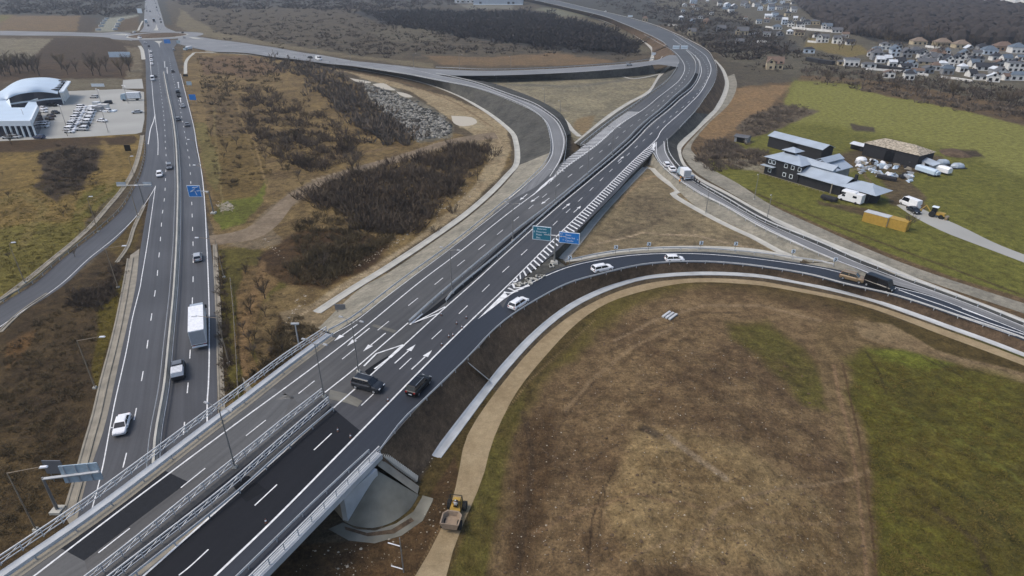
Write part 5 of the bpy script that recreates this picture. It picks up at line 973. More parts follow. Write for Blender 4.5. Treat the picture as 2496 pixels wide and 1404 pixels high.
# dealership cars
gd = 'cars standing loose on the dealership lot'
for k, c, x, y, hx, hy, d in [('suv','blue',148,251,160,253,'dark blue car nearest the curved roof corner'),('sedan','black',130,259,142,260,'black car just below the dark blue one by the showroom'),('hatch','white',107,267,118,268,'white car parked at the showroom wall, upper of two'),('hatch','white',107,274,118,275,'white car parked at the showroom wall, lower of two'),
 ('sedan','black',136,277,148,279,'black car parked right of the two white ones'),('sedan','brown',126,285,138,287,'dark brown car above its parked twin on the lot'),('sedan','brown',122,292,134,294,'dark brown car nearest the bare tree bed'),('suv','white',105,311,92,311,'white car parked alone in front of the white building corner'),('hatch','white',108,304,94,304,'white car right behind the white one near the building corner'),
 ('sedan','black',50,320,38,320,'black car parked at the glazed front'),('hatch','silver',230,239,220,239,'silver car alone in the upper middle of the lot'),('sedan','silver',335,276,324,277,'silver car at the right rim of the lot'),('sedan','white',250,297,262,298,'white car right of the packed rows'),('hatch','blue',97,338,86,338,'dark blue car at the lower rim of the lot'),('sedan','silver',38,337,50,337,'silver car behind the bare bush at the lower rim'),('hatch','silver',20,338,8,338,'silver car partly hidden by the bare bush at the left'),
 ('van','white',232,271,244,272,'white van at the head of the packed rows'),('hatch','white',262,273,250,272,'white car right of the container stack'),('suv','black',262,254,250,255,'black car above the container stack')]:
    car(k,c,x,y,hx,hy,d,group=gd,detail=y > 250 and x < 140 and k == 'zz')
rowl = 'white new car in the %s packed row on the dealership lot'
for i in range(14):
    y = 264 + i * 4.6; x = 201 - i * 2.35; car('hatch' if i % 3 else 'suv', ['white','white','silver'][i % 3 and (i % 5 == 0) * 2], x, y, x + 10, y + .3, rowl % 'left', group='new cars in the left packed row', detail=False)
for i in range(13):
    y = 268 + i * 4.2; x = 226 - i * 2.0; car('hatch' if i % 2 else 'suv', 'white' if i < 8 else ['silver','dark','white'][i % 3], x, y, x - 10, y, 'new car in the right packed row on the dealership lot', group='new cars in the right packed row', detail=False)
# ---------------------------------------------------------------- people, cones, small plant
def person(label, x, y, f, face, jacket='jacket', pose='stand', z=None, grp='workers on the slip road'):
    b = f(x, y); me = bpy.data.meshes.new('person')
    sit = pose == 'sit'; hip = .55 if sit else .92
    V = [(0, 0, hip), (0, 0, hip + .28), (0, 0, hip + .5), (0, 0, hip + .6), (0, .02, hip + .74),
         (-.1, 0, hip - .02), (.1, 0, hip - .02)] 
    R_ = [.15, .145, .15, .055, .1, .095, .095]
    E_ = [(0, 1), (1, 2), (2, 3), (3, 4), (0, 5), (0, 6)]
    if sit: V += [(-.11, .42, hip), (.11, .42, hip), (-.11, .5, hip - .45), (.11, .5, hip - .45), (-.11, .64, hip - .48), (.11, .64, hip - .48)]
    else: V += [(-.11, .03, .5), (.12, -.03, .5), (-.12, .0, .08), (.14, -.08, .08), (-.12, .15, .04), (.14, .08, .04)]
    R_ += [.07, .07, .048, .048, .035, .035]; E_ += [(5, 7), (6, 8), (7, 9), (8, 10), (9, 11), (10, 12)]
    n = len(V); V += [(-.2, 0, hip + .5), (.2, 0, hip + .5), (-.26, .05, hip + .22), (.26, .05, hip + .22), (-.2, .28, hip + .12), (.22, .26, hip + .1)]
    R_ += [.07, .07, .05, .05, .038, .038]; E_ += [(2, n), (2, n + 1), (n, n + 2), (n + 1, n + 3), (n + 2, n + 4), (n + 3, n + 5)]
    me.from_pydata(V, E_, []); o = bpy.data.objects.new('person', me); C.objects.link(o); me.materials.append(M[jacket]); me.materials.append(M['trousers']); me.materials.append(M['skin'])
    o.modifiers.new('s', 'SKIN')
    for v, r in zip(me.skin_vertices[0].data, R_): v.radius = (r, r)
    me.skin_vertices[0].data[0].use_root = True
    ss = o.modifiers.new('u', 'SUBSURF'); ss.levels = ss.render_levels = 1
    dg = bpy.context.evaluated_depsgraph_get(); m2 = bpy.data.meshes.new_from_object(o.evaluated_get(dg)); o.modifiers.clear(); o.data = m2; m2.materials.clear()
    for k in (jacket, 'trousers', 'skin'): m2.materials.append(M[k])
    for p in m2.polygons:
        c = p.center; p.material_index = 2 if c.z > hip + .54 or (abs(c.y) > .22 and c.z > hip - .02 and not sit) else (1 if c.z < hip + .02 else 0)
    mb = MB(); mb.loft([[(.095 * r_ * math.cos(t * math.pi / 4), .01 + .1 * r_ * math.sin(t * math.pi / 4), hip + z_) for t in range(8)] for z_, r_ in ((.74, 1.05), (.8, 1.02), (.845, .7), (.86, .2))]); mb.build('hair' if jacket == 'jacket' else 'helmet', M['tyre'] if jacket == 'jacket' else M['sign_w'], o)
    h = f(*face); o.location = (b.x, b.y, (z if z is not None else (zf(b.x, b.y) if f is PR else 0))); o.rotation_euler = (0, 0, math.atan2(h.y - b.y, h.x - b.x) - math.pi / 2)
    tag(o, label, 'person', grp); return o
person('person in a pale jacket standing in front of the white box truck', 1668, 445, PR, (1660, 440), 'vest_w'); person('person in dark clothes standing beside the one in a pale jacket', 1664, 444, PR, (1668, 445))
person('person in an orange vest at the road edge left of the truck', 1658, 441, PR, (1668, 445), 'vest'); person('person in dark clothes first of the line behind the truck', 1692, 443, PR, (1686, 440))
person('person in dark clothes second of the line behind the truck', 1697, 448, PR, (1692, 444)); person('person in dark clothes bending last in the line behind the truck', 1704, 453, PR, (1698, 448)); person('person in an orange vest by the ditch below the truck', 1656, 449, PR, (1660, 440), 'vest')
def cone_(x, y, d):
    b = PR(x, y); t = empty('traffic_cone', b, 0, d, 'traffic cone', 'cones along the closed lane'); mb = MB(); mb.box((0, 0, .03), (.4, .4, .06)); mb.build('base', M['tyre'], t)
    mb = MB(); mb.tube((0, 0, .06), (0, 0, .7), .14, .03, 10); mb.build('cone_body', M['cone'], t); mb = MB(); mb.tube((0, 0, .33), (0, 0, .5), .1, .07, 10); mb.build('white_band', M['sign_w'], t)
for i, (x, y) in enumerate([(946,978),(1077,842),(1094,822),(1104,819),(1113,790),(1126,800),(1137,776),(1076,769),(855,1067),(824,1052),(649,1275)]):
    cone_(x, y, ['cone on the line below the two dark cars','cone nearest the right arrow tip on the closed lane','left cone of the close pair','right cone of the close pair','cone in the middle of the scattered group','cone nearest the edge line in the scattered group','farthest cone up the lane near the painted nose','cone alone beside the median end','cone on the bridge edge line right of the dark lane','cone on the bridge left of another near the edge line','nearest cone low on the bridge edge line'][i])
# small construction wagon on the slip road (generator trailer behind truck)
b = PR(1683, 437); t = empty('road_trailer', b, -.6, 'small white machine trailer behind the box truck on the slip road', 'trailer'); mb = MB(); mb.box((0, 0, .9), (2.4, 1.3, .9), taper=.85); mb.build('housing', M['car_silver'], t); mb = MB(); mb.tube((1.2, 0, .5), (2.2, 0, .45), .05); mb.build('drawbar', M['tyre'], t)
for s in (-1, 1): mb = MB(); mb.tube((0, s * .55, .32), (0, s * .75, .32), .32, n=10); mb.build('wheel', M['tyre'], t)
# site dumper
b = G(1108, 1262); h_ = G(1122, 1215); t = empty('site_dumper', b, math.atan2(h_.y - b.y, h_.x - b.x), 'yellow site dumper with an empty pale skip driving along the dirt track', 'site dumper')
mb = MB(); o_ = [(-2.5, -1.15), (-.9, -1.2), (-.35, -.7), (-.35, .7), (-.9, 1.2), (-2.5, 1.15)]; i_ = [(-2.42, -1.0), (-.95, -1.05), (-.5, -.6), (-.5, .6), (-.95, 1.05), (-2.42, 1.0)]
mb.loft([[(x * .9 - .2, y * .75, .75) for x, y in o_], [(x, y, 1.65) for x, y in o_], [(x, y, 1.65) for x, y in i_], [(x * .9 - .2, y * .8, 1.0) for x, y in i_]]); mb.build('skip', M['skip'], t)
mb = MB(); mb.box((.9, 0, .75), (2.2, 1.3, .5)); mb.box((1.6, 0, 1.15), (.9, 1.2, .5), taper=.85); mb.build('chassis', M['yellow'], t)
for s in (-1, 1):
    mb = MB(); mb.tube((.25, s * .75, 1.0), (.3, s * .72, 2.5), .05); mb.tube((.3, s * .72, 2.5), (1.3, s * .72, 2.5), .05); mb.tube((1.3, s * .72, 2.5), (1.5, s * .75, 1.0), .05); 
    if s == 1: mb.tube((1.3, -.72, 2.5), (1.3, .72, 2.5), .05); mb.tube((.3, -.72, 2.5), (.3, .72, 2.5), .05)
    mb.build('roll_bar', M['tyre'], t)
    for x in (-1.5, 1.5): mb = MB(); mb.tube((x, s * .75, .6), (x, s * 1.2, .6), .6, n=14); mb.build('wheel', M['tyre'], t)
mb = MB(); mb.box((.85, 0, 1.25), (.5, .5, .15)); mb.box((1.1, 0, 1.55), (.12, .5, .5)); mb.build('seat', M['car_black'], t)
pp = G(1108, 1262) + Vector((math.cos(t.rotation_euler.z), math.sin(t.rotation_euler.z), 0)) * .75
o = person('person in pale work clothes driving the site dumper', 1108, 1262, G, (1122, 1215), 'vest_w', 'sit', .82, 'people at machines'); o.location = (pp.x, pp.y, .8); 

# ---------------------------------------------------------------- buildings
def gable(mb, x0, x1, y0, y1, z0, z1, ov=.4, axis='x', th=.15, m=0):
    if axis == 'x':
        yc = (y0 + y1) / 2; prof = [(y0 - ov, z0 - ov * .3), (yc, z1), (y1 + ov, z0 - ov * .3)]; rings = [[(x, a, b) for a, b in prof] + [(x, a, b - th) for a, b in prof[::-1]] for x in (x0 - ov, x1 + ov)]
    else:
        xc = (x0 + x1) / 2; prof = [(x0 - ov, z0 - ov * .3), (xc, z1), (x1 + ov, z0 - ov * .3)]; rings = [[(a, y, b) for a, b in prof] + [(a, y, b - th) for a, b in prof[::-1]] for y in (y1 + ov, y0 - ov)]
    mb.loft(rings, m)
def gable_wall(mb, x0, x1, y0, y1, z0, z1, axis='x'):
    if axis == 'x':
        yc = (y0 + y1) / 2
        for x in (x0, x1): mb.add([(x, y0, z0), (x, y1, z0), (x, yc, z1 - .2)], [(0, 1, 2)])
    else:
        xc = (x0 + x1) / 2
        for y in (y0, y1): mb.add([(x0, y, z0), (x1, y, z0), (xc, y, z1 - .2)], [(0, 1, 2)])
def hip(mb, x0, x1, y0, y1, z0, z1, ov=.4):
    x0 -= ov; x1 += ov; y0 -= ov; y1 += ov; d = min(x1 - x0, y1 - y0) / 2 * .98
    if x1 - x0 > y1 - y0: a, b = (x0 + d, (y0 + y1) / 2, z1), (x1 - d, (y0 + y1) / 2, z1)
    else: a, b = ((x0 + x1) / 2, y0 + d, z1), ((x0 + x1) / 2, y1 - d, z1)
    v = [(x0, y0, z0), (x1, y0, z0), (x1, y1, z0), (x0, y1, z0), a, b]
    if x1 - x0 > y1 - y0: f = [(0, 1, 5, 4), (1, 2, 5), (2, 3, 4, 5), (3, 0, 4)]
    else: f = [(0, 1, 4), (1, 2, 5, 4), (2, 3, 5), (3, 0, 4, 5)]
    mb.add(v, f + [(3, 2, 1, 0)])
def windows(t, pts, y, wd=1.1, ht=1.2, frame=True, ax='x', sgn=-1):
    for (x, z) in pts:
        mb = MB(); c = (x, y + sgn * .03, z) if ax == 'x' else (y + sgn * .03, x, z); s = (wd + .3, .06, ht + .3) if ax == 'x' else (.06, wd + .3, ht + .3); mb.box(c, s); f = mb.build('window', M['sign_w' if frame else 'car_dark'], t)
        mb = MB(); c = (x, y + sgn * .06, z) if ax == 'x' else (y + sgn * .06, x, z); s = (wd, .06, ht) if ax == 'x' else (.06, wd, ht); mb.box(c, s); mb.build('pane', M['glass'], f)
def house(label, x, y, wd, dp, ht, rf, wall='wall_white', roof='r_grey', rz=0.0, axis='x', hipr=False, wing=None, fl=1, group='houses of the village', cat='house', name='house', ch=True):
    b = G(x, y); t = empty(name, b, rz, label, cat, group); wd *= .7; dp *= .72; ht *= .84; rf *= .8; mb = MB(); mb.box((0, dp / 2, ht / 2), (wd, dp, ht))
    if not hipr: gable_wall(mb, -wd / 2, wd / 2, 0, dp, ht, ht + rf, axis)
    mb.build('walls', M[wall], t); mb = MB(); (hip(mb, -wd / 2, wd / 2, 0, dp, ht, ht + rf) if hipr else gable(mb, -wd / 2, wd / 2, 0, dp, ht - .05, ht + rf, axis=axis)); rfm = mb.build('roof', M[roof], t)
    if ch: mb = MB(); mb.box((wd * .2, dp * .6, ht + rf * .8), (.7, .7, 1.6)); mb.build('chimney', M['brick'], rfm)
    n = max(2, int(wd / 3)); pts = []
    for k in range(n):
        for q in range(fl): pts.append((-wd / 2 + wd * (k + .5) / n, 1.4 + q * 2.7))
    windows(t, pts, 0, 1.3, 1.3, frame=False)
    if axis == 'y' and not hipr: windows(t, [(0, ht + rf * .4)], 0, 1.0, 1.0, frame=False)
    if wing:
        wx, ww, wdp, wh, wr = wing; mb = MB(); mb.box((wx, -wdp / 2, wh / 2), (ww, wdp, wh)); gable_wall(mb, wx - ww / 2, wx + ww / 2, -wdp, 0, wh, wh + wr, 'y'); mb.build('front_wing', M[wall], t)
        mb = MB(); gable(mb, wx - ww / 2, wx + ww / 2, -wdp, .5, wh - .05, wh + wr, axis='y', ov=.3); mb.build('wing_roof', M[roof], t); windows(t, [(wx, 1.5), (wx, wh + .3)], -wdp, 1.2, 1.1, frame=False)
    return t
HL = [
 ('large tan house with a front gable at the bend of the village road',1888,169,14,11,4.5,4.6,'wall_cream','r_brown',-.25,'x',0,(-3,5,3,4.5,2.6),2),
 ('grey stone house among bare trees left of the village',1686,87,10,9,4.5,3.5,'wall_cream','r_grey',-.2,'x',0,(-2.6,3.4,2,4.5,2.2),1),
 ('grey house with pitched roof right of the stone house',1758,76,12,8,3.4,3.4,'wall_grey','r_grey',-.2,'x',0,(-3.6,3.2,2,3,2),1),
 ('tan roofed house below the white walled one on the slope',1722,58,10,9,4.2,3.2,'wall_tan','r_brown',-.2,'x',1,None,1),
 ('low white house with long fence on the slope',1707,46,9,7,3,2,'wall_white','r_grey',-.2,'x',1,None,1),
 ('grey unfinished house with dark openings on the far slope',1810,84,15,11,4,4,'wall_cream','r_grey',-.2,'x',0,(-5,4,2,3.5,2),1),
 ('small grey hut with white gable below the unfinished house',1803,108,9,7,3,2.5,'wall_grey','r_grey',-.2,'x',0,None,1),
 ('square stone house on its own at the far left of the village',1572,52,9,8,4,3,'wall_cream','r_brown',-.2,'x',1,None,1),
 ('tall pale block at the photo top above the slope houses',1691,9,16,10,9,1,'wall_blue','r_white',0,'x',1,None,2),
 ('pale blue villa with white base beside a long white wall',1895,72,13,9,3.2,2.8,'wall_white','r_blue',-.2,'x',1,None,1),
 ('tall pale blue house above the blue roofed villa',1912,60,8,8,6.5,2.5,'wall_blue','r_white',-.2,'x',0,None,2),
 ('white gabled house with dark roof right of the tall pale house',1928,66,9,10,5,3.5,'wall_white','r_dark',-.3,'y',0,None,2),
 ('white house with dark pitched roof in the crowded row',1950,68,11,9,4.4,3.4,'wall_white','r_dark',-.3,'x',0,(2.5,4,2,4,2),1),
 ('long flat grey house behind the white church gable',1985,60,16,12,4.5,1.6,'wall_cream','r_grey',-.3,'x',1,None,1),
 ('white house with twin front gables and pale blue roof',2015,71,14,9,4,3,'wall_white','r_blue',-.3,'x',0,(-3,4,2.5,3.6,3),1),
 ('grey roofed house with white posts at the row end',2040,80,14,10,3,3,'wall_white','r_grey',-.3,'x',0,None,1),
 ('half built pale house standing below the crowded row',1948,87,13,9,4.2,.8,'wall_cream','r_brown',-.3,'x',1,None,1),
 ('white house with many arches and grey roof above the tan field',2005,104,13,9,5,3.4,'wall_white','r_grey',-.25,'x',0,(-3.4,5,2,4.6,2.6),2),
 ('white arched house joined to the right of another above the tan field',2044,107,13,9,4.4,3.8,'wall_white','r_grey',-.25,'x',0,(0,4,2,4.2,2.6),2),
 ('low white wing with sloping roof at the right end of the arched houses',2072,110,9,7,3,2.4,'wall_white','r_dark',-.25,'x',0,None,1),
 ('white blue cottage at the inside of the road bend',1972,130,11,7,3.6,1.8,'wall_blue','r_dark',-.25,'x',1,None,1),
 ('wide white house with dark arches behind the black hedge',2075,162,13,8,5.5,.9,'wall_white','r_grey',-.25,'x',1,None,1),
 ('low cream annex left of the wide white house',2053,160,8,6,3,1.2,'wall_cream','r_grey',-.25,'x',1,None,1),
 ('low white annex with balconies right of the wide white house',2118,166,12,6,3,1.2,'wall_white','r_grey',-.25,'x',1,None,1),
 ('grey rounded house left of the pale blue gabled house',2138,147,10,9,6,3,'wall_grey','r_grey',-.2,'x',1,None,2),
 ('pale house stepping up behind the grey rounded one',2158,122,10,9,5,2.4,'wall_white','r_grey',-.2,'x',1,None,2),
 ('pale blue gabled house in the middle of the village',2182,138,9,10,6,3.6,'wall_blue','r_blue',-.2,'y',0,None,2),
 ('grey gabled house with dark arches right of the pale blue one',2210,141,9,9,4.6,3.6,'wall_grey','r_grey',-.2,'y',0,None,2),
 ('white gabled house with brown timber right of the grey gabled one',2250,145,9,9,4.8,3.8,'wall_white','r_dark',-.25,'y',0,None,2),
 ('small white double gable house between two larger ones',2280,149,10,8,3.2,3,'wall_white','r_grey',-.25,'x',0,(2,4,2,2.6,2.4),1),
 ('low grey bungalow in front of the double gable house',2258,158,16,8,2.6,2.4,'wall_cream','r_grey',-.3,'x',0,None,1),
 ('white gabled house with six dark windows facing the camera',2310,164,10,11,5.2,4.2,'wall_white','r_dark',-.35,'y',0,None,2),
 ('white house with steep dark roof behind the six windowed one',2335,156,9,9,4.6,3.6,'wall_white','r_dark',-.35,'y',0,None,2),
 ('pale blue roofed white house behind the steep roofed one',2351,146,10,9,5,3.4,'wall_white','r_blue',-.3,'y',0,None,2),
 ('dark framed unfinished house right of the gabled group',2380,155,12,9,4.6,1,'wall_grey','r_dark',-.3,'x',1,None,2),
 ('white and dark bungalow with broad roof near the right edge',2402,173,16,9,3,2.8,'wall_white','r_dark',-.3,'x',0,None,1),
 ('white balconied house by the right photo edge',2474,176,13,9,6.5,1,'wall_white','r_grey',-.2,'x',1,None,2),
 ('white house with arches cut by the right photo edge, lowest of all',2486,197,15,9,4,2,'wall_white','r_blue',-.2,'x',1,None,1),
 ('orange roofed house first from the left below the forest',2242,110,16,12,3.6,3.6,'wall_cream','r_orange',-.15,'x',1,None,1),
 ('orange roofed house second from the left below the forest',2300,113,17,12,3.6,4,'wall_cream','r_orange',-.15,'x',1,None,1),
 ('orange roofed house third from the left below the forest',2346,118,16,12,3.6,4,'wall_cream','r_orange',-.15,'x',1,None,1),
 ('white house with blue grey roof below the forest near the right edge',2414,133,14,10,4,3.4,'wall_blue','r_blue',-.2,'x',1,None,1),
 ('brown roofed house with white curved wing below the forest',2448,124,18,12,4,4,'wall_tan','r_brown',-.2,'x',1,None,1),
 ('blue roofed house last on the right below the forest',2482,130,14,12,5,4,'wall_white','r_blue',-.2,'x',1,None,1),
 ('dark roofed house left of the blue grey one below the forest',2396,121,10,8,3,2.6,'wall_grey','r_dark',-.2,'x',1,None,1),
]
for (lb, x, y, wd, dp, ht, rf, wl, ro, rz, ax, hp, wing, fl) in HL: house(lb, x, y, wd, dp, ht, rf, wl, ro, rz, ax, bool(hp), wing, fl)
rr = random.Random(3); kk = 0
cw = ['white','blue grey','grey','cream']; 
for (x, y) in [(1755,14),(1775,18),(1790,22),(1768,29),(1783,31),(1812,14),(1822,20),(1834,10),(1845,17),(1852,26),(1862,8),(1868,20),(1876,13),(1880,26),(1888,5),(1893,16),(1900,24),(1906,10),(1914,20),(1840,2),(1858,1),(1875,3),(1895,-2),(1920,6),(1872,46),(1890,42),(1900,50),(1922,40),(1935,30)]:
    c = ['wall_white','wall_blue','wall_grey','wall_cream'][kk % 4]; house('far %s house in the dense hillside cluster at the top of the village' % cw[kk % 4], x, y, rr.uniform(9, 15), 9, rr.uniform(4, 7), rr.uniform(2, 4), c, ['r_blue','r_white','r_grey','r_dark'][rr.randrange(4)], rr.uniform(-.5, .3), 'xy'[rr.randrange(2)], rr.random() < .4, None, 1, 'dense hillside cluster of far houses'); kk += 1
XT = [(1700,25),(1735,36),(1850,58),(1868,55),(1938,50),(1957,52),(1968,60),(2028,62),(2060,92),(1925,84),(1868,90),(2190,118),(2140,128),(2122,138),(2165,152),(2232,132),(2195,158),(2225,166),(2278,136),(2362,128),(2380,138),(2430,148),(2455,152),(2436,164),(2348,176),(2440,186),(2372,188),(2310,182),(2460,196),(2420,200),(2390,196),(2475,160),(2490,148),(2280,172),(2175,164),(1902,88),(1992,92)] + [(rr.uniform(1650, 1960), rr.uniform(4, 60)) for _ in range(14)] + [(rr.uniform(2120, 2480), rr.uniform(128, 196)) for _ in range(16)]
for i, (x, y) in enumerate(XT):
    c = ['wall_white','wall_white','wall_white','wall_grey'][i % 4]; ro = ['r_grey','r_dark','r_blue','r_brown','r_white'][i % 5]
    house('small %s outbuilding with a %s roof among the village gardens' % (['white','white','white','grey'][i % 4], ['grey','dark','blue grey','brown','white'][i % 5]), x, y, rr.uniform(6, 10), rr.uniform(5, 7), rr.uniform(2.6, 4.4), rr.uniform(1.4, 2.8), c, ro, rr.uniform(-.5, .2), 'xy'[i % 2], i % 3 == 0, None, 1, 'small %s buildings with %s roofs among the village gardens' % (['white','white','white','grey'][i % 4], ['grey','dark','blue grey','brown','white'][i % 5]))
def wallrun(label, px, h, m='wall_white', th=.5, cat='wall', name='garden_wall'):
    mb = MB(); pl = [G(*p) for p in px]
    for a, b in zip(pl, pl[1:]):
        d = b - a; mb.box(((a.x + b.x) / 2, (a.y + b.y) / 2, h / 2), (d.length, th, h), math.atan2(d.y, d.x))
    tag(mb.build(name, M[m]), label, cat, 'garden walls in the village')
wallrun('long white garden wall left of the blue roofed villa',[(1866,67),(1882,69)],1.6); wallrun('white wall alone on the dark slope left of the village',[(1845,104),(1868,105)],1.8); wallrun('white wall on the slope below the square stone house',[(1628,62),(1650,64)],1.8)
wallrun('white wall joining the crowded village row',[(1930,70),(1970,74),(2020,78),(2050,80)],2.2); wallrun('low white wall below the orange roofed houses',[(2255,115),(2290,119)],1.6); wallrun('white fence run below the wide white house',[(2110,170),(2200,176)],1.2); wallrun('white wall fragments along the road below the bungalow',[(2230,183),(2262,186)],1.4); wallrun('pale wall below the six windowed house',[(2290,189),(2330,194),(2370,200)],1.2); wallrun('white wall with posts below the arched houses',[(1968,103),(1990,105)],1.6); wallrun('white wall in front of the blue villa cluster',[(1822,86),(1852,81)],1.3)
wallrun('dark hedge wall in the middle of the village',[(1968,148),(2000,154),(2030,158)],2.4,'wall_dark',4,'hedge','dark_hedge'); wallrun('dark hedge along the village road to the right',[(2130,163),(2170,170),(2210,174)],2.0,'wall_dark',3,'hedge','dark_hedge')
# warehouse and depot on the far left horizon
b = G(1214, 12); t = empty('warehouse', b, -.05, 'huge pale blue warehouse cut by the top edge of the photo', 'warehouse'); mb = MB(); mb.box((0, 20, 6), (84, 40, 12)); mb.build('walls', M['roof_blue'], t); mb = MB(); mb.box((0, 20, 12.2), (86, 42, .5)); mb.build('roof', M['roof_white'], t)
mb = MB(); mb.box((0, -.1, .8), (84.4, .3, 1.5)); mb.build('white_plinth', M['sign_w'], t)
for x in (-30, 18, 26): mb = MB(); mb.box((x, -.1, 3), (4, .3, 3.6)); mb.build('gate', M['car_dark'], t)
b = G(1133, 8); t = empty('depot', b, 0, 'white low depot left of the pale blue warehouse', 'depot'); mb = MB(); mb.box((0, 8, 2.6), (36, 14, 5.2)); mb.build('walls', M['wall_white'], t); mb = MB(); mb.box((0, 8, 5.4), (37, 15, .5)); mb.build('roof', M['r_white'], t); windows(t, [(-12, 2.5), (-4, 2.5), (6, 2.5), (14, 2.5)], 1, 3, 2, False)
for i, (x, y) in enumerate([(240,74),(247,65),(251,58),(256,52),(260,47),(281,73),(285,66),(288,60),(292,52),(298,48)]):
    mb = MB(); p = G(x, y); mb.box((0, 0, .9), (5, 1.6, 1.8), 1.0, taper=.9); o = mb.build('barrier_block', M['concrete_w']); o.location = (p.x, p.y, 0); tag(o, 'white block in the %s row on the grey lot beyond the western road' % ('left' if i < 5 else 'right'), 'concrete block', 'white blocks in the %s row' % ('left' if i < 5 else 'right'))

# ---- dealership
def dealership():
    o = G(141, 252); t = empty('dealership_hall', o, 0, 'dealership hall with a wide pale arched roof', 'showroom'); d = lambda x, y, z: P(x, y, z) - o
    # arched roof: front eave curve and rear curve, ridge between
    F = [(141,224,6.2),(124,221,6.9),(100,219,7.6),(75,220,8.0),(45,225,7.6),(22,234,6.6),(8,244,5.2),(-20,262,4.2)]; B_ = [(160,198,7.4),(140,192,8.2),(115,189,9),(88,189,9.4),(55,193,9),(30,203,8),(6,219,6.6),(-25,236,5)]
    top = [d(*p) for p in B_]; fr = [d(*p) for p in F]; top, fr = cr(top, 4), cr(fr, 4); mb = MB(); rings = []
    for a, b in zip(fr, top): rings.append([a + Vector((0, -.6, -.9)), a, a.lerp(b, .3) + Vector((0, 0, .5)), a.lerp(b, .7) + Vector((0, 0, .6)), b, b + Vector((0, .5, -.9))])
    mb.loft(rings, closed=False, caps=False); r = mb.build('arched_roof', M['roof_white'], t, smooth=True)
    mb = MB(); mb.strip([a + Vector((0, .9, -.4)) for a in fr], [Vector((a.x, a.y + .9, 0)) for a in fr]); mb.strip([Vector((a.x, a.y - .6, 0)) for a in top], [a + Vector((0, -.4, -.5)) for a in top]); mb.build('glazed_front', M['glass_b'], t)
    a, b = fr[0], top[0]; mb = MB(); mb.add([a + Vector((-.1, .9, -.5)), b + Vector((-.1, -.4, -.5)), (b.x - .1, b.y - .4, 0), (a.x - .1, a.y + .9, 0)], [(0, 1, 2, 3)]); mb.build('end_wall', M['wall_white'], t)
    mb = MB(); mb.strip([Vector((v.x, v.y + .7, 3.4)) for v in fr], [Vector((v.x, v.y + .7, 2.7)) for v in fr]); mb.build('fascia_band', M['sign_w'], t)
    mb = MB(); e = (b - a).normalized(); s = Vector((e.y, -e.x, 0)).normalized(); s = s if s.x > 0 else -s
    mb.loft([[a + s * k + Vector((0, 0, z)) for k, z in ((.4, .2), (2.2, .0), (2.2, -.6), (.4, -.5))], [b + s * k + Vector((0, 0, z)) for k, z in ((.4, .2), (2.2, .0), (2.2, -.6), (.4, -.5))]]); mb.build('canopy_rim', M['sign_w'], t)
    for k in range(5):
        c = a.lerp(b, (k + .5) / 5) + Vector((-2.2, 0, .75)); mb = MB(); mb.box(tuple(c), (5.0, 3.2, .12), -.1); mb.build('skylight', M['wall_dark'], r)
    o2 = G(75, 317); t = empty('dealership_showroom', o2, 0, 'dealership showroom with a white roof and glazed columned front', 'showroom'); d = lambda x, y, z: P(x, y, z) - o2
    rz = [(76,297,6),(92,262,6),(88,247,6.3),(70,247,6.2),(60,262,6.1),(28,262,6.1),(22,247,6.3),(14,244,6.4),(-60,252,6),(-90,298,6)]
    v = [d(*p) for p in rz]; mb = MB(); n = len(v); mb.add(v + [q + Vector((0, 0, -.9)) for q in v], [tuple(range(n))] + [(i, n + i, n + (i + 1) % n, (i + 1) % n) for i in range(n)]); mb.build('roof', M['roof_white'], t)
    mb = MB(); a, b, c = d(-90, 298, 6), d(76, 297, 6), d(92, 262, 6); q = [Vector((p.x, p.y + .8, 0)) for p in (a, b, c)]; w_ = [Vector((p.x, p.y + .8, 5.2)) for p in (a, b, c)]; mb.add(q + w_, [(0, 1, 4, 3), (1, 2, 5, 4)]); mb.build('glazed_front', M['glass_b'], t)
    mb = MB(); mb.loft([[a.lerp(b, k) + Vector((0, -.3, z)) for z in (.5, -1.5)] + [a.lerp(b, k) + Vector((0, .3, z)) for z in (-1.5, .5)] for k in (0, 1)]); mb.build('parapet', M['sign_w'], t)
    mb = MB(); mb.loft([[b.lerp(c, k) + Vector((.4, 0, z)) for z in (.9, -1.2)] + [b.lerp(c, k) + Vector((-.3, 0, z)) for z in (-1.2, .9)] for k in (0, 1)]); mb.build('side_parapet', M['sign_w'], t)
    for k in range(6):
        p = b.lerp(a, k * .085 + .002); mb = MB(); mb.box((p.x, p.y, 2.6), (.5, .5, 5.2)); mb.build('column', M['sign_w'], t)
    c = d(88, 262, 6); mb = MB(); mb.add([d(66,247,6.2), d(94,246,6.2), d(92,239,8.4)], [(0, 1, 2)]); mb.add([d(14,248,6.2), d(28,262,6.2), d(22,240,8.8)], [(0, 1, 2)]); mb.build('roof_fins', M['sign_w'], t)
dealership()
def boxes(label, x, y, wd, dp, ht, m, rz=0, name='container', cat='container', group=None, lid=None):
    b = G(x, y); t = empty(name, b, rz, label, cat, group); mb = MB(); mb.box((0, 0, ht / 2), (wd, dp, ht)); bd = mb.build('body', M[m], t)
    mb = MB(); n = max(3, int(wd / .6))
    for k in range(n): mb.box((-wd / 2 + wd * (k + .5) / n, -dp / 2 - .02, ht / 2), (.12, .05, ht - .3))
    mb.build('ribs', M[m], bd)
    mb = MB(); mb.box((0, 0, ht + .04), (wd + .1, dp + .1, .1)); mb.build('lid', M[lid or m], t)
    mb = MB(); mb.box((wd / 2 + .02, 0, ht / 2), (.06, dp * .85, ht * .85)); mb.build('door', M[lid or m], t)
    return t
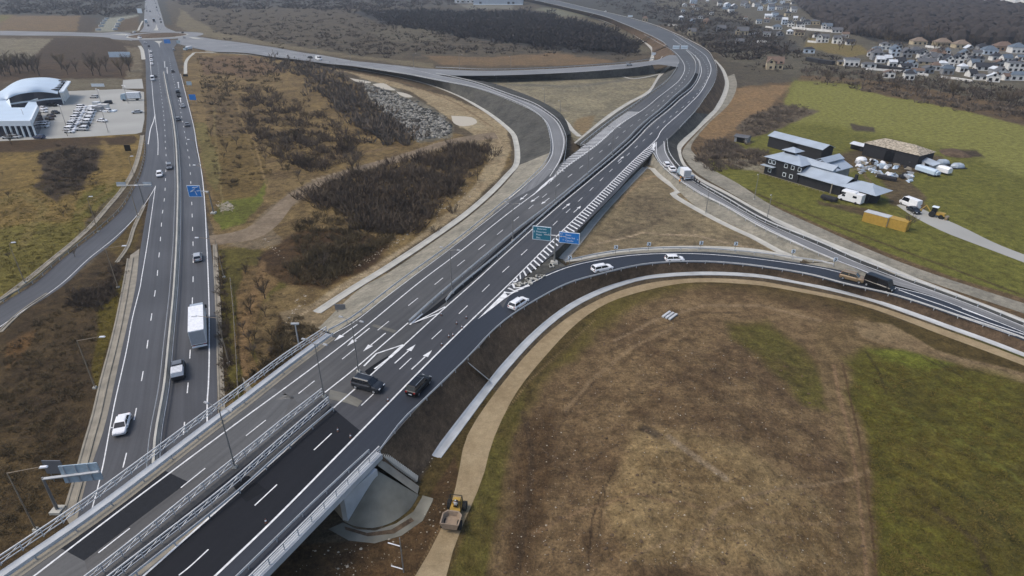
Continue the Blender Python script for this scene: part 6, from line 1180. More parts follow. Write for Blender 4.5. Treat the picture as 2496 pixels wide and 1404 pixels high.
boxes('small white kiosk at the head of the packed rows',238,262,2.6,2.4,2.6,'wall_white',lid='r_white'); boxes('low dark container beside the small white kiosk',241,272,4.2,2.2,2.2,'wall_grey'); boxes('white container right of the small kiosk',254,268,4.5,2.4,2.6,'wall_white'); boxes('white open transport ramp on the lot',270,272,4.5,3.0,.5,'sign_w')
for x, y, d in [(161,306,'lamp post left of the packed rows'),(264,322,'lamp post at the lower lot edge right of the packed rows'),(250,262,'lamp post behind the black car on the lot'),(70,316,'lamp post in front of the glazed columned front'),(313,252,'lamp post near the long white lorry')]: lamp(d, (x, y), 8, [(.7, -.6, 1.0), (-.7, .6, 1.0)], G, group='lamp posts on the dealership lot')

# ---- farm
fo = G(1861, 423); fe = G(2131, 504); fu = (fe - fo).normalized(); frz = math.atan2(fu.y, fu.x); FL = (fe - fo).length
t = empty('farmhouse', fo, frz, 'long dark timber building with pale blue metal roofs and framed windows', 'farm building')
def B(name, x0, x1, y0, y1, z1, m='wall_dark'): mb = MB(); mb.box(((x0 + x1) / 2, (y0 + y1) / 2, z1 / 2), (x1 - x0, y1 - y0, z1)); return mb.build(name, M[m], t)
k1, k2, k3 = .335 * FL, .60 * FL, FL * .985
B('tower_block', 0, k1, 0, 9, 5.6); mb = MB(); hip(mb, 0, k1, 0, 9, 5.6, 7.4, .7); mb.build('roof', M['roof_blue'], t)
mb = MB(); mb.box((k1 * .42, 5.4, 7.2), (3.6, 3.2, 1.6)); lt = mb.build('lantern', M['wall_dark'], t); mb = MB(); hip(mb, k1 * .42 - 1.8, k1 * .42 + 1.8, 3.8, 7, 8, 9.1, .8); mb.build('lantern_roof', M['roof_blue'], lt)
B('long_wing', k1 + .02, k2 + 4, .3, 8, 3.4); mb = MB(); gable(mb, k1 + .4, k2 + 4, .3, 8, 3.4, 5.0, ov=.8); mb.build('roof', M['roof_blue'], t)
mb = MB(); gable(mb, k1 * .7, k2 - 2, 4.2, 7.4, 5.6, 6.7, ov=.4); mb.box(((k1 + k2) / 2 - 2, 5.8, 5), (k2 - k1 - 1, 2.4, 1.6)); mb.build('raised_ridge', M['roof_blue'], t)
B('end_wing', k2 + 4.2, k3 - 2, .6, 7, 3.2); mb = MB(); hip(mb, k2 + 4.1, k3, -.2, 7.4, 3.25, 5.0, .6); mb.build('roof', M['roof_blue'], t)
mb = MB(); mb.tube((k3 - 3.4, 3.6, 0), (k3 - 3.4, 3.6, 3.3), 2.6, n=8); bw = mb.build('bay', M['wall_dark'], t); mb = MB(); mb.tube((k3 - 3.4, 3.6, 3.3), (k3 - 3.4, 3.6, 5.1), 3.4, .2, 8); mb.build('bay_roof', M['roof_blue'], t)
mb = MB(); mb.box((k3 - 9, 4.8, 5.2), (.7, .7, 1.6)); mb.build('chimney', M['wall_dark'], t)
B('rear_wing', k1 * .75, k1 * .75 + 9, 9.05, 17, 4.2, 'wall_grey'); mb = MB(); gable(mb, k1 * .75, k1 * .75 + 9, 9.1, 17, 4.3, 6.2, ov=.6, axis='y'); mb.build('roof', M['roof_blue'], t)
mb = MB(); gable(mb, k1 * .75 + 2.8, k1 * .75 + 6.2, 7.5, 16.8, 6.3, 7.3, ov=.3, axis='y'); mb.build('raised_ridge', M['roof_blue'], t)
windows(t, [(1.6, 4.4), (3.0, 4.4), (7.4, 4.4), (9.8, 4.4), (12.2, 4.4), (2, 1.6), (7.4, 1.6), (9.8, 1.6)], 0, .85, .95); windows(t, [(k3 - 4.6, 1.6), (k3 - 2.6, 1.6)], .95, .9, .9)
mb = MB(); mb.box((1.8, -.9, 3.1), (4.6, 1.8, .14)); mb.build('porch_roof', M['roof_blue'], t)
mb = MB(); mb.box((k2 * .5, -1.6, .55), (k2 + 1, .08, .1)); 
for i in range(20): mb.box((-.3 + i * (k2 + 1) / 19.5, -1.6, .3), (.07, .07, .6))
mb.build('terrace_rail', M['concrete_d'], t)
mb = MB(); mb.box((k2 + 1.6, -.5, 1.6), (.25, .25, 3.2)); mb.build('porch_post', M['concrete_d'], t)
def shed(label, x0, y0, x1, y1, dp, h, rh, wall, roof, dv=1, name='barn', hipped=False):
    a, b = G(x0, y0), G(x1, y1); L_ = (b - a).length; t = empty(name, a, math.atan2(b.y - a.y, b.x - a.x), label, 'barn', 'farm buildings'); mb = MB(); mb.box((L_ / 2, dp / 2, h / 2), (L_, dp, h))
    if not hipped: gable_wall(mb, 0, L_, 0, dp, h, h + rh)
    mb.build('walls', M[wall], t); mb = MB(); (hip(mb, 0, L_, 0, dp, h, h + rh) if hipped else gable(mb, 0, L_, 0, dp, h, h + rh)); mb.build('roof', M[roof], t); mb = MB(); mb.box((L_ * .5, -.05, h * .42), (3, .1, h * .8)); mb.build('door', M['car_black'], t); return t
shed('black barn with a narrow pale metal roof behind the farmhouse', 1870, 357, 1998, 393, 6, 4.2, 1.2, 'wall_dark', 'roof_blue'); shed('open dark barn with a patchy pale roof in the farm yard', 2100, 378, 2232, 411, 9, 4.4, 2.0, 'wall_dark', 'rust_roof', hipped=True)
shed('small grey lean to shed at the right end of the patchy barn', 2236, 405, 2270, 420, 4, 2.4, .7, 'wall_grey', 'roof_blue'); shed('small wooden hut at the left rim of the green field', 1789, 345, 1820, 350, 4, 2.2, .5, 'wall_grey', 'r_grey'); shed('low grey shelter between junk and patchy barn', 2190, 398, 2215, 406, 3, 1.8, .4, 'wall_grey', 'r_grey'); shed('white roofed low lean to at the left end of the patchy barn', 2072, 362, 2100, 369, 3.4, 2, .5, 'wall_dark', 'r_white')
crz = math.atan2(*(G(2155,548) - G(2107,535)).yx)
boxes('yellow container with a white lid in front of the farmhouse', 2134, 544, 6.0, 2.5, 2.6, 'yellow', crz, lid='concrete_w'); boxes('yellow container without a lid partly behind the bare tree', 2180, 555, 6.0, 2.5, 2.5, 'yellow', crz)
# camper
def camper(label, x, y, hx, hy):
    a, b = G(x, y), G(hx, hy); t = empty('camper_van', a, math.atan2(b.y - a.y, b.x - a.x), label, 'camper van'); w_ = 1.15
    mb = MB(); mb.loft([[(x, -w_, .45), (x, w_, .45), (x, w_, zt), (x, -w_, zt)] for x, zt in ((-3.3, 2.9), (1.2, 2.9), (1.3, 2.3), (2.2, 1.5), (3.2, 1.25))]); mb.build('body', M['car_white'], t)
    mb = MB(); mb.box((.6, 0, 2.95), (4.0, 2.2, .5), taper=.92); mb.build('sleeping_pod', M['car_white'], t)
    for s in (-1, 1): mb = MB(); mb.box((1.75, s * (w_ + .0), 1.75), (.9, .06, .5)); mb.build('cab_window', M['glass'], t); mb = MB(); mb.box((-1.4, s * w_, 2.0), (1.1, .06, .6)); mb.build('side_window', M['glass'], t); 
    mb = MB(); mb.box((1.75, 0, 1.95), (.3, 2.0, .55)); mb.build('windscreen', M['glass'], t)
    for x in (-2, 2.1):
        for s in (-1, 1): mb = MB(); mb.tube((x, s * (w_ - .25), .38), (x, s * (w_ + .02), .38), .38, n=12); mb.build('wheel', M['tyre'], t)
camper('white camper van parked against the farmhouse end wing', 2072, 492, 2050, 486)
car('van','white',2216,503,2200,497,'white high roofed van parked on the farm track',group='vehicles at the farm'); car('sedan','dark',2226,517,2236,523,'dark car close behind the white van on the farm track',group='vehicles at the farm')
# backhoe loader
a = G(2281, 529); t = empty('backhoe_loader', a, math.atan2(*(G(2298,533) - a).yx), 'yellow and white backhoe loader standing on the farm field edge', 'backhoe loader')
mb = MB(); mb.box((.6, 0, 1.1), (2.6, 1.2, .8)); mb.build('engine_hood', M['yellow'], t); mb = MB(); mb.box((-.7, 0, 1.9), (1.3, 1.4, 1.5), taper=.85); cb = mb.build('cab', M['glass'], t); mb = MB(); mb.box((-.7, 0, 2.7), (1.5, 1.5, .12)); mb.build('cab_roof', M['sign_w'], cb)
for x, r in ((1.2, .55), (-.9, .8)):
    for s in (-1, 1): mb = MB(); mb.tube((x, s * .65, r), (x, s * 1.05, r), r, n=12); mb.build('wheel', M['tyre'], t)
mb = MB(); mb.tube((-1.6, 0, 1.2), (-2.9, 0, 2.6), .14); mb.tube((-2.9, 0, 2.6), (-3.8, 0, 1.2), .12); mb.box((-3.9, 0, .8), (.5, .6, .7)); mb.build('digging_arm', M['yellow'], t); mb = MB(); mb.box((2.5, 0, .5), (.6, 2, .7)); mb.tube((1, .5, 1), (2.4, .5, .7), .1); mb.tube((1, -.5, 1), (2.4, -.5, .7), .1); mb.build('front_bucket', M['tan' if 0 else 'car_tan'], t)
def trailer(label, x, y, hx, hy, L, W, H, m, name='trailer', z=.7):
    a, b = G(x, y), G(hx, hy); t = empty(name, a, math.atan2(b.y - a.y, b.x - a.x), label, 'trailer', 'trailers at the farm'); mb = MB(); rings = []
    for xx in (-L / 2, -L / 2 + .4, L / 2 - .4, L / 2):
        k = .9 if abs(xx) > L / 2 - .2 else 1; rings.append([(xx, -W / 2 * k, z), (xx, -W / 2 * k, z + H * .7), (xx, -W * .25, z + H * k), (xx, W * .25, z + H * k), (xx, W / 2 * k, z + H * .7), (xx, W / 2 * k, z)])
    mb.loft(rings); mb.build('body', M[m], t)
    for s in (-1, 1):
        for xx in (-L * .2, L * .25): mb = MB(); mb.tube((xx, s * (W / 2 - .3), .4), (xx, s * W / 2, .4), .4, n=10); mb.build('wheel', M['tyre'], t)
    mb = MB(); mb.tube((L / 2, 0, z), (L / 2 + 1.2, 0, .5), .06); mb.build('drawbar', M['tyre'], t)
trailer('long white trailer farther back in the farm field', 2280, 418, 2300, 424, 9.5, 2.2, 1.8, 'car_white'); trailer('shorter white trailer in front of the long one', 2256, 424, 2275, 430, 7.0, 2.0, 1.6, 'roof_white'); trailer('white box at the end of the shorter trailer', 2279, 430, 2285, 432, 2.0, 1.8, 1.2, 'roof_white')
trailer('dark low trailer standing on the grass before the farmhouse', 2020, 489, 2035, 493, 4.4, 1.8, 1.0, 'wall_dark', z=.4); trailer('dark machine with pale ends beside the junk heap', 2160, 438, 2175, 441, 5.5, 1.6, 1.0, 'wall_dark', z=.3)
for x, y, c, d in [(2240,396,'tarp_blue','bright blue tarp heap left of the small shed'),(2296,400,'roof_blue','blue grey tarp load behind the long trailer'),(2332,409,'roof_blue','blue grey tarp load farthest right in the farm yard')]:
    b = G(x, y); mb = MB(); rg = []
    for z, k in ((0, 1), (.8, .95), (1.4, .7), (1.6, .2)): rg.append([(k * 2.2 * math.cos(q * math.pi / 5) * (1 + .12 * math.sin(q * 3)), k * 1.5 * math.sin(q * math.pi / 5), z + .15 * math.sin(q * 2.2)) for q in range(10)])
    mb.loft(rg); o = mb.build('covered_load', M[c]); o.location = b; tag(o, d, 'tarp', 'tarp covered loads in the farm yard')
    mb = MB(); mb.box((0, 0, .15), (4.8, 3.4, .3)); mb.build('pallet_base', M['wall_dark'], o)
rj = random.Random(5)
for i in range(60):
    x = rj.uniform(2092, 2222); y = 398 + (x - 2095) * .18 + rj.uniform(-12, 26); b = G(x, y); mb = MB()
    for k in range(3): mb.box((rj.uniform(-.5, .5), rj.uniform(-.5, .5), .2 + k * .25), (rj.uniform(.5, 2.6), rj.uniform(.3, 1.0), rj.uniform(.2, .7)), rj.uniform(0, 3), taper=rj.uniform(.6, 1))
    o = mb.build('scrap_item', M[['car_white', 'car_silver', 'roof_blue', 'concrete_d', 'wall_dark', 'roof_white'][i % 6]]); o.location = b; tag(o, 'piece of scrap in the junk heap before the patchy barn', 'scrap', 'scrap pieces in the farm yard')
for x, y, d in [(2098,396,'white tarp covered heap at the left end of the junk')]:
    b = G(x, y); mb = MB(); mb.loft([[(k * 2.0 * math.cos(q * math.pi / 4), k * 1.6 * math.sin(q * math.pi / 4), z) for q in range(8)] for z, k in ((0, 1), (1.2, .95), (1.8, .6), (2, .1))]); o = mb.build('covered_heap', M['car_white']); o.location = b; tag(o, d, 'tarp')
# manhole / rest items on the field
for i, (x, y) in enumerate([(1624,768),(1632,771),(1640,774)]):
    a, b = G(x - 9, y + 7), G(x + 9, y - 6); d = b - a; mb = MB(); mb.box((0, 0, .15), (d.length, .45, .3), math.atan2(d.y, d.x)); o = mb.build('concrete_beam', M['concrete_w']); o.location = (a + b) / 2 + Vector((0, 0, GZ(x, y) + .1)); tag(o, ['left', 'middle', 'right'][i] + ' one of three pale beams lying on the bare field', 'beam', 'pale beams on the field')
# utility pole lower middle
b = G(984, 1395); t = empty('utility_pole', b, 0, 'slim pole with pale brackets standing below the bridge near the track', 'pole'); mb = MB(); mb.tube((0, 0, 0), (0, 0, 5.5), .09, .07); mb.build('shaft', M['pole'], t)
for z in (.5, 4.2): mb = MB(); mb.tube((0, 0, z), (-1.4, .3, z + .2), .06); mb.build('bracket', M['lampw'], t)
b = G(729, 842); t = empty('utility_pole', b, 0, 'short concrete pole with a cross head beside the bank left of the bridge end', 'pole'); mb = MB(); mb.tube((0, 0, 0), (0, 0, 4.5), .16, .12); mb.build('shaft', M['concrete_w'], t); mb = MB(); mb.box((0, 0, 4.5), (1.4, .3, .3)); mb.build('cross_head', M['concrete_w'], t)
# construction debris at the gore
for i, (x, y) in enumerate([(1347,648),(1300,682),(1318,676),(1290,690),(1275,694)]):
    b = PR(x, y); mb = MB()
    for k in range(5): mb.box((rj.uniform(-1.2, 1.2), rj.uniform(-.5, .5), .15), (rj.uniform(.5, 1.6), .4, .25), rj.uniform(0, 3))
    o = mb.build('kerb_stones', M['concrete']); o.location = b; tag(o, ['loose kerb stones at the gantry foot','pale loose stones at the ramp side of the hatching','loose stones just below the gantry on the gore','loose stones beside the exit ramp edge line','loose stones nearest the painted nose'][i], 'stones', 'loose stones at the gore')
# ---------------------------------------------------------------- vegetation
def inpoly(x, y, poly):
    c = False; n = len(poly)
    for i in range(n):
        ax, ay = poly[i]; bx, by = poly[(i + 1) % n]
        if (ay > y) != (by > y) and x < ax + (y - ay) * (bx - ax) / (by - ay): c = not c
    return c
ROADX = [(505,568),(560,560),(610,545),(650,512),(700,468),(765,438),(865,402),(965,375),(1080,338),(1205,316),(1240,330),(1225,350),(1158,350),(1086,360),(972,400),(872,428),(778,464),(722,500),(680,555),(630,590),(570,600),(505,606)]
def scatter(poly, n, seed, soft=6):
    """ground points in a photo-pixel polygon; roughly even in the picture"""
    r = random.Random(seed); xs_ = [p[0] for p in poly]; ys_ = [p[1] for p in poly]; out = []; tries = 0
    while len(out) < n and tries < n * 40:
        tries += 1; x = r.uniform(min(xs_), max(xs_)); y = r.uniform(min(ys_), max(ys_))
        if inpoly(x, y, poly) and not inpoly(x, y + 1, ROADX): j = soft * (1 if r.random() < .3 else .25); out.append(G(x + r.gauss(0, j * 1.6), y + r.gauss(0, j))); out[-1].z = GZ(x, y)
    return out
def bush_geo(seed, n=90, spread=1.0, h=1.0, wd=.05, base=.25, fine=True):
    """bare bush of unit height: thin tapering stems fanning out from the ground and forking"""
    r = random.Random(seed); v = []; f = []
    def blade(a, b, w):
        d = b - a; s = d.cross(Vector((r.uniform(-1, 1), r.uniform(-1, 1), r.uniform(-1, 1)))).normalized() * w; o = len(v); v.extend([a - s, a + s, b]); f.append((o, o + 1, o + 2))
    for i in range(n // 6):
        a = r.uniform(0, 6.283); rr_ = base * math.sqrt(r.random()); p = Vector((rr_ * math.cos(a), rr_ * math.sin(a), 0)); t = (r.random() ** .7) * 1.5 * spread; d = Vector((math.cos(a) * t, math.sin(a) * t, 1)).normalized()
        ln = h * r.uniform(.55, 1.0) / (1 + .18 * t); q = p + d * ln * .5; blade(p, p + d * ln, wd)
        for k in range(5):
            u = r.uniform(.2, .85); st = p + d * ln * u; e = st + (d + Vector((r.uniform(-1, 1), r.uniform(-1, 1), r.uniform(-.1, .8))) * .9).normalized() * ln * r.uniform(.25, .5); blade(st, e, wd * .75)
    return np.array(v, np.float64).reshape(-1, 3), np.array(f, np.int64)
BG = [bush_geo(i, 150, 1.0, 1, .032, .4) for i in range(6)]; BGF = [bush_geo(20 + i, 60, 1.1, 1, .075, .45) for i in range(5)]
def mass(name, pts, label, cat, material, size, geos, seed, dens=1, flat=1.0, zoff=-.05, far=1):
    r = random.Random(seed); V = []; F = []; o = 0
    for p in pts:
        v, f = geos[r.randrange(len(geos))]; s = r.uniform(*size); a = r.uniform(0, 6.283); ca, sa = math.cos(a), math.sin(a)
        w = s * r.uniform(.8, 1.3) * flat
        X = (v[:, 0] * ca - v[:, 1] * sa) * w + p.x; Y = (v[:, 0] * sa + v[:, 1] * ca) * w + p.y; Z = v[:, 2] * s + zoff + p.z
        V.append(np.stack([X, Y, Z], 1)); F.append(f + o); o += len(v)
    V = np.concatenate(V); F = np.concatenate(F); me = bpy.data.meshes.new(name); me.vertices.add(len(V)); me.vertices.foreach_set('co', V.astype(np.float32).ravel())
    me.loops.add(F.size); me.loops.foreach_set('vertex_index', F.astype(np.int32).ravel()); k = F.shape[1]; me.polygons.add(len(F)); me.polygons.foreach_set('loop_start', np.arange(0, F.size, k, dtype=np.int32)); me.update(calc_edges=True)
    me.materials.append(M[material]); ob = bpy.data.objects.new(name, me); C.objects.link(ob); tag(ob, label, cat, None, 'stuff'); return ob
T1 = [(700,482),(760,450),(880,408),(1000,392),(1130,357),(1186,358),(1172,400),(1128,436),(1075,500),(1010,545),(985,575),(930,570),(850,515),(760,492)]
mass('bare_thicket', scatter(T1, 640, 1, 15), 'dense dark bare thicket between the dirt road and the curving bank', 'thicket', 'twig', (1.6, 4.6), BG, 1, flat=.85)
T1b = [(800,500),(930,480),(1000,540),(950,590),(860,640),(770,640),(720,600),(700,560)]
mass('low_scrub', scatter(T1b, 260, 2), 'looser brown scrub below the dense dark thicket', 'scrub', 'twig_b', (.8, 2.4), BG, 2)
mass('low_scrub', scatter([(700,640),(820,600),(930,600),(860,650),(780,690),(730,690)], 160, 3), 'brown scrub near the tan service strip left of the motorway', 'scrub', 'twig_b', (.8, 2.8), BG, 3)
T3 = [(628,143),(700,148),(800,166),(850,200),(905,245),(960,300),(1010,335),(1000,352),(930,345),(850,290),(790,235),(730,190),(660,165)]
mass('bare_thicket', scatter(T3, 480, 4, 13), 'long dark bare thicket running from the far ramp down to the rubble heap', 'thicket', 'twig_g', (1.8, 5.4), BGF, 4, flat=.8)
T4 = [(590,200),(640,215),(730,250),(820,300),(900,360),(860,400),(740,420),(660,390),(600,300)]
mass('low_scrub', scatter(T4, 300, 5, 16), 'patchy dark scrub on the rough ground right of the highway', 'scrub', 'twig', (1.4, 4.2), BG, 5, flat=.9)
mass('low_scrub', scatter([(480,140),(630,145),(700,200),(600,210),(520,260),(495,230)], 260, 6), 'sparse brown scrub between the highway and the far thicket', 'scrub', 'twig_b', (.8, 2.6), BGF, 6)
mass('low_scrub', scatter([(500,250),(620,220),(720,300),(820,370),(640,440),(540,470),(500,330)], 300, 7), 'brown weedy scrub on the open rough ground', 'scrub', 'twig_b', (.4, 1.5), BG, 7)
mass('bare_thicket', scatter([(105,372),(180,362),(244,366),(226,425),(180,470),(120,452)], 230, 8, 10), 'dark bare bush patch on the left grass field', 'thicket', 'twig', (.6, 1.9), BG, 8)
mass('low_scrub', scatter([(0,840),(120,770),(330,600),(300,690),(262,730),(225,850),(200,1000),(150,1200),(0,1320)], 480, 9), 'brown low scrub on the slope between highway and side ramp', 'scrub', 'twig_b', (.25, .9), BG, 9, flat=1.3)
mass('bare_thicket', scatter([(262,690),(290,640),(280,720),(240,750),(150,760),(180,720)], 130, 10), 'darker bush band on the slope between highway and side ramp', 'thicket', 'twig', (.7, 1.7), BG, 10)
mass('low_scrub', scatter([(540,600),(552,700),(558,860),(556,980),(546,985),(541,800),(532,640)], 150, 11), 'narrow brown shrub strip beside the right drain of the highway', 'scrub', 'twig', (.4, 1.3), BG, 11)
mass('low_scrub', scatter([(590,620),(700,640),(700,840),(640,900),(560,980),(552,800)], 110, 12), 'weedy scrub on the green strip right of the highway', 'scrub', 'twig_b', (.2, .8), BG, 12)
mass('far_scrub', scatter([(470,20),(900,12),(1290,28),(1540,108),(1560,140),(1430,128),(1060,130),(900,138),(620,98),(520,80)], 1150, 13), 'wide brown grey scrubland beyond the far ramp', 'scrub', 'twig_far', (1.0, 3.2), BGF, 13, flat=1.6)
mass('far_wood', scatter([(880,26),(1300,30),(1480,70),(1550,112),(1540,130),(1300,110),(1100,84),(960,62)], 1500, 14), 'dark low wood inside the far motorway curve', 'wood', 'twig_wood', (4, 7), BGF, 14, flat=1.5)
mass('far_scrub', scatter([(0,-20),(340,-20),(340,34),(0,34)], 320, 15), 'dark scrub beyond the fields at the top left', 'scrub', 'twig_far', (3, 8), BGF, 15, flat=2)
mass('far_scrub', scatter([(400,-20),(1120,-20),(1120,10),(900,24),(460,20)], 500, 16), 'scrub belt across the top left of the photo', 'scrub', 'twig_far', (3, 8), BGF, 16, flat=2.2)
mass('far_scrub', scatter([(1400,-10),(1740,-10),(1880,90),(1960,130),(1830,150),(1760,140),(1640,70)], 650, 17), 'dark scrub slope between the far motorway and the village', 'scrub', 'twig_far', (2, 5.5), BGF, 17, flat=1.5)
mass('low_scrub', scatter([(1715,345),(1760,345),(1870,372),(1890,390),(1810,412),(1740,420),(1695,385)], 240, 18), 'grey brown brush between the slip road and the farm', 'scrub', 'twig_g', (.9, 2.6), BG, 18)
mass('low_scrub', scatter([(1790,315),(1850,272),(1905,258),(1990,270),(1900,312),(1840,330)], 200, 19), 'brushwood patch at the left corner of the green field', 'scrub', 'twig_g', (.7, 2.0), BG, 19)
mass('hedgerow', scatter([(1945,168),(2110,180),(2300,214),(2496,250),(2560,270),(2560,300),(2300,262),(2120,226),(1960,198)], 300, 20), 'bare hedgerow belt along the top of the green field', 'hedgerow', 'twig_g', (1.2, 3.8), BGF, 20, flat=1.0)
mass('low_scrub', scatter([(1960,120),(2130,160),(2496,220),(2496,255),(2200,210),(1960,172),(1800,170)], 260, 21), 'low scrub between village houses and hedgerow', 'scrub', 'twig_far', (1, 3), BGF, 21, flat=1.3)
mass('bank_scrub', scatter([(560,965),(700,880),(770,810),(730,770),(680,800),(650,880),(590,930)], 160, 22), 'brown scrub under the left edge of the bridge', 'scrub', 'twig_b', (.4, 1.6), BG, 22)
# forest: bare winter wood, spiky domes merging to a canopy
def crown_geo(seed):
    r = random.Random(seed); v = [(0, 0, 1)]; n = 7
    for z, k in ((.86, .3), (.6, .5), (.25, .5)):
        for i in range(n): a = 6.283 * i / n + r.uniform(-.2, .2); q = k * r.uniform(.75, 1.2); v.append((q * math.cos(a), q * math.sin(a), z + r.uniform(-.06, .06)))
    f = [(0, 1 + i, 1 + (i + 1) % n) for i in range(n)]
    for b in range(2):
        for i in range(n): j = (i + 1) % n; p, q = 1 + b * n, 1 + (b + 1) * n; f += [(p + i, q + i, q + j), (p + i, q + j, p + j)]
    return np.array(v, float), np.array(f)
CG = [crown_geo(i) for i in range(6)]
FOR = [(1935,-60),(1960,22),(2010,60),(2080,84),(2170,98),(2260,104),(2380,112),(2520,122),(2700,140),(2700,40),(2496,30),(2425,22),(2365,12),(2310,-2),(2280,-60)]
def forest():
    r = random.Random(44); pts = []; WP = [P(x, y) for x, y in FOR]; wp = [(p.x, p.y) for p in WP]; x0, x1 = min(p[0] for p in wp), max(p[0] for p in wp); y0, y1 = min(p[1] for p in wp), min(2600, max(p[1] for p in wp))
    y = y0
    while y < y1 and len(pts) < 9000:
        st = 7.0 + (y - y0) * .012; x = x0
        while x < x1:
            xx, yy = x + r.uniform(-.4, .4) * st, y + r.uniform(-.4, .4) * st
            if inpoly(xx, yy, wp): pts.append((xx, yy, st))
            x += st
        y += st
    V = []; F = []; o = 0
    for x, y, st in pts:
        v, f = CG[r.randrange(6)]; s = r.uniform(10, 16); w = st * r.uniform(1.3, 1.9); V.append(np.stack([v[:, 0] * w + x, v[:, 1] * w + y, v[:, 2] * s - 1], 1)); F.append(f + o); o += len(v)
    V = np.concatenate(V); F = np.concatenate(F); me = bpy.data.meshes.new('forest'); me.from_pydata(V.tolist(), [], F.tolist()); me.materials.append(M['twig_wood']); ob = bpy.data.objects.new('forest', me); C.objects.link(ob); tag(ob, 'dark bare forest covering the slope behind the village', 'forest', None, 'stuff'); return pts, wp
fp, fw = forest()
fr_pts = []
for a, b in zip(FOR[1:8], FOR[2:9]):
    for k in range(26): t = k / 26; fr_pts.append(G(a[0] + (b[0] - a[0]) * t + random.uniform(-3, 3), a[1] + (b[1] - a[1]) * t + random.uniform(-1.5, .6)))
mass('forest_edge', fr_pts, 'bare trees along the lower edge of the forest', 'forest', 'twig_far', (8, 14), BGF, 31, flat=.6)
# distant town beyond the forest
r = random.Random(9); mb = MB()
for i in range(420):
    x = r.uniform(2330, 2760); y = r.uniform(-66, 26 + (x - 2330) * .02)
    if y < -66 + 0 or y > (x - 2330) * .11 + 6: continue
    p = G(x, y); s = r.uniform(12, 40) * (1 + (26 - y) / 60); mb.box((p.x, p.y, s * .15), (s, s * .5, s * .3 + 4), r.uniform(0, 3))
tag(mb.build('distant_town', M['wall_white']), 'pale distant town roofs beyond the forest in the top right corner', 'town', None, 'stuff')

# countable trees and bushes
def tree_proto(name, seed, h, mt, trunk=.16):
    t = empty(name, (0, 0, 0)); mb = MB(); r = random.Random(seed); tops = []
    mb.tube((0, 0, 0), (0, 0, h * .35), trunk, trunk * .7, 6)
    for k in range(6):
        a = 6.283 * k / 6 + r.uniform(-.3, .3); s = Vector((0, 0, h * r.uniform(.22, .38))); e = Vector((math.cos(a) * h * .28, math.sin(a) * h * .28, h * r.uniform(.6, .85))); mb.tube(s, e, trunk * .45, .02, 5); tops.append((s, e))
    mb.build('trunk', M['bark'], t); v = []; f = []
    for s, e in tops:
        for q in range(26):
            u = r.uniform(.25, 1); p = s.lerp(e, u); d = (e - s).normalized() + Vector((r.uniform(-1, 1), r.uniform(-1, 1), r.uniform(-.3, .9))) * .95; d.normalize(); g = p + d * h * r.uniform(.14, .32); w = d.cross(Vector((r.random(), r.random(), r.random()))).normalized() * .035; o = len(v); v += [p - w, p + w, g]; f.append((o, o + 1, o + 2))
            for z in range(2): p2 = p.lerp(g, r.uniform(.3, .8)); g2 = p2 + (d + Vector((r.uniform(-1, 1), r.uniform(-1, 1), r.uniform(-.5, .8)))).normalized() * h * .13; o = len(v); v += [p2 - w * .7, p2 + w * .7, g2]; f.append((o, o + 1, o + 2))
    mb = MB(); mb.add(v, f); mb.build('crown', M[mt], t); return t
TP = [tree_proto('bare_tree', 50 + i, 6.0, m) for i, m in enumerate(('twig', 'twig_g', 'twig_b'))]; used = [False] * 3
def tree(x, y, s, k, label, group, cat='bare tree', f=G):
    t = TP[k] if not used[k] else copy_tree(TP[k]); used[k] = True; b = f(x, y); t.location = b; t.scale = (s, s, s * random.uniform(.9, 1.1)); t.rotation_euler = (0, 0, random.uniform(0, 6.28)); tag(t, label, cat, group); return t
tree(2212,561,.75,1,'bare tree standing beside the second yellow container',None); tree(1164,440,.7,0,'single thin tree at the right tip of the dark thicket',None); tree(646,728,.7,0,'bare sapling on the green strip right of the highway',None); tree(80,262,.6,1,'bare tree at the bed below the curved hall',None)
tree(612,765,.65,2,'bare sapling beside the highway strip opposite the lorry',None); tree(860,420,1.1,1,'tall pale bare tree standing at the dirt road above the thicket',None); tree(790,660,.8,0,'round dark bush on the scrub above the tan strip',None); tree(690,860,.7,2,'bare tree beside the short concrete pole',None)
tree(152,236,.9,1,'bare tree at the right corner of the curved hall',None); tree(28,352,.9,0,'bare bush at the lower left rim of the dealership lot',None); tree(165,332,.6,1,'small bush at the lower rim of the lot left of the packed rows',None); tree(540,255,.7,2,'small reddish conifer like bush on the rough ground',None)
r = random.Random(77)
for i in range(26): tree(r.uniform(2, 325), r.uniform(168, 186), r.uniform(1.3, 2.1), r.randrange(3), 'bare tree in the row behind the dealership', 'row of bare trees behind the dealership')
for i in range(34): x = r.uniform(500, 880); y = r.uniform(200, 470); tree(x, y if y < 200 + (x - 500) * .9 + 180 else y - 80, r.uniform(.35, .8), r.randrange(3), 'single bare bush on the open rough ground right of the highway', 'single bushes on the open rough ground', 'bush')
for i in range(22): x = r.uniform(1960, 2480); tree(x, 192 + (x - 1960) * .13 + r.uniform(-10, 8), r.uniform(.9, 1.6), r.randrange(3), 'bare tree standing out of the hedgerow above the green field', 'trees in the hedgerow above the green field')
for i in range(14): tree(r.uniform(590, 700), r.uniform(620, 880), r.uniform(.25, .5), r.randrange(3), 'low bush on the weedy strip right of the highway', 'low bushes on the weedy strip', 'bush')
for i in range(12): x = r.uniform(-0, 240); tree(x, r.uniform(420, 640), r.uniform(.2, .4), r.randrange(3), 'low bush dotted on the left grass field', 'low bushes on the left grass field', 'bush')
for i in range(30): x = r.uniform(1620, 2440); tree(x, 60 + (x - 1620) * .1 + r.uniform(-8, 20), r.uniform(.9, 1.6), r.randrange(3), 'bare garden tree between the village houses', 'bare garden trees in the village')

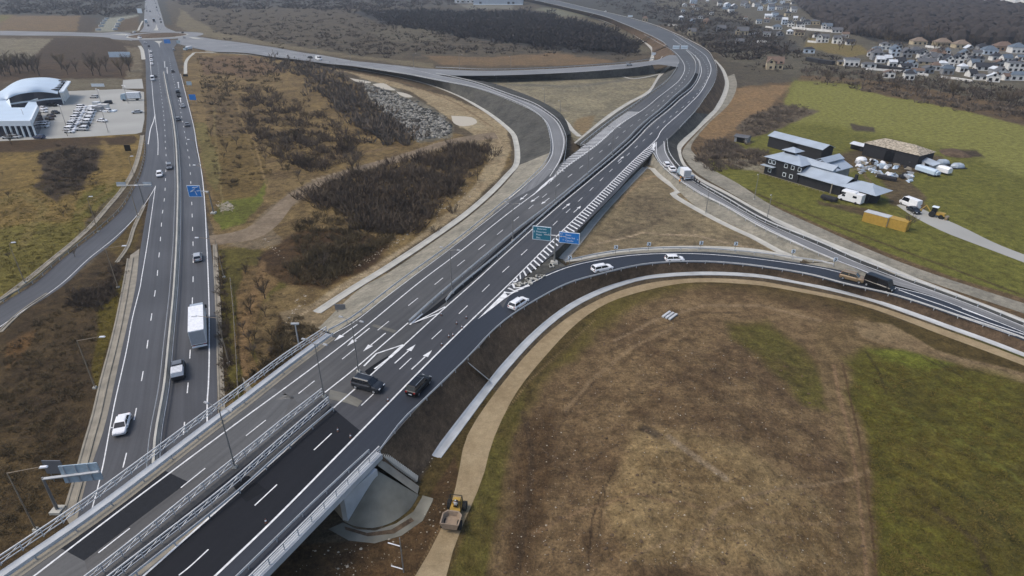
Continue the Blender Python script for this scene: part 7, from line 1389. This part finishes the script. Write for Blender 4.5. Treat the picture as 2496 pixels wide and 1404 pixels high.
# ---------------------------------------------------------------- stones, rubble, tufts, puddles
def lumps(name, polys, n, size, label, m, seed, cat='stones', asp=.6, k=5):
    r = random.Random(seed); V = []; F = []
    per = [max(1, int(n * w / sum(q[1] for q in polys))) for _, w in polys]
    for (poly, _), cnt in zip(polys, per):
        for p in scatter(poly, cnt, seed + cnt, 2.5):
            s = r.uniform(*size) * (1 + (r.random() ** 6) * 2); o = len(V); a0 = r.uniform(0, 6)
            for z, kk in ((-.05, 1), (asp * .6, .8)):
                for i in range(k): a = a0 + 6.283 * i / k; q = s * kk * r.uniform(.7, 1.2); V.append((p.x + q * math.cos(a), p.y + q * math.sin(a) * r.uniform(.6, 1), z * s + p.z))
            V.append((p.x, p.y, asp * s + p.z)); F += [(o + i, o + (i + 1) % k, o + k + (i + 1) % k, o + k + i) for i in range(k)] + [(o + k + i, o + k + (i + 1) % k, o + 2 * k) for i in range(k)]
    me = bpy.data.meshes.new(name); me.from_pydata(V, [], F); me.materials.append(M[m]); ob = bpy.data.objects.new(name, me); C.objects.link(ob); tag(ob, label, cat, None, 'stuff'); return ob
lumps('field_stones', [([(1260,1060),(1400,900),(1560,780),(1760,800),(1900,900),(2040,1040),(2080,1404),(1240,1404)], 1), ([(1620,700),(1700,760),(1560,800),(1500,790)], .05)], 1500, (.02, .06), 'small pale stones strewn over the bare brown field', 'stone', 61)
lumps('field_clods', [([(1240,1060),(1400,880),(1560,770),(1760,780),(1900,860),(2080,1040),(2120,1404),(1200,1404)], 1)], 2400, (.04, .12), 'dark earth clods on the bare brown field', 'clod', 62, 'clods')
lumps('rubble', [([(885,204),(930,216),(1000,246),(1080,288),(1100,314),(1090,330),(1020,342),(955,295),(905,240)], 1)], 3600, (.15, .5), 'heap of grey rubble beside the long dark thicket', 'rubble', 63, 'rubble', .9)
lumps('rubble', [([(885,204),(930,216),(1000,246),(1080,288),(1100,314),(1090,330),(1020,342),(955,295),(905,240)], 1)], 1200, (.2, .6), 'dark lumps in the rubble heap', 'gravel_d', 64, 'rubble', .8)
lumps('verge_stones', [([(760,1330),(900,1326),(1030,1250),(1060,1200),(1110,1130),(1090,1250),(1030,1350),(900,1404),(700,1404)], 1), ([(930,1150),(1040,1160),(1060,1110),(990,1060),(940,1110)], 1)], 220, (.03, .09), 'small stones around the cone foot and on the dark bank', 'stone', 65)
lumps('verge_stones', [([(690,800),(770,700),(900,640),(1050,540),(1170,470),(1150,440),(960,590),(720,730)], 1)], 300, (.04, .16), 'small stones along the tan service strip', 'stone', 66)
lumps('bank_stones', [([(526,498),(560,492),(574,510),(540,516)], 1), ([(640,520),(700,490),(690,520),(650,560),(610,575)], .6), ([(700,640),(640,560),(620,580)], .1)], 420, (.08, .22), 'grey stone heaps beside the dirt road mouth', 'stone', 67)
mass('grass_tufts', scatter([(2070,890),(2250,870),(2496,940),(2496,1404),(2140,1404),(2115,1100)], 2600, 70), 'rough grass tufts on the green field at lower right', 'grass', 'grass_tuft', (.12, .4), BGF, 70, flat=1.6)
mass('grass_tufts', scatter([(1240,970),(1290,945),(1215,1200),(1175,1404),(1100,1404),(1160,1230)], 700, 71), 'grass tufts along the strip beside the dirt track', 'grass', 'grass_tuft', (.08, .2), BGF, 71, flat=1.5)
mass('grass_tufts', scatter([(0,460),(300,420),(320,450),(200,570),(60,690),(0,720)], 1500, 72), 'dry grass tufts over the left field', 'grass', 'grass_tuft', (.15, .5), BGF, 72, flat=1.6)
mass('grass_tufts', scatter([(240,740),(285,700),(318,640),(280,800),(232,940),(224,900)], 300, 73), 'grass tufts on the green wedge left of the highway', 'grass', 'grass_tuft', (.12, .35), BGF, 73, flat=1.5)
for i, px in enumerate([[(852,190),(880,195),(905,200),(890,203),(868,199)], [(908,205),(935,203),(955,214),(964,220),(940,218),(918,211)], [(966,223),(990,228),(1006,236),(990,237),(974,231)], [(1100,282),(1150,286),(1162,300),(1130,308),(1106,300)]]):
    mb = MB(); v = cr([G(x, y, .045) for x, y in px + px[:1]], 3)[:-1]; mb.add(v, [tuple(range(len(v)))]); struct(mb.build('puddle', M['puddle']))
mb = MB(); v = cr([G(x, y, 0) for x, y in [(2288,366),(2320,362),(2350,370),(2370,383),(2330,384),(2298,376),(2288,366)]], 4)[:-1]; c_ = sum((q for q in v), Vector()) / len(v); mb.loft([[q.lerp(c_, k) + Vector((0, 0, z)) for q in v] for k, z in ((0, .02), (.3, .6), (.7, 1.1), (.95, 1.2))]); tag(mb.build('earth_heap', M['earth_d']), 'flat dark earth heap on the green field behind the barn', 'earth heap')
# ---------------------------------------------------------------- haze
hz, t_, b_ = new_mat('haze_air'); t_.nodes.remove(b_); vp = t_.nodes.new("ShaderNodeVolumePrincipled"); vp.inputs['Color'].default_value = (.68, .76, .86, 1); vp.inputs['Density'].default_value = HAZE; vp.inputs['Anisotropy'].default_value = 0.2
t_.links.new(vp.outputs[0], t_.nodes['Material Output'].inputs['Volume'])
mb = MB(); mb.box((0, 7000, 32), (24000, 16000, 66)); o = mb.build('haze', hz); o['kind'] = 'stuff'; o['label'] = 'thin bluish haze over the whole landscape'; o['category'] = 'haze'
